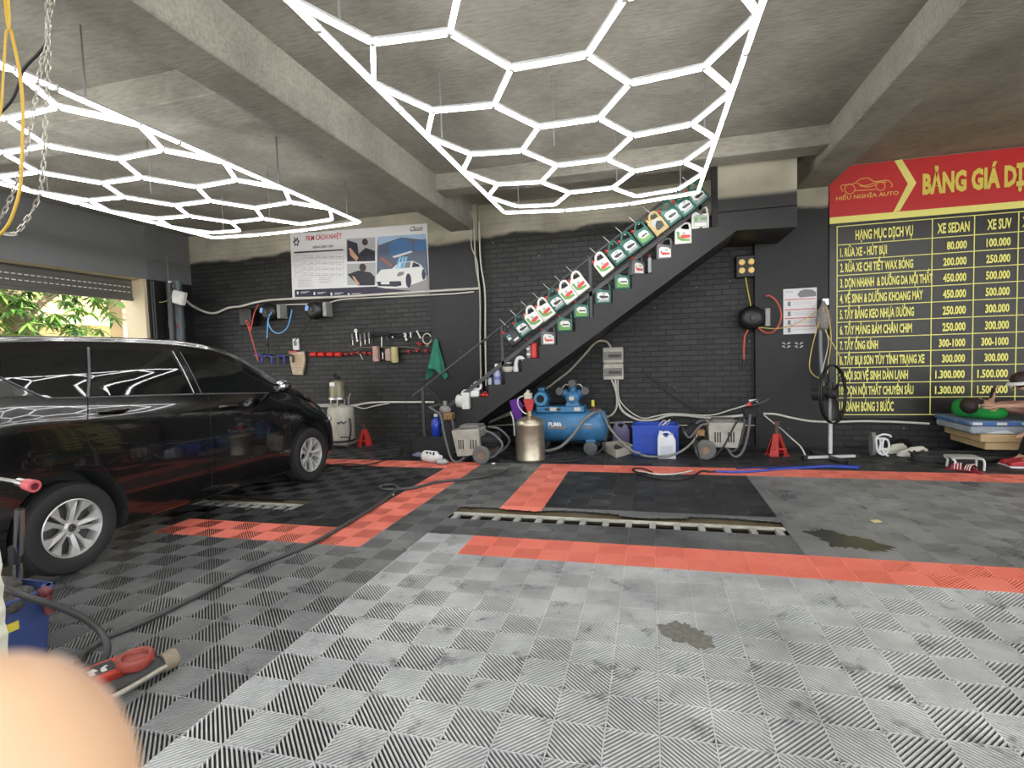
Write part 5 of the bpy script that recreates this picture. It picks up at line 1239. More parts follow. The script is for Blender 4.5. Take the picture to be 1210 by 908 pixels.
# purple jug, tray, crate, white jug
def canister(name, label, x, y, m_, h=.28, w_=.2, d=.13, capm=None, band=None, rz0=0):
    t = thing(name, label, 'canister', (x, y, 0))
    mb = MB(); mb.prism([(-w_/2, 0), (w_/2, 0), (w_/2, h*.72), (w_*.38, h*.86), (w_*.38, h*.93), (w_*.12, h*.93), (w_*.05, h*.82), (-w_*.12, h*.84), (-w_*.2, h*.95), (-w_*.42, h*.95), (-w_/2, h*.75)], -d/2, d/2, 'y', bev=.01)
    mb.tube([(w_*.25, 0, h*.9), (w_*.1, 0, h*1.0), (-w_*.2, 0, h*.98), (-w_*.3, 0, h*.9)], .014, 8); mb.build('bottle', m_, t, 40, local=True)
    mb = MB(); mb.cyl((-w_*.3, 0, h*.94), (-w_*.3, 0, h*1.04), .026, n=14); mb.build('cap', capm or white, t, 40, local=True)
    if band: mb = MB(); mb.b2((-w_*.33, -d/2-.003, h*.12), (w_*.33, -d/2+.001, h*.5)); mb.build('label', band, t, local=True)
    t.rotation_euler = (0, 0, rz0); return t
canister('canister', 'translucent purple canister standing behind the white tray', -.47, 8.43, mat('purple_liquid', (.21, .18, .33), .25), .36, .26, .16, mat('purple_cap', (.3, .27, .4), .4))
canister('canister', 'white canister standing in front of the blue crate', .19, 7.52, mat('canister_white', (.66, .68, .72), .3), .36, .24, .15, white, mat('label_pale', (.5, .53, .6), .4))
pb_ = [at(713, 533, z=.0), at(728, 541.5, z=0), at(748, 536, z=0), at(733, 530, z=0)]
t = thing('white_tray', 'dirty white open tray on floor between compressor and blue crate', 'tray', tuple((pb_[0]+pb_[2])/2))
mb = MB(); c0 = (pb_[0]+pb_[1]+pb_[2]+pb_[3])/4
for i in range(4):
    a_, b_ = pb_[i], pb_[(i+1) % 4]; ai, bi = c0+(a_-c0)*.93, c0+(b_-c0)*.93; ao, bo = c0+(a_-c0)*1.12+Vector((0, 0, .12)), c0+(b_-c0)*1.12+Vector((0, 0, .12)); ai2, bi2 = c0+(a_-c0)*1.04+Vector((0, 0, .12)), c0+(b_-c0)*1.04+Vector((0, 0, .12))
    tb = bmesh.new(); V_ = [tb.verts.new(p) for p in (a_, b_, bo, ao, ai+Vector((0, 0, .01)), bi+Vector((0, 0, .01)), bi2, ai2)]
    for f in ((0, 1, 2, 3), (4, 7, 6, 5), (3, 2, 6, 7), (0, 4, 5, 1), (0, 3, 7, 4), (1, 5, 6, 2)): tb.faces.new([V_[k] for k in f])
    mb.merge(tb)
mb.plate(pb_, (0, 0, 1), .012); mb.build('body', mat('tray_white', (.6, .57, .46), .5, noise=.3), t)
mb = MB(); mb.box(c0+Vector((.0, 0, .07)), (.12, .05, .07), rot=(.3, .5, .4), bev=.01); mb.box(c0+Vector((-.1, .05, .03)), (.08, .06, .03), rot=(0, .2, 1), bev=.008); mb.build('dark_contents', dgrey, t)
xa, xb = at(749, 539.5, y=7.68).x, at(801, 539, y=7.68).x
t = thing('blue_crate', 'blue plastic crate with ribbed sides on floor under the stairs', 'crate', ((xa+xb)/2, 7.9, 0))
mb = MB(); ya, yb2, zt_ = 7.68, 8.08, .43
mb.b2((xa, ya, 0), (xb, ya+.012, zt_)); mb.b2((xa, yb2-.012, 0), (xb, yb2, zt_)); mb.b2((xa, ya, 0), (xa+.012, yb2, zt_)); mb.b2((xb-.012, ya, 0), (xb, yb2, zt_)); mb.b2((xa, ya, 0), (xb, yb2, .012)); mb.build('body', bluecr, t)
mb = MB()
for z in (.02, .16, .29): mb.b2((xa-.005, ya-.014, z), (xb+.005, ya, z+.014)); mb.b2((xb, ya, z), (xb+.012, yb2, z+.014)); mb.b2((xa-.012, ya, z), (xa, yb2, z+.014))
for i in range(7): x = xa+(xb-xa)*i/6; mb.b2((x-.006, ya-.013, .01), (x+.006, ya, zt_-.03))
for i in range(5): y = ya+(yb2-ya)*i/4; mb.b2((xb, y-.006, .01), (xb+.011, y+.006, zt_-.03)); mb.b2((xa-.011, y-.006, .01), (xa, y+.006, zt_-.03))
mb.build('ribs', bluecr, t)
mb = MB(); r = .02
mb.b2((xa-r, ya-r, zt_-.035), (xb+r, ya+.006, zt_)); mb.b2((xa-r, yb2-.006, zt_-.035), (xb+r, yb2+r, zt_)); mb.b2((xa-r, ya, zt_-.035), (xa+.006, yb2, zt_)); mb.b2((xb-.006, ya, zt_-.035), (xb+r, yb2, zt_)); mb.build('top_rim', bluecr, t)
wire('wire_tangle', 'thin dark wires poking out over the blue crate rim', 'wire', [(777, 505, 7.75), (784, 497, 7.7), (787, 500, 7.7), (782, 503, 7.7), (792, 496, 7.7), (787, 504, 7.75)], 7.7, .006, cable_w)

# ------------------------------------------------------------------ pressure washers
cream = mat('washer_cream', (.46, .44, .38), .45, noise=.35, nscale=7); tubeg = mat('frame_grey', (.12, .12, .125), .45); brass = mat('brass_pump', (.42, .25, .12), .4, .6, noise=.4, nscale=30)
def washer(label, y, body, slots, wheel_px, wr, loop, far, top, pump_px, brass_px, side):
    pts = [at(*q, y=y) for q in body]; x0_ = min(p.x for p in pts); x1_ = max(p.x for p in pts); D_ = .34
    t = thing('pressure_washer', label, 'pressure washer', ((x0_+x1_)/2, y+D_/2, 0))
    mb = MB(); mb.prism([(p.x, p.z) for p in pts], y, y+D_, 'y', bev=.015); mb.build('housing', cream, t)
    mb = MB()
    for q in slots: a_, b_ = at(q[0], q[1], y=y), at(q[0], q[2], y=y); mb.b2((a_.x-.008, y-.003, b_.z), (a_.x+.008, y+.003, a_.z), bev=.002)
    mb.build('vent_slot', blackm, t)
    for yy in (y-.06, y+D_+.06):
        c = at(*wheel_px, y=y-.06); Mw = Matrix.Translation((c.x, yy, wr+.002)) @ Matrix.Rotation(PI/2, 4, 'X')
        mb = MB(); mb.lathe([(wr*.45, -.035), (wr*.8, -.045), (wr*.96, -.035), (wr, -.015), (wr, .015), (wr*.96, .035), (wr*.8, .045), (wr*.45, .035), (wr*.45, -.035)], 28, Mw, cap=False); w_ = mb.build('wheel', mat('tyre_grey', (.13, .13, .125), .75), t, 40)
        mb = MB(); mb.lathe([(.0, .03), (.03, .03), (.035, .02), (wr*.42, .022), (wr*.47, .034), (wr*.47, -.03), (.0, -.03)], 24, Mw); mb.build('hub', mat('hub_rust', (.28, .19, .13), .5, .3), w_, 40)
    mb = MB(); mb.cyl((c.x, y-.06, wr), (c.x, y+D_+.06, wr), .014)
    for yy in (y-.02, y+D_+.02):
        for L_ in (loop, far):
            P3 = [at(*q, y=y) for q in L_]; mb.tube([(p.x, yy, max(p.z, .018)) for p in P3], .017, 8, smooth=4)
    p1 = at(*loop[0], y=y); mb.tube([(p1.x, y-.02, p1.z), (p1.x, y+D_+.02, p1.z)], .017, 8, smooth=0); mb.build('frame', tubeg, t, 60)
    c = at(*top, y=y); mb = MB(); mb.box((c.x, y+D_/2, c.z), (.30, .3, .06), bev=.02); mb.build('lid', mat('washer_lid', (.17, .165, .155), .5), t)
    c = at(*pump_px, y=y); mb = MB(); mb.box((c.x, y+D_/2, c.z), (.20, .24, .20), bev=.03); mb.cyl((c.x-.12, y+.1, c.z), (c.x+.12, y+.1, c.z), .07, n=16); mb.build('pump', blackm, t, 40)
    c = at(*brass_px, y=y); mb = MB(); mb.box((c.x, y+.1, c.z), (.13, .16, .10), bev=.015)
    for i in range(3): mb.cyl((c.x-.04+.04*i, y+.0, c.z+.02), (c.x-.04+.04*i, y+.03, c.z+.02), .016, n=10); mb.cyl((c.x-.04+.04*i, y+.0, c.z-.03), (c.x-.04+.04*i, y+.03, c.z-.03), .014, n=10)
    mb.build('brass_manifold', brass, t, 40); return t
w1 = washer('grimy cream pressure washer on two wheels left of the steel tank', 6.92, [(533, 509), (566, 507), (567, 538), (540, 540)], [(542, 520, 531), (544.5, 520, 531), (547, 520, 531), (556, 520, 531), (559, 520, 531), (562, 520, 531)], (569, 540), .125,
            [(508, 481), (515, 486), (521, 491), (526, 515), (532, 538), (537, 545), (543, 547), (550, 540)], [(567, 509), (580, 511), (590, 519), (594, 527), (586, 538), (575, 543)], (553, 506), (578, 522), (527.5, 493), 1)
w2 = washer('grimy cream pressure washer on two wheels right of the blue crate', 7.50, [(837, 500), (879, 500), (872, 530), (838, 529)], [(845, 511, 523), (848, 511, 523), (851, 511, 523), (861, 511, 523), (864, 511, 523), (867, 511, 523)], (833.5, 531), .135,
            [(886, 491), (884, 510), (879, 530), (872, 539), (865, 538), (860, 531)], [(838, 501), (828, 503), (815, 517), (808, 510)], (856, 499), (822, 513), (827.5, 512), -1)
gw = thing('spray_gun', 'black spray gun and control block on right washer handle', 'spray gun', tuple(at(888, 498, y=7.52)))
mb = MB(); c = at(886, 488, y=7.55); mb.box(c, (.17, .12, .15), rot=(0, -.25, 0), bev=.02); mb.box(c+Vector((.05, 0, .1)), (.10, .08, .08), rot=(0, -.4, 0), bev=.015); mb.build('body', blackm, gw)
mb = MB(); mb.tube([at(884, 480, y=7.5), at(897, 477, y=7.5), at(909, 472, y=7.5)], .012, 8, smooth=0); mb.tube([at(880, 478, y=7.5), at(897, 472.5, y=7.5)], .012, 8, smooth=0); mb.build('lance', dgrey, gw); mb = MB(); mb.box(at(890, 474.5, y=7.58), (.10, .04, .05), rot=(0, -.1, 0)); mb.build('white_tag', white, gw)
mb = MB(); mb.cyl(at(884, 479, y=7.46), at(887, 477, y=7.46), .03, n=10); mb.build('red_knob', red, gw)
wire('washer_hose', 'black hose drooping from right washer handle to the floor', 'hose', [(880, 492), (870, 500), (862, 515), (855, 528), (846, 538), (843, 541)], 7.42, .013, cable_b)
wire('washer_hose', 'grey hose from right washer manifold curving before the white canister', 'hose', [(824, 514, 7.45), (818, 523, 7.42), (806, 533, 7.40), (790, 539, 7.38), (770, 540, 7.37), (757, 538, 7.42)], 7.4, .016, mat('hose_grey', (.2, .195, .18), .5))
wire('washer_hose', 'black hose from right washer running out onto red tiles', 'hose', [(822, 515, 7.45), (824, 530, 7.3), (829, 552, 7.0)], 7.3, .011, cable_b)
wire('lance_pipe', 'thin black lance leaning over left pressure washer handle', 'lance', [(500, 455), (512, 465), (522, 478), (533, 486)], 7.1, .011, cable_b)
# second handle of left washer: round blue-grey cap
mb = MB(); c = at(520, 488, y=7.1); mb.ball(c+Vector((.08, 0, .04)), .09, (1, .7, .8), 12); mb.cyl(c+Vector((.08, 0, .1)), c+Vector((.08, 0, .17)), .03, n=12); tag(mb.build('motor_cover', mat('cover_olive', (.2, .2, .19), .5), None, 40), 'round grey motor cover above the left washer', 'motor cover')
# blue bottle on the stair block, bottles lying on the floor
x = at(515, 516, y=7.45).x
t = thing('blue_bottle', 'clear bottle of bright blue liquid standing on the lowest stair block', 'bottle', (x, 7.48, .287))
mb = MB(); mb.lathe([(.07, 0), (.078, .01), (.078, .20), (.06, .25), (.025, .285), (.025, .30), (.0, .30)], 20, Matrix.Translation((x, 7.48, .287))); mb.build('bottle', mat('blue_liquid', (.015, .05, .42), .15), t, 40); mb = MB(); mb.cyl((x, 7.48, .585), (x, 7.48, .625), .03, n=14); mb.build('cap', white, t, 40); mb = MB(); mb.cyl((x+.11, 7.5, .36), (x+.11, 7.5, .43), .03, n=12); mb.cyl((x+.11, 7.5, .29), (x+.11, 7.5, .36), .018, n=10); mb.build('measure_cup', offw, t, 40)
def lying(px_, py_, L_, r_, a_, m_, label, capm, extra=None):
    p = at(px_, py_, z=r_); d = Vector((math.cos(a_), math.sin(a_), 0)); t = thing('bottle', label, 'bottle', (p.x, p.y, 0))
    Mq = Matrix.Translation(p-d*L_/2) @ Matrix.Rotation(a_, 4, 'Z') @ Matrix.Rotation(PI/2, 4, 'Y')
    mb = MB(); mb.lathe([(.0, 0), (r_*.9, 0), (r_, .01), (r_, L_*.7), (r_*.5, L_*.88), (r_*.4, L_*.95), (.0, L_*.95)], 18, Mq); mb.build('bottle', m_, t, 40)
    mb = MB(); mb.lathe([(.0, L_*.94), (r_*.45, L_*.94), (r_*.45, L_*1.03), (.0, L_*1.03)], 14, Mq); mb.build('cap', capm, t, 40)
    if extra:
        mb = MB()
        for k in range(3): mb.box(p+d*(-.06+.06*k)+Vector((0, -r_*.75, r_*.72)), (.035, .02, .03), rot=(.7, k, a_))
        mb.build('dark_print', extra, t)
lying(497, 538, .24, .045, PI, mat('clear_bottle', (.17, .19, .24), .2), 'small clear bottle lying on the floor before the stair block', mat('cap_blue', (.05, .1, .35), .4))
lying(511, 540, .30, .085, -.35, white, 'white bottle with black print lying left of the pressure washer', white, lab_k)
lying(523, 546, .16, .04, .1, mat('grey_bottle', (.35, .36, .36), .4), 'tiny grey bottle lying beside the white fallen bottle', grey)

# ------------------------------------------------------------------ jack stands
def jackstand(px_, py_, h, post, label):
    p = at(px_, py_, z=0); t = thing('jack_stand', label, 'jack stand', (p.x, p.y, 0)); x, y = p.x, p.y; s_ = h*.42
    mb = MB()
    for a_ in (PI/4, 3*PI/4, 5*PI/4, 7*PI/4):
        d = Vector((math.cos(a_+.3), math.sin(a_+.3), 0)); b_ = Vector((x, y, 0))+d*s_; tp = Vector((x, y, h))+d*.03; sd_ = Vector((-d.y, d.x, 0))
        mb.plate([b_-sd_*.06, b_+sd_*.06, tp+sd_*.028, tp-sd_*.028], d, .008)
        mb.box(b_+Vector((0, 0, .006)), (.07, .07, .012), rot=(0, 0, a_+.3))
    mb.lathe([(.045, h-.1), (.045, h), (.03, h)], 14, Matrix.Translation((x, y, 0)), cap=False); mb.b2((x-.1, y-.1, h*.30), (x+.1, y-.088, h*.36)); mb.build('stand', redp, t)
    mb = MB(); mb.b2((x-.022, y-.018, .1), (x+.022, y+.018, h+post)); mb.prism([(x-.05, h+post+.03), (x-.03, h+post), (x+.03, h+post), (x+.05, h+post+.03), (x+.03, h+post-.02), (x-.03, h+post-.02)], y-.03, y+.03, 'y'); mb.build('post', mat('post_rust', (.12, .06, .05), .6, noise=.4), t)
jackstand(918, 538, .30, .17, 'red jack stand with rusty post between right washer and fan')
jackstand(431.5, 526, .27, .08, 'red jack stand on floor between white cylinder and stairs')
# ------------------------------------------------------------------ white cylinder machine behind the car
x0_, x1_ = at(386, 500, y=7.95).x, at(413, 500, y=7.95).x; cx_ = (x0_+x1_)/2; R_ = (x1_-x0_)/2; cy_ = 7.95+.1
zt_ = at(400, 480, y=cy_).z
t = thing('waste_oil_drainer', 'cream cylinder machine with clear canister on top, behind the car nose', 'oil drainer', (cx_, cy_, 0))
mb = MB(); mb.lathe([(R_*.93, .10), (R_, .13), (R_, zt_-.05), (R_*.9, zt_-.01), (R_*.6, zt_+.015), (.0, zt_+.02)], 32, Matrix.Translation((cx_, cy_, 0))); mb.build('tank', mat('tank_cream', (.52, .49, .41), .45, noise=.25), t, 40)
mb = MB(); mb.box((cx_, cy_, .06), (R_*2.0, R_*1.8, .06), bev=.02)
for sx_ in (-1, 1):
    for sy_ in (-1, 1): mb.cyl((cx_+sx_*R_*.8-.02, cy_+sy_*R_*.6, .04), (cx_+sx_*R_*.8+.02, cy_+sy_*R_*.6, .04), .04, n=12)
mb.build('wheeled_base', mat('base_grey', (.16, .15, .14), .6), t)
mb = MB(); mb.lathe([(R_*1.01, .10), (R_*1.01, .125)], 32, Matrix.Translation((cx_, cy_, 0)), cap=False); mb.tube([(cx_+R_*.9, cy_-.1, .1), (cx_+R_*1.15, cy_-.12, .3), (cx_+R_*1.05, cy_-.1, .5)], .014, 8); mb.build('black_band', black, t, 60)
zc0, zc1 = at(398, 470, y=cy_).z, at(398, 449, y=cy_).z; xq = at(399, 460, y=cy_).x; rq = (at(407.5, 460, y=cy_).x-at(390, 460, y=cy_).x)/2
mb = MB(); mb.lathe([(rq*.95, zc0), (rq*.95, zc0+(zc1-zc0)*.6), (rq*.8, zc1-.03), (rq*.45, zc1), (.0, zc1)], 24, Matrix.Translation((xq, cy_, 0))); mb.build('canister', mat('canister_olive', (.21, .19, .11), .15), t, 40)
mb = MB(); mb.lathe([(rq*1.1, zc0-.03), (rq*1.1, zc0+.01), (rq*.95, zc0+.02)], 24, Matrix.Translation((xq, cy_, 0)))
for k in range(4): a_ = k*PI/2+.5; mb.cyl((xq+rq*.8*math.cos(a_), cy_+rq*.8*math.sin(a_), zt_), (xq+rq*.8*math.cos(a_), cy_+rq*.8*math.sin(a_), zc0), .015, n=8)
mb.build('canister_frame', alu, t, 40)
mb = MB(); mb.cyl((xq, cy_, zc1), (xq, cy_, zc1+.06), .05, n=14); mb.ball((xq-.04, cy_, zc1+.07), .04, n=10); mb.build('top_valve', blackm, t, 40); mb = MB(); mb.box((xq-.02, cy_-rq*.85, zc1-.07), (.09, .03, .06)); mb.build('sticker', paper, t)
mb = MB(); mb.tube([(xq-.03, cy_, zc1+.03), (xq-.16, cy_, zc1-.02), (xq-.22, cy_, zc0+.1), (xq-.16, cy_, zt_+.02)], .008, 6); mb.tube([(xq+.1, cy_, zc1-.1), (xq+.17, cy_, zc0+.1), (xq+.16, cy_, zt_+.0), (xq+.21, cy_, .5)], .025, 8); mb.build('suction_hose', cable_b, t, 60)
mb = MB(); p = at(407, 500, y=cy_-R_)
for k in range(4): mb.box((p.x-.12+.045*k, cy_-R_*.99+.004*k, p.z+(.012 if k % 2 else -.006)), (.05, .012, .018), rot=(0, .5*(-1)**k, 0))
for k in range(3): mb.box((p.x-.06+.05*k, cy_-R_*1.0, .19), (.035, .012, .022))
mb.build('scribble', lab_k, t)
mb = MB(); p = at(412, 468, y=cy_); mb.tube([at(411, 472, y=cy_), at(410, 464, y=cy_)], .012, 6, smooth=0); mb.tube([at(412, 472, y=cy_), at(414, 464.5, y=cy_)], .012, 6, smooth=0); mb.tube([at(412, 472, y=cy_), at(412, 486, y=cy_)], .018, 8, smooth=0); mb.build('probe_holder', grey, t)

# ================================================================== FAN
t = thing('standing_fan', 'black round fan on white pole with cross base before the price board', 'fan', (2.27, 7.72, 0))
px_, py_ = 2.27, 7.72
mb = MB(); mb.cyl((px_, py_, .06), (px_, py_, .95), .024, n=14); mb.build('pole', mat('pole_white', (.6, .6, .58), .4), t, 40)
mb = MB(); mb.cyl((px_, py_, .80), (px_-.01, py_, 1.0), .04, n=12); mb.build('collar', black, t)
f1, f2, f3, f4 = at(951, 541, z=.03), at(1012, 539, z=.03), at(1003, 547, z=.03), at(960, 534, z=.03)
for a_, b_, m_ in ((f1, f2, alu), (f4, f3, dgrey)):
    mb = MB(); d = (b_-a_); mb.box((a_+b_)/2, (d.length, .05, .035), rot=(0, 0, math.atan2(d.y, d.x)), bev=.005); lg_ = mb.build('foot_bar', mat('foot_white', (.55, .55, .53), .4) if m_ is alu else m_, t)
    mb = MB(); mb.box(a_, (.05, .056, .05), rot=(0, 0, math.atan2(d.y, d.x))); mb.box(b_, (.05, .056, .05), rot=(0, 0, math.atan2(d.y, d.x))); mb.build('end_cap', black, lg_)
hc = at(984.5, 466, y=py_-.12); nz = Vector((math.sin(math.radians(-50)), -math.cos(math.radians(-50)), .05)).normalized()
nz = Vector((.78, -.62, .04)).normalized()
sdv = nz.cross(Vector((0, 0, 1))).normalized(); upv = sdv.cross(nz).normalized()
def fr(r, a_, d=0): return hc+sdv*r*math.cos(a_)+upv*r*math.sin(a_)+nz*d
R_ = .375
mb = MB()
for d_ in (-.012, .012): mb.tube([fr(R_, 2*PI*k/40, d_) for k in range(40)], .010, 6, smooth=0, closed=True)
for k in range(8): a_ = 2*PI*k/8; mb.tube([fr(R_, a_, -.03), fr(R_*.6, a_, -.10), fr(.09, a_, -.12)], .0035, 5, smooth=2); mb.cyl(fr(R_, a_, -.03), fr(R_, a_, .03), .006, n=5)
mb.build('cage_ring', black, t, 60)
mb = MB(); mb.cyl(hc-nz*.24, hc-nz*.08, .085, n=18); mb.cyl(hc-nz*.08, hc+nz*.02, .03, n=12); mb.tube([hc-nz*.2, Vector((px_, py_, .98))], .03, 8, smooth=0); mb.build('motor', blackm, t, 40)
mb = MB(); mb.cyl(hc-nz*.03, hc+nz*.05, .06, n=18); mb.build('hub', mat('hub_dark', (.03, .03, .03), .4), t, 40)
for k in range(3):
    mb = MB(); a0 = 2*PI*k/3+.3; tb = bmesh.new(); rows = []
    for i in range(6):
        r = .05+.30*i/5; w0 = .12+.35*(i/5)**.7
        rows.append([tb.verts.new(fr(r, a0-w0*.5+w0*j/4, .03-.06*j/4)) for j in range(5)])
    for A, B in zip(rows, rows[1:]):
        for j in range(4): tb.faces.new((A[j], A[j+1], B[j+1], B[j]))
    r_ = bmesh.ops.extrude_face_region(tb, geom=tb.faces[:])
    for g in r_['geom']:
        if isinstance(g, bmesh.types.BMVert): g.co += nz*.004
    mb.merge(tb); mb.build('blade', black, t, 60)
# upright tube and hanging bundle beside the board
wire('wall_tube', 'grey upright tube on pillar edge behind the fan', 'tube', [(969.5, 388), (969.5, 410), (971, 440), (972, 458)], 8.33, .026, mat('tube_bluegrey', (.22, .25, .28), .4), smooth=0)
c = at(973, 374, y=8.32)
t = thing('hanging_bag', 'small grey bag hung on the hook at the price board edge', 'bag', (c.x, c.y, c.z-.22))
mb = MB(); mb.lathe([(.015, .22), (.03, .18), (.07, .08), (.10, -.05), (.085, -.15), (.03, -.2), (.0, -.2)], 16, Matrix.Translation(c)); mb.build('bag', mat('bag_grey', (.3, .29, .27), .7, noise=.4, nscale=20), t, 50)
mb = MB(); mb.box(at(975, 357, y=8.42), (.09, .05, .10), bev=.008); mb.tube([at(975, 358, y=8.38), at(974, 364, y=8.34)], .01, 6, smooth=0); mb.build('hook', alu, t)
cy_m = mat('cord_yellow', (.62, .45, .12), .5)
wire('yellow_string', 'yellow cord hanging in a long loop left of the fan pole', 'string', [(974, 364), (968, 380), (961, 405), (957, 425), (957, 437), (962, 444), (968, 447)], 8.26, .007, cy_m)
wire('yellow_string', 'yellow cord hanging straight from the hook beside the price board', 'string', [(976, 362), (981, 385), (982, 405), (979, 425), (978, 442)], 8.24, .007, cy_m)
wire('yellow_string', 'yellow cord slanting from the hook across the board corner', 'string', [(975, 390), (980, 400), (988, 413), (997, 432)], 8.22, .007, cy_m)
wire('white_string', 'thin white cord hanging from the bag towards the fan', 'string', [(976, 390), (979, 405), (975, 425), (971, 440)], 8.22, .006, cable_w)
wire('power_cable', 'black and white cord running down from wall pipe to fan base', 'cable', [(903, 491, 8.4), (914, 500, 8.3), (922, 506, 8.1), (935, 518, 7.9), (946, 528, 7.8), (952, 539, 7.72)], 8, .010, cable_w)

# ================================================================== MATS, BOARDS, PILLOW
mx0, mx1 = 3.90, 6.1
mb = MB(); mb.b2((4.12, 7.85, 0), (5.9, 8.45, .135), bev=.01); tag(mb.build('low_platform', blackm), 'low black platform carrying the pile of boards and mats', 'platform')
zz = .137
bpal = mat('mat_blue', (.19, .27, .42), .6, noise=.5, nscale=6); bpal2 = mat('mat_pale', (.42, .47, .52), .6, noise=.35, nscale=9)
for nm, x0_, y0_, h, m_, lb in (('wood_board', 3.97, 7.70, .10, wood, 'lower thick pale board in the pile under the green pillow'), ('wood_board', 3.90, 7.66, .10, wood, 'upper thick pale board just below the printed mats'), ('folded_mat', 3.80, 7.66, .10, bpal2, 'thick pale mat with printed pattern above the boards'), ('folded_mat', 3.77, 7.64, .065, bpal, 'thin blue striped mat on top of the pile')):
    t = thing(nm, lb, 'board' if nm == 'wood_board' else 'mat', ((x0_+mx1)/2, 8.05, zz))
    mb = MB(); mb.b2((x0_, y0_, zz), (mx1, 8.50, zz+h-.002), bev=.008 if nm == 'wood_board' else .02); mb.build('slab', m_, t)
    if nm == 'folded_mat':
        mb = MB()
        if h < .08:
            for x in (3.80, 4.05, 4.30, 4.62): mb.b2((x, y0_-.004, zz+.015), (x+.10, y0_, zz+h-.018))
            mb.build('white_print', mat('print_white', (.62, .66, .68), .6), t)
            mb = MB()
            for x in (3.90, 4.16, 4.42): mb.b2((x, y0_-.0035, zz+.012), (x+.13, y0_, zz+h-.015))
            for y in (7.75, 8.0, 8.2): mb.b2((x0_-.003, y, zz+.012), (x0_, y+.15, zz+h-.02))
            mb.build('blue_print', mat('print_deepblue', (.05, .15, .42), .6), t)
        else:
            for x, w_ in ((3.95, .3), (4.3, .25)): mb.prism([(x, zz+.01), (x+w_, zz+.01), (x+w_*.7, zz+.05), (x+w_*.3, zz+.035)], y0_-.004, y0_, 'y')
            mb.build('white_print', mat('print_white', (.62, .66, .68), .6), t)
    zz += h
ztop_m = zz
a_, b_ = at(1119, 481, y=8.28), at(1178, 487, y=7.92)
mb = MB(); P_ = [Vector((a_.x-.02, 8.12, ztop_m+.128)), Vector((a_.x*.66+b_.x*.34, 7.98, ztop_m+.115)), Vector((a_.x*.33+b_.x*.67, 7.83, ztop_m+.092)), Vector((b_.x+.02, 7.74, ztop_m+.078))]
mb.tube(P_, lambda u: max(.012, .13*(1-.42*u)*(1-abs(2*u-1)**6)**.5), 20, smooth=10); tag(mb.build('pillow', mat('pillow_green', (.012, .30, .045), .85, noise=.25, nscale=5), None, 180), 'long green pillow lying on the pile of mats', 'pillow')

# ================================================================== PEOPLE
def body(name, J, E, m_, parent=None, root=0, lv=2, loc=None):
    """one continuous skinned surface grown on joints J = [(pos, radius or (rx, ry))]"""
    me = bpy.data.meshes.new('sk'); me.from_pydata([tuple(j[0]) for j in J], E, []); o = bpy.data.objects.new('sk', me); COL.objects.link(o)
    md = o.modifiers.new('s', 'SKIN'); md.use_smooth_shade = True
    for i, j in enumerate(J):
        r = j[1]; me.skin_vertices[0].data[i].radius = (r, r) if not isinstance(r, tuple) else r
        me.skin_vertices[0].data[i].use_root = (i == root)
    sb = o.modifiers.new('u', 'SUBSURF'); sb.levels = lv; sb.render_levels = lv
    dg = bpy.context.evaluated_depsgraph_get(); dg.update(); ev = o.evaluated_get(dg)
    bm = bmesh.new(); bm.from_mesh(ev.to_mesh()); bpy.data.objects.remove(o)
    mb = MB(); mb.bm.free(); mb.bm = bm
    return mb.build(name, m_, parent, 180, loc=loc)
def hand(J, E, wi, palm, dirv, nrm, side, curl, L=.085):
    """palm, five unequal bent fingers, thumb from the side of the palm"""
    d = dirv.normalized(); n = nrm.normalized(); s = d.cross(n).normalized()*side
    J.append((palm, (.034, .017))); pi_ = len(J)-1; E.append((wi, pi_))
    for k, (o_, l) in enumerate(((.028, .9), (.010, 1.0), (-.010, .95), (-.027, .75))):
        b0 = palm+d*.040+s*o_; J.append((b0, .0095)); i0 = len(J)-1; E.append((pi_, i0))
        p1 = b0+d*L*.45*l+n*curl*.012; J.append((p1, .0085)); E.append((i0, i0+1))
        p2 = p1+d*L*.33*l*(1-curl*.4)+n*curl*.030; J.append((p2, .0078)); E.append((i0+1, i0+2))
        p3 = p2+d*L*.22*l*(1-curl*.8)+n*curl*.028; J.append((p3, .0065)); E.append((i0+2, i0+3))
    t0 = palm-d*.012+s*.034; J.append((t0, .011)); i0 = len(J)-1; E.append((pi_, i0))
    J.append((t0+d*.03+s*.018+n*curl*.012, .0098)); E.append((i0, i0+1)); J.append((t0+d*.055+s*.016+n*curl*.030, .008)); E.append((i0+1, i0+2))
skin_d = mat('skin_tan', (.62, .37, .25), .5)
hairm = mat('hair_brown', (.035, .022, .016), .6, noise=.5, nscale=60)
Z0 = ztop_m
# person lying on the mats, head towards the left on the pillow, phone held up
hd = at(1152, 489, y=7.90); hd = Vector((hd.x, 7.90, max(hd.z, Z0+.165)))
p1 = thing('person', 'person in pink shirt lying on the mats holding up a phone', 'person', (4.6, 8.0, Z0))
Vv = Vector
J = []; E = []
def jj(p, r, par=None):
    J.append((Vv(p), r)); i = len(J)-1
    if par is not None: E.append((par, i))
    return i
pel = jj((4.92, 8.02, Z0+.11), (.13, .10)); ch = jj((4.58, 7.97, Z0+.115), (.13, .10), pel); sh = jj((4.38, 7.92, Z0+.12), (.12, .085), ch); nk = jj((4.24, 7.90, Z0+.14), .052, sh)
n2 = jj((4.14, 7.90, Z0+.155), .055, nk)
hx = jj((hd.x+.03, 7.90, hd.z+.01), (.085, .092), n2); hx2 = jj((hd.x-.06, 7.89, hd.z), (.07, .078), hx)
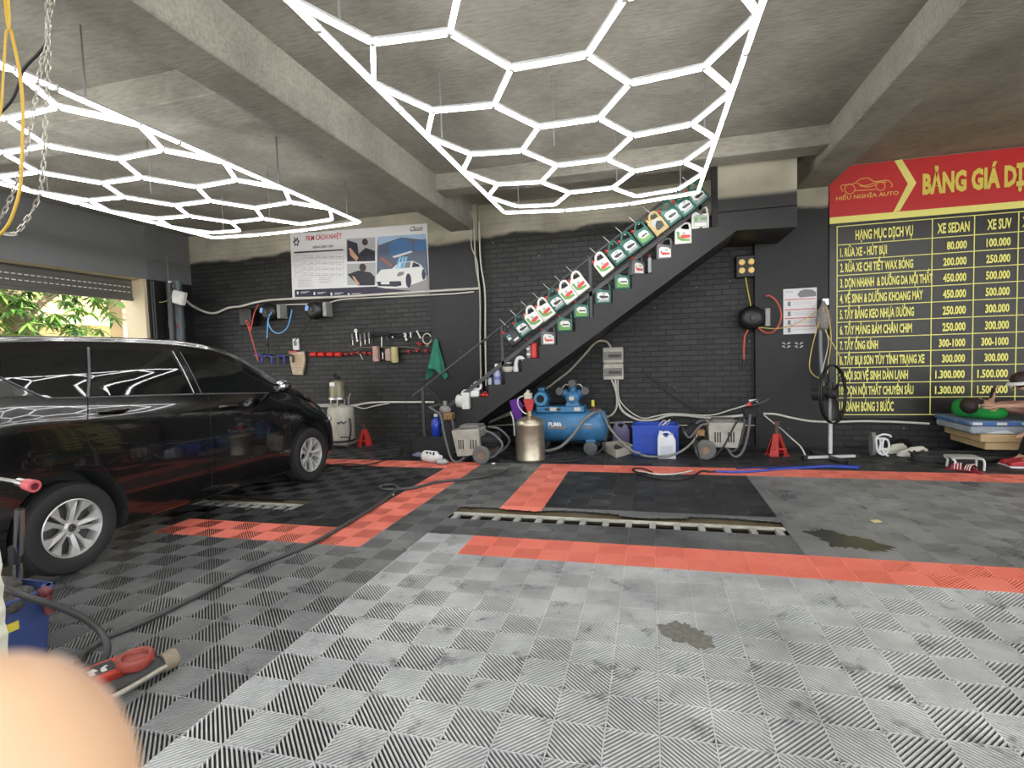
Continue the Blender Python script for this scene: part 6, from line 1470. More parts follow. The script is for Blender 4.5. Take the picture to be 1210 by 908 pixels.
# near arm folded: forearm level, hand beside the head
s1 = jj((4.40, 7.78, Z0+.13), .052, sh); e1 = jj((4.47, 7.64, Z0+.19), .040, s1); m1 = jj((4.30, 7.66, Z0+.185), .038, e1); w1_ = jj((4.13, 7.70, Z0+.175), .025, m1)
hand(J, E, w1_, Vv((4.075, 7.72, Z0+.17)), Vv((-1, .12, -.05)), Vv((0, 1, .1)), 1, .55)
# far arm: forearm up, holding the phone
s2 = jj((4.36, 8.03, Z0+.15), .050, sh); e2 = jj((4.18, 7.98, Z0+.13), .042, s2); m2 = jj((4.13, 7.92, Z0+.21), .036, e2); w2_ = jj((4.115, 7.86, Z0+.275), .025, m2)
hand(J, E, w2_, Vv((4.11, 7.845, Z0+.315)), Vv((.05, -.1, 1)), Vv((.8, -.5, 0)), 1, .8)
for sgn in (-1, 1):
    h_ = jj((5.0, 8.02+sgn*.09, Z0+.10), .085, pel); k_ = jj((5.40, 8.04+sgn*.10, Z0+.12), .058, h_); a_ = jj((5.80, 8.04+sgn*.09, Z0+.055), .038, k_); jj((5.86, 8.04+sgn*.09, Z0+.12), .03, a_)
bdy = body('body', J, E, skin_d, p1)
# face: nose, mouth, ears, eyes (looking up at the phone)
mb = MB(); fc = Vv((hd.x, 7.90, hd.z)); fu = Vv((.25, -.25, .93)).normalized(); fx = Vv((1, 0, -.2)).normalized()
mb.ball(fc+fu*.088+fx*.02, .016, (1.2, .9, 1.2), 10); mb.ball(fc+Vv((.0, -.085, .0)), .024, (.7, .5, 1.1), 10); mb.ball(fc+fu*.078+fx*.062, .018, (.5, 1.4, .5), 8); mb.build('face_features', skin_d, bdy, 180)
mb = MB()
for sg in (-1, 1): mb.ball(fc+fu*.082-fx*.012+Vv((0, sg*.03, 0)), .010, (1, 1.3, .8), 8)
mb.build('eye', blackm, bdy, 180)
mb = MB(); mb.ball(Vv((hd.x-.065, 7.89, hd.z+.0)), .105, (.92, 1.0, .98), 20)
mb.ball(Vv((hd.x+.0, 7.86, hd.z+.05)), .07, (1.1, .8, .6), 14); mb.build('hair', hairm, p1, 180)
# shirt and trousers follow the body
sj = [(Vv((4.95, 8.02, Z0+.115)), (.145, .112)), (Vv((4.58, 7.97, Z0+.12)), (.145, .112)), (Vv((4.38, 7.92, Z0+.125)), (.135, .096)), (Vv((4.28, 7.885, Z0+.122)), (.07, .065)), (Vv((4.405, 7.77, Z0+.135)), .064), (Vv((4.45, 7.66, Z0+.18)), .056), (Vv((4.35, 8.04, Z0+.155)), .062), (Vv((4.23, 8.0, Z0+.145)), .055)]
body('shirt', sj, [(0, 1), (1, 2), (2, 3), (2, 4), (4, 5), (2, 6), (6, 7)], mat('pink_shirt', (.62, .30, .28), .8, noise=.3, nscale=10), p1)
body('trousers', [(Vv((4.93, 8.02, Z0+.11)), (.14, .105)), (Vv((5.02, 7.93, Z0+.10)), .095), (Vv((5.4, 7.94, Z0+.12)), .07), (Vv((5.78, 7.95, Z0+.06)), .05), (Vv((5.02, 8.11, Z0+.10)), .095), (Vv((5.4, 8.14, Z0+.12)), .07), (Vv((5.78, 8.13, Z0+.06)), .05)], [(0, 1), (1, 2), (2, 3), (0, 4), (4, 5), (5, 6)], mat('trousers_dark', (.03, .032, .045), .8), p1)
phc = at(1173, 464, y=7.80)
ph = thing('phone', 'dark phone held upright above the lying person', 'phone', (phc.x, 7.80, phc.z-.07))
Rm = (0.35, -.35, .5)
mb = MB(); mb.box(Vv((phc.x+.01, 7.82, phc.z)), (.075, .012, .15), rot=Rm, bev=.004); mb.build('case', black, ph)
mb = MB(); mb.box(Vv((phc.x+.012, 7.812, phc.z+.002)), (.066, .004, .135), rot=Rm); mb.build('screen', mat('phone_screen', (.03, .035, .05), .08), ph)
# person seated at the right edge, leaning to the left
p2 = thing('person', 'person in black with brown cap seated by the mats, cut by the frame edge', 'person', (4.62, 7.3, 0))
h2 = at(1206, 452, y=7.25); J = []; E = []
pel = jj((4.66, 7.34, .36), (.15, .13)); ch = jj((4.52, 7.32, .62), (.14, .11), pel); sh = jj((4.42, 7.30, .80), (.15, .09), ch); nk = jj((h2.x+.19, 7.28, .88), .055, sh); n2 = jj((h2.x+.11, 7.265, h2.z-.05), .058, nk); hx = jj((h2.x+.04, 7.25, h2.z), (.08, .10), n2); jj((h2.x-.04, 7.245, h2.z-.045), (.055, .07), hx)
for sg in (-1, 1):
    s1 = jj((4.43, 7.30+sg*.17, .78), .058, sh); e1 = jj((4.40, 7.32+sg*.20, .52), .043, s1); w_ = jj((4.28, 7.3+sg*.12, .40), .028, e1)
    hand(J, E, w_, Vv((4.235, 7.3+sg*.11, .39)), Vv((-1, 0, -.2)), Vv((0, 0, -1)), -sg, .6)
    k0 = jj((4.58, 7.34+sg*.10, .34), .09, pel); k1 = jj((4.24, 7.24+sg*.11, .36), .065, k0); a1 = jj((4.22, 7.40+sg*.07, .10), .042, k1); jj((4.12, 7.40+sg*.07, .045), .036, a1)
b2_ = body('body', J, E, skin_d, p2)
mb = MB(); hh = Vv((h2.x, 7.25, h2.z)); mb.ball(hh+Vv((-.09, 0, -.045)), .018, (1, .8, 1.2), 8); mb.ball(hh+Vv((.03, -.10, -.03)), .026, (.6, .4, 1.1), 8); mb.ball(hh+Vv((-.075, 0, -.085)), .016, (.7, 1.5, .5), 8); mb.build('face_features', skin_d, b2_, 180)
mb = MB()
for sg in (-1, 1): mb.ball(hh+Vv((-.082, sg*.032, -.02)), .010, (.7, 1.2, .8), 8)
mb.build('eye', blackm, b2_, 180)
mb = MB(); mb.ball(hh+Vv((.025, 0, .03)), .115, (1.05, 1.02, .82), 20); mb.build('hair', mat('hair_dark', (.03, .014, .012), .6), p2, 180)
mb = MB(); mb.tube([hh+Vv((-.105*1.0*math.cos(q), .112*math.sin(q), -.0-.02*math.cos(q))) for q in [(-2.3+4.6*k/24) for k in range(25)]], .024, 8, smooth=0, flat=.55); mb.build('white_headband', white, p2, 180)
black_c = mat('black_cloth', (.012, .012, .013), .85)
body('shirt', [(Vv((4.66, 7.34, .38)), (.165, .145)), (Vv((4.52, 7.32, .62)), (.16, .13)), (Vv((4.42, 7.30, .80)), (.165, .105)), (Vv((4.36, 7.29, .86)), .075), (Vv((4.43, 7.13, .78)), .072), (Vv((4.41, 7.11, .62)), .06), (Vv((4.43, 7.47, .78)), .072), (Vv((4.41, 7.51, .62)), .06)], [(0, 1), (1, 2), (2, 3), (2, 4), (4, 5), (2, 6), (6, 7)], black_c, p2)
body('trousers', [(Vv((4.66, 7.34, .34)), (.16, .13)), (Vv((4.56, 7.24, .34)), .10), (Vv((4.23, 7.13, .37)), .078), (Vv((4.22, 7.33, .12)), .055), (Vv((4.56, 7.44, .34)), .10), (Vv((4.23, 7.35, .37)), .078), (Vv((4.22, 7.47, .12)), .055)], [(0, 1), (1, 2), (2, 3), (0, 4), (4, 5), (5, 6)], black_c, p2)
for sg in (-1, 1):
    mb = MB(); mb.prism([(4.27, .0), (4.02, .0), (3.995, .03), (4.02, .065), (4.12, .085), (4.2, .11), (4.27, .11)], 7.40+sg*.07-.042, 7.40+sg*.07+.042, 'y', bev=.018); so_ = mb.build('shoe', mat('shoe_red', (.42, .02, .03), .5), p2, 50)
    mb = MB(); mb.prism([(4.275, -.0), (4.015, -.0), (3.99, .012), (4.0, .02), (4.275, .02)], 7.40+sg*.07-.044, 7.40+sg*.07+.044, 'y'); mb.build('sole', white, so_)
mb = MB(); mb.lathe([(.15, 0), (.13, .02), (.12, .16), (.16, .18), (.16, .21), (.0, .21)], 24, Matrix.Translation((4.67, 7.34, 0))); tag(mb.build('stool', mat('stool_blue', (.04, .1, .3), .5), None, 40), 'low round stool under the seated person', 'stool')

# ================================================================== SHOES, SANDAL, LOW STOOL
def shoe(name, label, p0, L_, a_, m_, solem, mark=None):
    t = thing(name, label, 'shoe', (p0[0], p0[1], 0)); mb = MB()
    prof = [(0, .03, .038, .07), (.06, .03, .042, .105), (.14, .03, .040, .10), (.22, .03, .045, .085), (.30, .03, .043, .055), (.36, .028, .033, .04), (.40, .025, .012, .02)]
    tb = bmesh.new(); rows = []
    for u, z0, hw, hz in prof:
        x = u/.40*L_-L_/2; rows.append([tb.verts.new((x, hw*math.cos(q), z0+hz*max(0, math.sin(q))-.012*max(0, -math.sin(q)))) for q in [2*PI*k/14 for k in range(14)]])
    for A, B in zip(rows, rows[1:]):
        for k in range(14): tb.faces.new((A[k], A[(k+1) % 14], B[(k+1) % 14], B[k]))
    tb.faces.new(rows[0][::-1]); tb.faces.new(rows[-1]); mb.merge(tb); mb.build('upper', m_, t, 60, local=True)
    mb = MB(); pts = [(-L_/2-.008, -.03), (-L_/2+.06, -.043), (L_*.1, -.048), (L_*.36, -.044), (L_/2, -.02), (L_/2+.01, 0), (L_/2, .02), (L_*.36, .044), (L_*.1, .048), (-L_/2+.06, .043), (-L_/2-.008, .03)]
    mb.prism(pts, 0.0, .032, 'z', bev=.005); mb.build('sole', solem, t, 40, local=True)
    mb = MB(); mb.ball((-L_*.34, 0, .105), .03, (1.5, .85, .5), 12); mb.build('opening', blackm, t, 60, local=True)
    mb = MB(); mb.ball((-L_*.02, 0, .105), .03, (1.5, .7, .55), 10); mb.build('tongue', m_, t, 60, local=True)
    if mark:
        for sg in (-1, 1):
            mb = MB(); mb.tube([(-L_*.34, sg*.044, .09), (-L_*.10, sg*.050, .055), (-L_*.0, sg*.051, .08), (L_*.06, sg*.050, .055), (L_*.2, sg*.048, .075)], .009, 6, smooth=4); mb.build('side_mark', mark, t, local=True)
    t.rotation_euler = (0, 0, a_); return t
ps = at(1080, 540, z=0); shoe('shoe', 'white trainer with black wavy side mark, in front of the black shoe', (ps.x, ps.y+.05), .34, PI+.05, mat('shoe_white', (.62, .59, .5), .6), mat('sole_white', (.66, .64, .58), .6), black)
ps = at(1062, 538, z=0); shoe('shoe', 'white trainer mostly hidden behind the marked white trainer', (ps.x, ps.y+.14), .32, PI+.3, mat('shoe_white', (.62, .59, .5), .6), mat('sole_white', (.66, .64, .58), .6))
ps = at(1068, 533, z=0); t = shoe('shoe', 'black shoe lying behind the white trainers', (ps.x, ps.y+.18), .34, PI+.25, mat('shoe_black', (.013, .013, .014), .35), black)
c = at(1042, 540, z=0); t = thing('strapped_sandal', 'grey soled sandal with white straps propped on its edge', 'sandal', (c.x, c.y, 0))
hz = .31; mb = MB()
def ov(k, dx, sc=1): q = 2*PI*k/28; return Vv((c.x+dx, c.y+.02+.075*math.cos(q)*sc, .165+.155*math.sin(q)*sc))
tb = bmesh.new(); A = [tb.verts.new(ov(k, -.12)+Vv((-.03*math.cos(2*PI*k/28*2)*0, 0, 0))) for k in range(28)]; B = [tb.verts.new(ov(k, -.075)) for k in range(28)]; tb.faces.new(A); tb.faces.new(B[::-1])
for k in range(28): tb.faces.new((A[k], B[k], B[(k+1) % 28], A[(k+1) % 28]))
bmesh.ops.triangulate(tb, faces=[f for f in tb.faces if len(f.verts) > 4]); mb.merge(tb); mb.build('sole', mat('sandal_grey', (.2, .2, .195), .6), t, 40)
Sp = lambda x, y: tuple(at(1010+x*.0826, 490+y*.0826, y=c.y-.05))
for pts in ([(305, 330), (310, 430), (330, 530), (390, 575), (450, 560), (485, 500), (490, 420), (470, 360)], [(300, 330), (360, 300), (420, 285), (500, 300), (520, 325)], [(420, 340), (400, 420), (400, 520), (450, 580), (480, 595)], [(360, 345), (370, 420), (355, 500), (370, 560)], [(350, 490), (420, 495), (490, 500)], [(300, 340), (370, 345), (430, 345), (480, 375)]):
    mb = MB(); mb.tube([Sp(*q) for q in pts], .013, 8); mb.build('strap', white, t, 60)
# low stool with red slippers
ca_, cb_ = at(1123, 556, z=0), at(1164, 557, z=0); cx_ = (ca_.x+cb_.x)/2; cy_ = ca_.y+.1
t = thing('step_stool', 'small white tubular step frame on the red tiles at right', 'step', (cx_, cy_, 0))
mb = MB(); hw = .17
for yy in (cy_-.08, cy_+.08): mb.tube([(cx_-.12, yy, 0), (cx_-.11, yy, .10), (cx_-.13, yy, .135), (cx_+.12, yy, .135), (cx_+.17, yy, .10), (cx_+.17, yy, .0)], .013, 8)
mb.build('tube_legs', white, t, 60); mb = MB(); mb.box((cx_, cy_, .142), (.30, .20, .02), bev=.008); mb.build('top', mat('step_grey', (.42, .42, .4), .5), t)
def slipper(px0, py0, a_, lb):
    p = at(px0, py0, z=0); t = thing('slipper', lb, 'slipper', (p.x, p.y, 0)); t.rotation_euler = (0, 0, a_)
    mb = MB(); mb.prism([(-.13, -.03), (-.05, -.036), (.04, -.042), (.10, -.035), (.135, 0), (.10, .035), (.04, .042), (-.05, .036), (-.13, .03)], .0, .028, 'z', bev=.006); mb.build('sole', mat('slipper_sole', (.2, .015, .02), .6), t, 40, local=True)
    mb = MB()
    tb = bmesh.new(); rows = [[tb.verts.new((x, .044*math.cos(PI*k/10), .02+h_*math.sin(PI*k/10))) for k in range(11)] for x, h_ in ((-.03, .07), (.02, .066), (.07, .05))]
    for A, B in zip(rows, rows[1:]):
        for k in range(10): tb.faces.new((A[k], A[k+1], B[k+1], B[k]))
    r_ = bmesh.ops.extrude_face_region(tb, geom=tb.faces[:])
    for g in r_['geom']:
        if isinstance(g, bmesh.types.BMVert): g.co.z -= .006
    mb.merge(tb); mb.build('strap', mat('slipper_red', (.26, .015, .025), .5), t, 60, local=True)
    mb = MB()
    for i in range(3): mb.tube([(-.02+.028*i, .046*math.cos(PI*k/12), .021+(.070-.006*i)*math.sin(PI*k/12)) for k in range(13)], .005, 5, smooth=0)
    mb.build('stripe', white, t, local=True); return t
slipper(1148, 558, 1.9, 'red slipper with three white stripes under the white step frame')
slipper(1133, 556, 2.6, 'plain looking red slipper at left under the white step frame')
# black hose coils in front of the pile
for i in range(4):
    cc = at(1135, 548, z=.02); q = MB(); rr = .38+.035*i
    q.tube([(cc.x+.05+.04*i+rr*1.2*math.cos(2*PI*k/24), cc.y+.28+rr*.45*math.sin(2*PI*k/24+.2), .012+.022*i) for k in range(24)], .011, 6, smooth=2, closed=True)
    tag(q.build('hose_coil', cable_b, None, 60), ['lowest ring of the black hose coil before the boards', 'second ring of the black hose coil before the boards', 'third ring of the black hose coil before the boards', 'top ring of the black hose coil before the boards'][i], 'hose', 'black hose rings before the boards')

# ================================================================== HOSES ON THE FLOOR
def floor_hose(name, label, pts, r, m_, cat='hose', smooth=6):
    q = MB(); q.tube([Vector(at(a, b, z=r)) for a, b in pts], r, 8, smooth=smooth); return tag(q.build(name, m_, None, 60), label, cat)
hose_k = mat('hose_dark', (.055, .055, .053), .4)
floor_hose('washing_hose', 'long dark hose running from left foreground across red tiles to the washer', [(92, 785), (100, 772), (128, 753), (160, 739.5), (220, 711), (294, 672.6), (340, 655), (374, 640), (413, 617.5), (440, 601), (457.5, 589), (467, 580), (469.4, 576), (464, 573.5), (456, 573.5), (448.6, 576), (457.5, 579), (487, 577), (517, 570), (545, 567), (575, 563), (600, 556)], .017, hose_k)
floor_hose('air_hose', 'thin black hose trailing over the back red strip near the car', [(386, 549), (410, 551), (435, 549), (452, 545), (470, 540), (475, 529)], .010, cable_b)
floor_hose('air_hose', 'thin black hose ring lying on black tiles near the front wheel', [(395, 549), (415, 548.5), (432, 550.5), (438, 553), (425, 555), (405, 553)], .009, cable_b)
floor_hose('washing_hose', 'black hose coil with white end lying on red strip by the crate', [(748, 556), (757, 561), (775, 565), (800, 567), (818, 563), (829, 557), (838, 557.5), (848, 557.5)], .012, cable_b)
floor_hose('washing_hose', 'short black hose bow left on the red strip in front of the crate', [(770, 558), (760, 554), (748, 554), (752, 558), (765, 560)], .010, cable_b)
floor_hose('white_hose', 'white hose piece curving on the red strip below the crate', [(752, 556.5), (765, 559), (780, 561), (800, 560), (818, 556.5)], .010, cable_w)
floor_hose('blue_hose', 'bright blue hose lying along the red strip before the fan', [(846, 557.5), (870, 558), (895, 557), (920, 554.5), (950, 553), (980, 551.5), (1015, 553)], .014, mat('hose_royal', (.03, .07, .42), .4))
floor_hose('blue_hose', 'thin second blue hose just above the bright blue hose', [(870, 554), (910, 552.5), (945, 551.5), (985, 550), (1018, 551)], .009, mat('hose_navy', (.02, .03, .18), .4))
for px_, py_, lb in ((463, 585, 'small pale pebble by the hose on the red tiles'), (583, 548, 'small white scrap by the wheel of the left washer')):
    p = at(px_, py_, z=.012); mb = MB(); mb.box(p, (.05, .03, .022), rot=(0, 0, .4), bev=.008); tag(mb.build('litter_scrap', white), lb, 'scrap')
p = at(1035, 616, z=.004); mb = MB(); mb.box(p, (.07, .05, .006), rot=(0, 0, .3)); tag(mb.build('paper_scrap', mat('scrap_yellow', (.7, .6, .3), .6)), 'small yellowish paper scrap on the wet grey tiles at right', 'scrap')

# ================================================================== LEFT FOREGROUND
bl = mat('bucket_blue', (.05, .085, .26), .55, noise=.3, nscale=5)
x0_, x1_ = -3.42, -2.99; y0_, y1_ = 1.58, 1.97
t = thing('blue_bin', 'worn blue plastic bin full of rags in the left foreground', 'bin', ((x0_+x1_)/2, 1.78, 0))
def frust(mb, z0, z1, in0, in1, th):
    tb = bmesh.new()
    def ring(i_, z): return [tb.verts.new(p) for p in ((x0_+i_, y0_+i_, z), (x1_-i_, y0_+i_, z), (x1_-i_, y1_-i_, z), (x0_+i_, y1_-i_, z))]
    R1, R2, R3, R4 = ring(in0, z0), ring(in1, z1), ring(in1+th, z1), ring(in0+th, z0+.015)
    for A, B in ((R1, R2), (R2, R3), (R3, R4)):
        for k in range(4): tb.faces.new((A[k], A[(k+1) % 4], B[(k+1) % 4], B[k]))
    tb.faces.new(R1[::-1]); tb.faces.new(R4)
    bmesh.ops.bevel(tb, geom=[e for e in tb.edges if abs(e.verts[0].co.z-e.verts[1].co.z) > .1], offset=.04, segments=3, affect='EDGES'); mb.merge(tb)
mb = MB(); frust(mb, .0, .395, .03, .0, .012); mb.build('shell', bl, t, 50)
mb = MB(); mb.tube([(x0_+.03, y0_, .385), (x1_-.03, y0_, .385), (x1_, y0_+.03, .385), (x1_, y1_-.03, .385), (x1_-.03, y1_, .385), (x0_+.03, y1_, .385), (x0_, y1_-.03, .385), (x0_, y0_+.03, .385)], .012, 8, smooth=0, closed=True); mb.build('rim', bl, t, 50)
mb = MB(); p = at(14, 742, x=x1_); mb.b2((x1_-.03, p.y-.05, p.z-.02), (x1_+.0, p.y+.03, p.z+.02)); mb.build('yellow_sticker', yellow, t)
random.seed(5)
mb = MB()
for i in range(4): mb.ball((x1_-.03-.02*(i%2), 1.66+.06*i, .385-.01*(i%3)), .055, (.9, 1.1, .8), 10)
for i in range(9): mb.ball((x0_+.08+.04*i*.9, y0_+.10+random.uniform(0, .2), .375+random.uniform(-.03, .06)), .07, (1.1, .9, .7), 10)
tag(mb.build('rag_heap', mat('rag_grey', (.10, .095, .085), .9, noise=.5, nscale=40, bump=.5, bscale=60), None, 180), 'heap of dirty grey rags inside the blue bin', 'rags'); bpy.data.objects['rag_heap']['kind'] = 'stuff'
p = at(57, 702, y=1.90); mb = MB(); mb.tube([p+Vector((.0, 0, -.10)), p+Vector((-.02, 0, .0))], .022, 10, smooth=0); mb.box(p+Vector((-.02, 0, .01)), (.055, .05, .035), rot=(0, .4, .2), bev=.008); tag(mb.build('scrub_brush', mat('brush_red', (.13, .022, .025), .55), None, 40), 'dark red brush handle standing in the blue bin', 'brush')
# chrome post with hose clamp, and the wash lance it carries
yy = 2.12; a, b = at(15.5, 690, y=yy), at(23.5, 602, y=yy)
t = thing('lance_stand', 'chrome post with black clamp carrying a wash lance above the blue bin', 'lance stand', (a.x, yy, 0))
mb = MB(); mb.cyl((a.x-.01, yy, .02), b, .024, n=18); mb.build('post', mat('chrome', (.6, .58, .55), .12, 1), t, 40)
mb = MB(); c_ = at(19.5, 655, y=yy); mb.cyl(c_+Vector((0, 0, -.05)), c_+Vector((.003, 0, .05)), .036, n=16); mb.build('clamp', black, t, 40)
mb = MB(); mb.cyl((a.x-.01, yy, 0), (a.x-.01, yy, .025), .10, n=20); mb.build('foot', blackm, t, 40)
l0, l1, l2 = at(-60, 556, y=yy-.06), at(26, 571, y=yy-.06), at(41, 575, y=yy-.06)
mb = MB(); mb.tube([l0, l1], .012, 10, smooth=0); mb.cyl(l1-(l2-l1)*.3, l1+(l2-l1)*.3, .024, n=14); mb.tube([l0, l0+Vector((.0, .06, -.2)), Vector((a.x-.25, yy, .35)), Vector((a.x-.01, yy, .3))], .012, 8); mb.build('lance', steel, t, 40)
mb = MB(); mb.cyl(l1+(l2-l1)*.3, l2, .030, .034, n=14); mb.build('nozzle_tip', mat('tip_pink', (.62, .12, .13), .35), t, 40)
mb = MB(); mb.cyl(l2-(l2-l1)*.02, l2+(l2-l1)*.02, .02, n=12); mb.build('nozzle_bore', mat('bore_dark', (.12, .01, .02), .5), t)
# hose coming off the bin, curving down to the floor
mb = MB(); mb.tube([at(-8, 692, y=1.70), at(12, 698, y=1.72), at(40, 708, y=1.78), at(68, 717, y=1.86), at(95, 729, y=1.94), at(117, 745, y=2.0), at(127, 764, y=2.0), at(122, 781, z=.02), at(108, 788, z=.018), at(90, 792, z=.018), at(78, 800, z=.018)], .017, 10); tag(mb.build('washing_hose', hose_k, None, 60), 'black hose drooping from behind the blue bin to the floor', 'hose')
# trolley jack
A_, B_ = at(100, 808, z=.06), at(203, 777, z=.06)
d = (B_-A_); d.z = 0; L_ = d.length; d.normalize(); s_ = Vector((-d.y, d.x, 0)); R3 = Matrix((d, s_, Vector((0, 0, 1)))).transposed(); O_ = Vector((A_.x, A_.y, 0))
def TJ(x, y, z): return O_+d*x+s_*y+Vector((0, 0, z))
t = thing('trolley_jack', 'low red trolley jack with long steel handle beside the bin', 'trolley jack', tuple(O_+d*L_/2))
mb = MB()
p0, p1 = at(88, 806, z=.09), at(165, 775, z=.09); dd = (p1-p0); an = math.atan2(dd.y, dd.x)
mb.box(p0+dd*.45, (dd.length*1.05, .15, .02), rot=(0, 0, an), bev=.005); mb.box(p0+dd*.45-Vector((0, 0, .045)), (dd.length*1.0, .13, .07), rot=(0, 0, an), bev=.01); mb.build('body_plate', mat('jack_red', (.55, .06, .035), .45, noise=.3, nscale=12), t)
mb = MB(); cc = at(160, 778, z=.12); mb.lathe([(.0, .0), (.05, .0), (.055, .015), (.072, .018), (.078, .008), (.075, -.02), (.05, -.05), (.0, -.05)], 28, Matrix.Translation(cc)); mb.build('saddle', mat('saddle_red', (.36, .06, .04), .5, noise=.4, nscale=20), t, 40)
mb = MB(); q0 = p0+dd*.28+Vector((0, 0, .0105)); mb.box(q0, (.16, .10, .003), rot=(0, 0, an)); mb.build('black_label', lab_k, t)
mb = MB()
for k in range(3): mb.box(q0+dd.normalized()*(-.05+.045*k)+Vector((0, 0, .003)), (.028, .012+.02*(k % 2), .002), rot=(0, 0, an+.3*k)); mb.box(q0+dd.normalized()*(-.05+.045*k)+s_*-.03+Vector((0, 0, .003)), (.02, .03, .002), rot=(0, 0, an))
mb.build('label_print', lab_w, t)
h0, h1 = at(112, 826, z=.05), at(198, 781, z=.05)
mb = MB(); mb.tube([h0, h1], .035, 12, smooth=0); mb.build('pump_tube', mat('jack_black', (.04, .042, .04), .5, noise=.5, nscale=25), t, 50)
g0, g1 = at(118, 834, z=.045), at(196, 788, z=.045)
mb = MB(); mb.tube([g0, g1], .014, 10, smooth=0); mb.build('handle_rod', mat('rod_steel', (.4, .38, .32), .4, .7), t, 50)
mb = MB(); e_ = (h1-h0).normalized(); Mx_ = Matrix((e_.orthogonal().normalized(), e_.cross(e_.orthogonal().normalized()), e_)).transposed().to_4x4(); Mx_.translation = h1
mb.lathe([(.028, -.03), (.046, -.03), (.046, .035), (.028, .035), (.028, -.03)], 22, Mx_, cap=False); mb.build('end_collar', mat('collar_tan', (.27, .22, .15), .5, noise=.3, nscale=30), t, 40)
for sg in (-1, 1):
    for f_ in (.1, .9):
        c_ = p0+dd*f_; mb = MB(); w0 = Vector((c_.x, c_.y, .036))+s_*sg*.085; mb.cyl(w0-s_*.015, w0+s_*.015, .036, n=16); mb.build('wheel', dgrey, t, 40)
# pale torn foam sheet at the very left edge
yy = 1.45; mb = MB(); random.seed(11)
edge = [(-60, 640), (-3, 634), (1, 650), (4, 668), (2, 680), (6, 692), (4.5, 706), (8, 720), (7, 736), (11, 748), (10, 764), (12, 790), (10, 830), (-60, 830)]
pts = [(at(a, b, y=yy).x, max(at(a, b, y=yy).z, .0)) for a, b in edge]
mb.prism(pts, yy-.05, yy, 'y', bev=.004, seg=1); fo = tag(mb.build('foam_sheet', mat('foam_cream', (.66, .64, .52), .85, noise=.2, nscale=9, bump=.4, bscale=25)), 'pale torn foam sheet standing at the left picture edge', 'foam sheet')
# ------------------------------------------------------------------ chain hoist and yellow cable hanging from the slab
YC = 1.85
t = thing('hoist_chain', 'steel lifting chain hanging from ceiling in a loop at left', 'chain', tuple(at(40, 280, y=YC)))
def chain(pts, name):
    P = [Vector(p) for p in catmull(pts, 30)]; mb = MB(); out = [P[0]]; acc = 0; step = .030
    for a_, b_ in zip(P, P[1:]):
        seg_ = (b_-a_).length
        if seg_ == 0: continue
        d0 = step-acc
        while d0 <= seg_: out.append(a_+(b_-a_)*(d0/seg_)); d0 += step
        acc = (acc+seg_) % step
    for i, (a_, b_) in enumerate(zip(out, out[1:])):
        c_ = (a_+b_)/2; dv = (b_-a_).normalized(); o1 = dv.orthogonal().normalized(); o2 = dv.cross(o1); o_ = o1 if i % 2 else o2
        lk = [c_+dv*(.0125*(1 if abs(q-PI/2) < PI/2 else -1))*1+dv*.0085*math.sin(q)+o_*.0085*math.cos(q) if True else None for q in [2*PI*k/10+.001 for k in range(10)]]
        mb.tube(lk, .0026, 5, smooth=0, closed=True)
    return mb.build(name, mat('chain_zinc', (.55, .52, .45), .35, .7), t, 60)
tp = at(62, -60, y=YC); 
chain([Vector((tp.x, YC, ZC)), at(61, -20, y=YC), at(59, 10, y=YC), at(56, 40, y=YC), at(57, 70, y=YC), at(54, 130, y=YC), at(51, 200, y=YC), at(45, 235, y=YC), at(30, 262, y=YC), at(18, 276, y=YC), at(5, 276, y=YC), at(-12, 270, y=YC)], 'near_strand')
chain([Vector((tp.x-.02, YC+.03, ZC)), at(56, 30, y=YC+.03), at(50, 70, y=YC+.03), at(46, 90, y=YC+.03), at(40, 130, y=YC+.03), at(30, 180, y=YC+.03), at(22, 210, y=YC+.03), at(10, 240, y=YC+.03), at(-2, 262, y=YC+.03), at(-15, 272, y=YC+.03)], 'far_strand')
yel = mat('cable_yellow', (.66, .42, .06), .45)
for pts, r_, lb in (([(4, -70), (6, 0), (14, 40), (23, 85), (27, 130), (26, 180), (24, 220), (18, 245), (8, 268), (-14, 290)], .0065, 'thick yellow cable hanging beside the lifting chain'), ([(9, -70), (10, 0), (7, 40), (4, 85), (1, 130), (-8, 170)], .0048, 'thin yellow cable left of the thick yellow cable')):
    P = [Vector(at(a, b, y=YC-.1-(.08 if r_ < .005 else 0))) for a, b in pts]; P[0] = Vector((P[1].x, P[1].y, ZC)); mb = MB(); mb.tube(P, r_, 8, smooth=6); tag(mb.build('hanging_cable', yel, None, 60), lb, 'cable')
P = [Vector(at(a, b, y=YC+.1)) for a, b in ((55.5, 50), (52, 56), (44, 65), (28, 82), (22, 100), (14, 118), (0, 133), (-14, 140))]; mb = MB(); mb.tube(P, .007, 8, smooth=6); tag(mb.build('hanging_cable', cable_b, None, 60), 'dark cable curving behind the chain and yellow cables', 'cable')

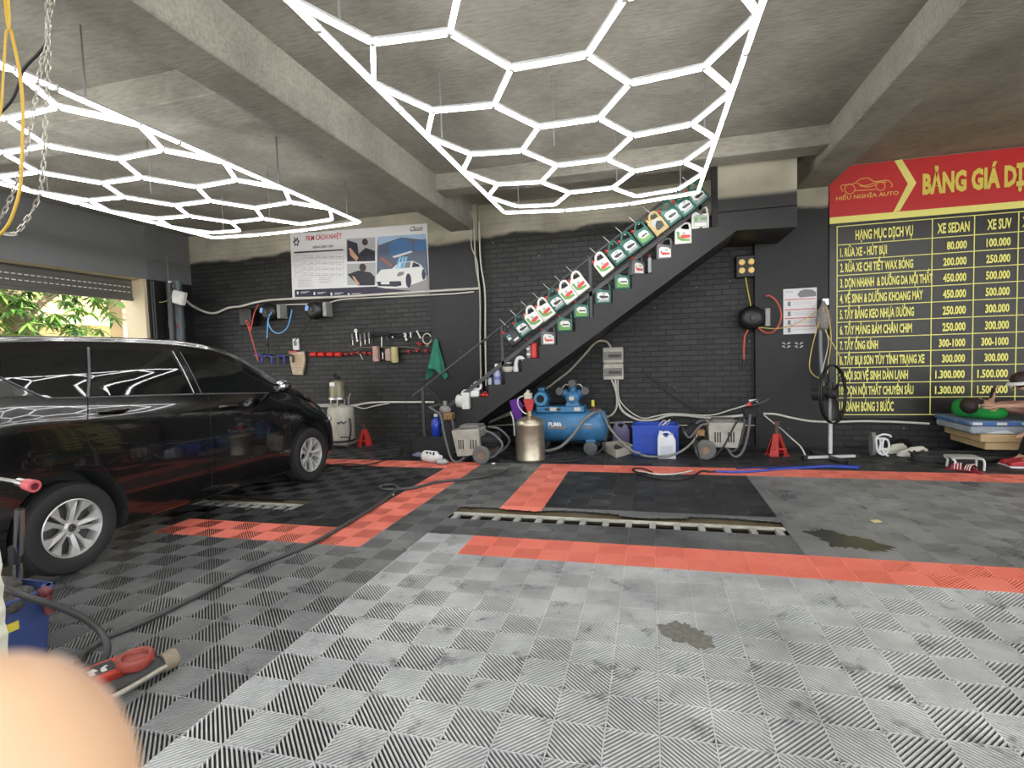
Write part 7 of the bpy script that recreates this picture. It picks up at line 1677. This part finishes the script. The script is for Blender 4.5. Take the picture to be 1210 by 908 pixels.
# ================================================================== OUTSIDE THE SHUTTER
ycream = mat('house_cream', (.78, .62, .30), .8, noise=.12, nscale=1)
hs = thing('yellow_house', 'sunlit pale yellow house across the street, seen under the shutter', 'house', (-17, 11, -.1))
mb = MB(); mb.b2((-20, 2, -.1), (-16, 20, 6)); mb.build('wall', ycream, hs)
mb = MB(); mb.b2((-16.02, 2, 2.75), (-15.7, 20, 2.95)); mb.b2((-16.02, 2, -.1), (-15.9, 20, .35)); mb.build('ledge', mat('house_pale', (.8, .72, .5), .8), hs)
for y in (9.9, 12.4):
    mb = MB(); mb.b2((-16.03, y, .9), (-15.95, y+1.1, 2.45)); f_ = mb.build('window', mat('house_white', (.72, .62, .4), .7), hs); mb = MB(); mb.b2((-15.96, y+.12, 1.0), (-15.93, y+.98, 2.33)); mb.build('pane', mat('house_shutter', (.62, .52, .3), .6), f_)
mb = MB(); mb.b2((-12.3, 9.66, -.1), (-11.9, 11.2, 5)); o = mb.build('pillar_outside', mat('plaster_pink', (.72, .55, .40), .8)); struct(o)
random.seed(21)
tr = thing('mango_tree', 'leafy mango tree with pale trunk outside the shutter', 'tree', (-12.0, 7.6, -.1))
mb = MB(); mb.tube([(-12.0, 7.62, -.1), (-12.02, 7.66, 1.2), (-12.0, 7.62, 2.4), (-12.1, 7.5, 3.6), (-12.0, 7.8, 5)], lambda u: .27-.08*u, 14); mb.tube([(-12.0, 7.62, 2.4), (-11.8, 8.2, 3.1), (-11.7, 8.9, 3.5)], .07, 8); mb.tube([(-12.0, 7.62, 2.6), (-11.8, 6.8, 3.2), (-11.6, 6.2, 3.5)], .07, 8); mb.build('trunk', mat('bark', (.40, .30, .19), .85, noise=.4, nscale=9, bump=.6), tr, 60)
mb = MB()
def leaf(mb, p, d, L_, w_):
    d = d.normalized(); s_ = d.cross(Vector((random.uniform(-.3, .3), random.uniform(-.3, .3), 1))).normalized(); n = s_.cross(d)
    V0 = [mb.bm.verts.new(q) for q in (p, p+d*L_*.3+s_*w_+n*.0-Vector((0, 0, .01)), p+d*L_*.65+s_*w_*.8-Vector((0, 0, .03)), p+d*L_-Vector((0, 0, .07)), p+d*L_*.65-s_*w_*.8-Vector((0, 0, .03)), p+d*L_*.3-s_*w_-Vector((0, 0, .01)))]
    f = mb.bm.faces.new(V0); f.material_index = random.choice((0, 0, 1, 2))
for k in range(210):
    c_ = Vector((random.uniform(-12.6, -10.9), random.uniform(5.6, 10.0), random.uniform(2.15, 4.2)))
    if c_.y > 9.4 and c_.z < 2.5: continue
    n = random.randint(9, 14)
    for i in range(n):
        a = 2*PI*i/n+random.uniform(-.3, .3); leaf(mb, c_, Vector((math.cos(a), math.sin(a), random.uniform(-1.0, .25))), random.uniform(.22, .40), random.uniform(.025, .04))
o = mb.build('foliage', [mat('leaf_green', (.10, .24, .035), .4), mat('leaf_light', (.22, .36, .07), .4), mat('leaf_dark', (.04, .12, .02), .4)], tr)
bs = thing('bush', 'small leafy bush right of the mango tree outside', 'bush', (-13.5, 10.6, -.1))
mb = MB()
for k in range(60):
    c_ = Vector((-13.5+random.gauss(0, .25), 10.5+random.gauss(0, .3), random.uniform(.5, 2.2)))
    for i in range(8): a = 2*PI*i/8; leaf(mb, c_, Vector((math.cos(a), math.sin(a), random.uniform(-.5, .5))), .2, .04)
mb.build('foliage', [MATS['leaf_green'], MATS['leaf_light'], MATS['leaf_dark']], bs); mb = MB(); mb.tube([(-13.5, 10.5, -.1), (-13.5, 10.5, 1.8)], .04, 8, smooth=0); mb.build('stem', MATS['bark'], bs)

# ================================================================== FINGERTIP OVER THE LENS CORNER
dp = .040; kq = dp/F_PX
tip = CAM+(_f+(8-605)/F_PX*_r-(777-454)/F_PX*_u)*dp
ax = (-_u-_r*.10).normalized()
tab = [(0, .3), (3, 20), (8, 34), (16, 48), (28, 63), (44, 79), (62, 95), (80, 110), (100, 124), (125, 138), (155, 148), (200, 155), (280, 156), (400, 158), (640, 164)]
fg = thing('finger', 'blurred fingertip covering the lower left corner of the picture', 'finger', tuple(tip+ax*.02))
mb = MB(); rings = []; sd_ = ax.cross(_f).normalized(); dp_ = sd_.cross(ax).normalized(); nq = 32
for s_, r_ in tab: rings.append([mb.bm.verts.new(tip+ax*(s_*kq)+sd_*r_*kq*math.cos(2*PI*k/nq)+dp_*r_*kq*.88*math.sin(2*PI*k/nq)) for k in range(nq)])
for A, B in zip(rings, rings[1:]):
    for k in range(nq): mb._face((A[k], A[(k+1) % nq], B[(k+1) % nq], B[k]))
mb._face(rings[0]); mb._face(rings[-1]); mb.build('skin', mat('skin_finger', (.78, .49, .30), .5), fg, 180)
nl = dp_ if dp_.dot(_f) > 0 else -dp_; sl_ = sd_
mb = MB(); tb = bmesh.new(); rows = []
for s_, r_ in tab[4:10]: rows.append([tb.verts.new(tip+ax*(s_*kq)+(nl*.88*math.cos(q)+sl_*math.sin(q))*r_*kq*1.005) for q in [(-.5+1.0*k/6) for k in range(7)]])
for A, B in zip(rows, rows[1:]):
    for k in range(6): tb.faces.new((A[k], A[k+1], B[k+1], B[k]))
r_ = bmesh.ops.extrude_face_region(tb, geom=tb.faces[:])
for q_ in r_['geom']:
    if isinstance(q_, bmesh.types.BMVert): q_.co += nl*.0004
mb.merge(tb); mb.build('nail', mat('nail', (.8, .55, .45), .3), fg, 60)
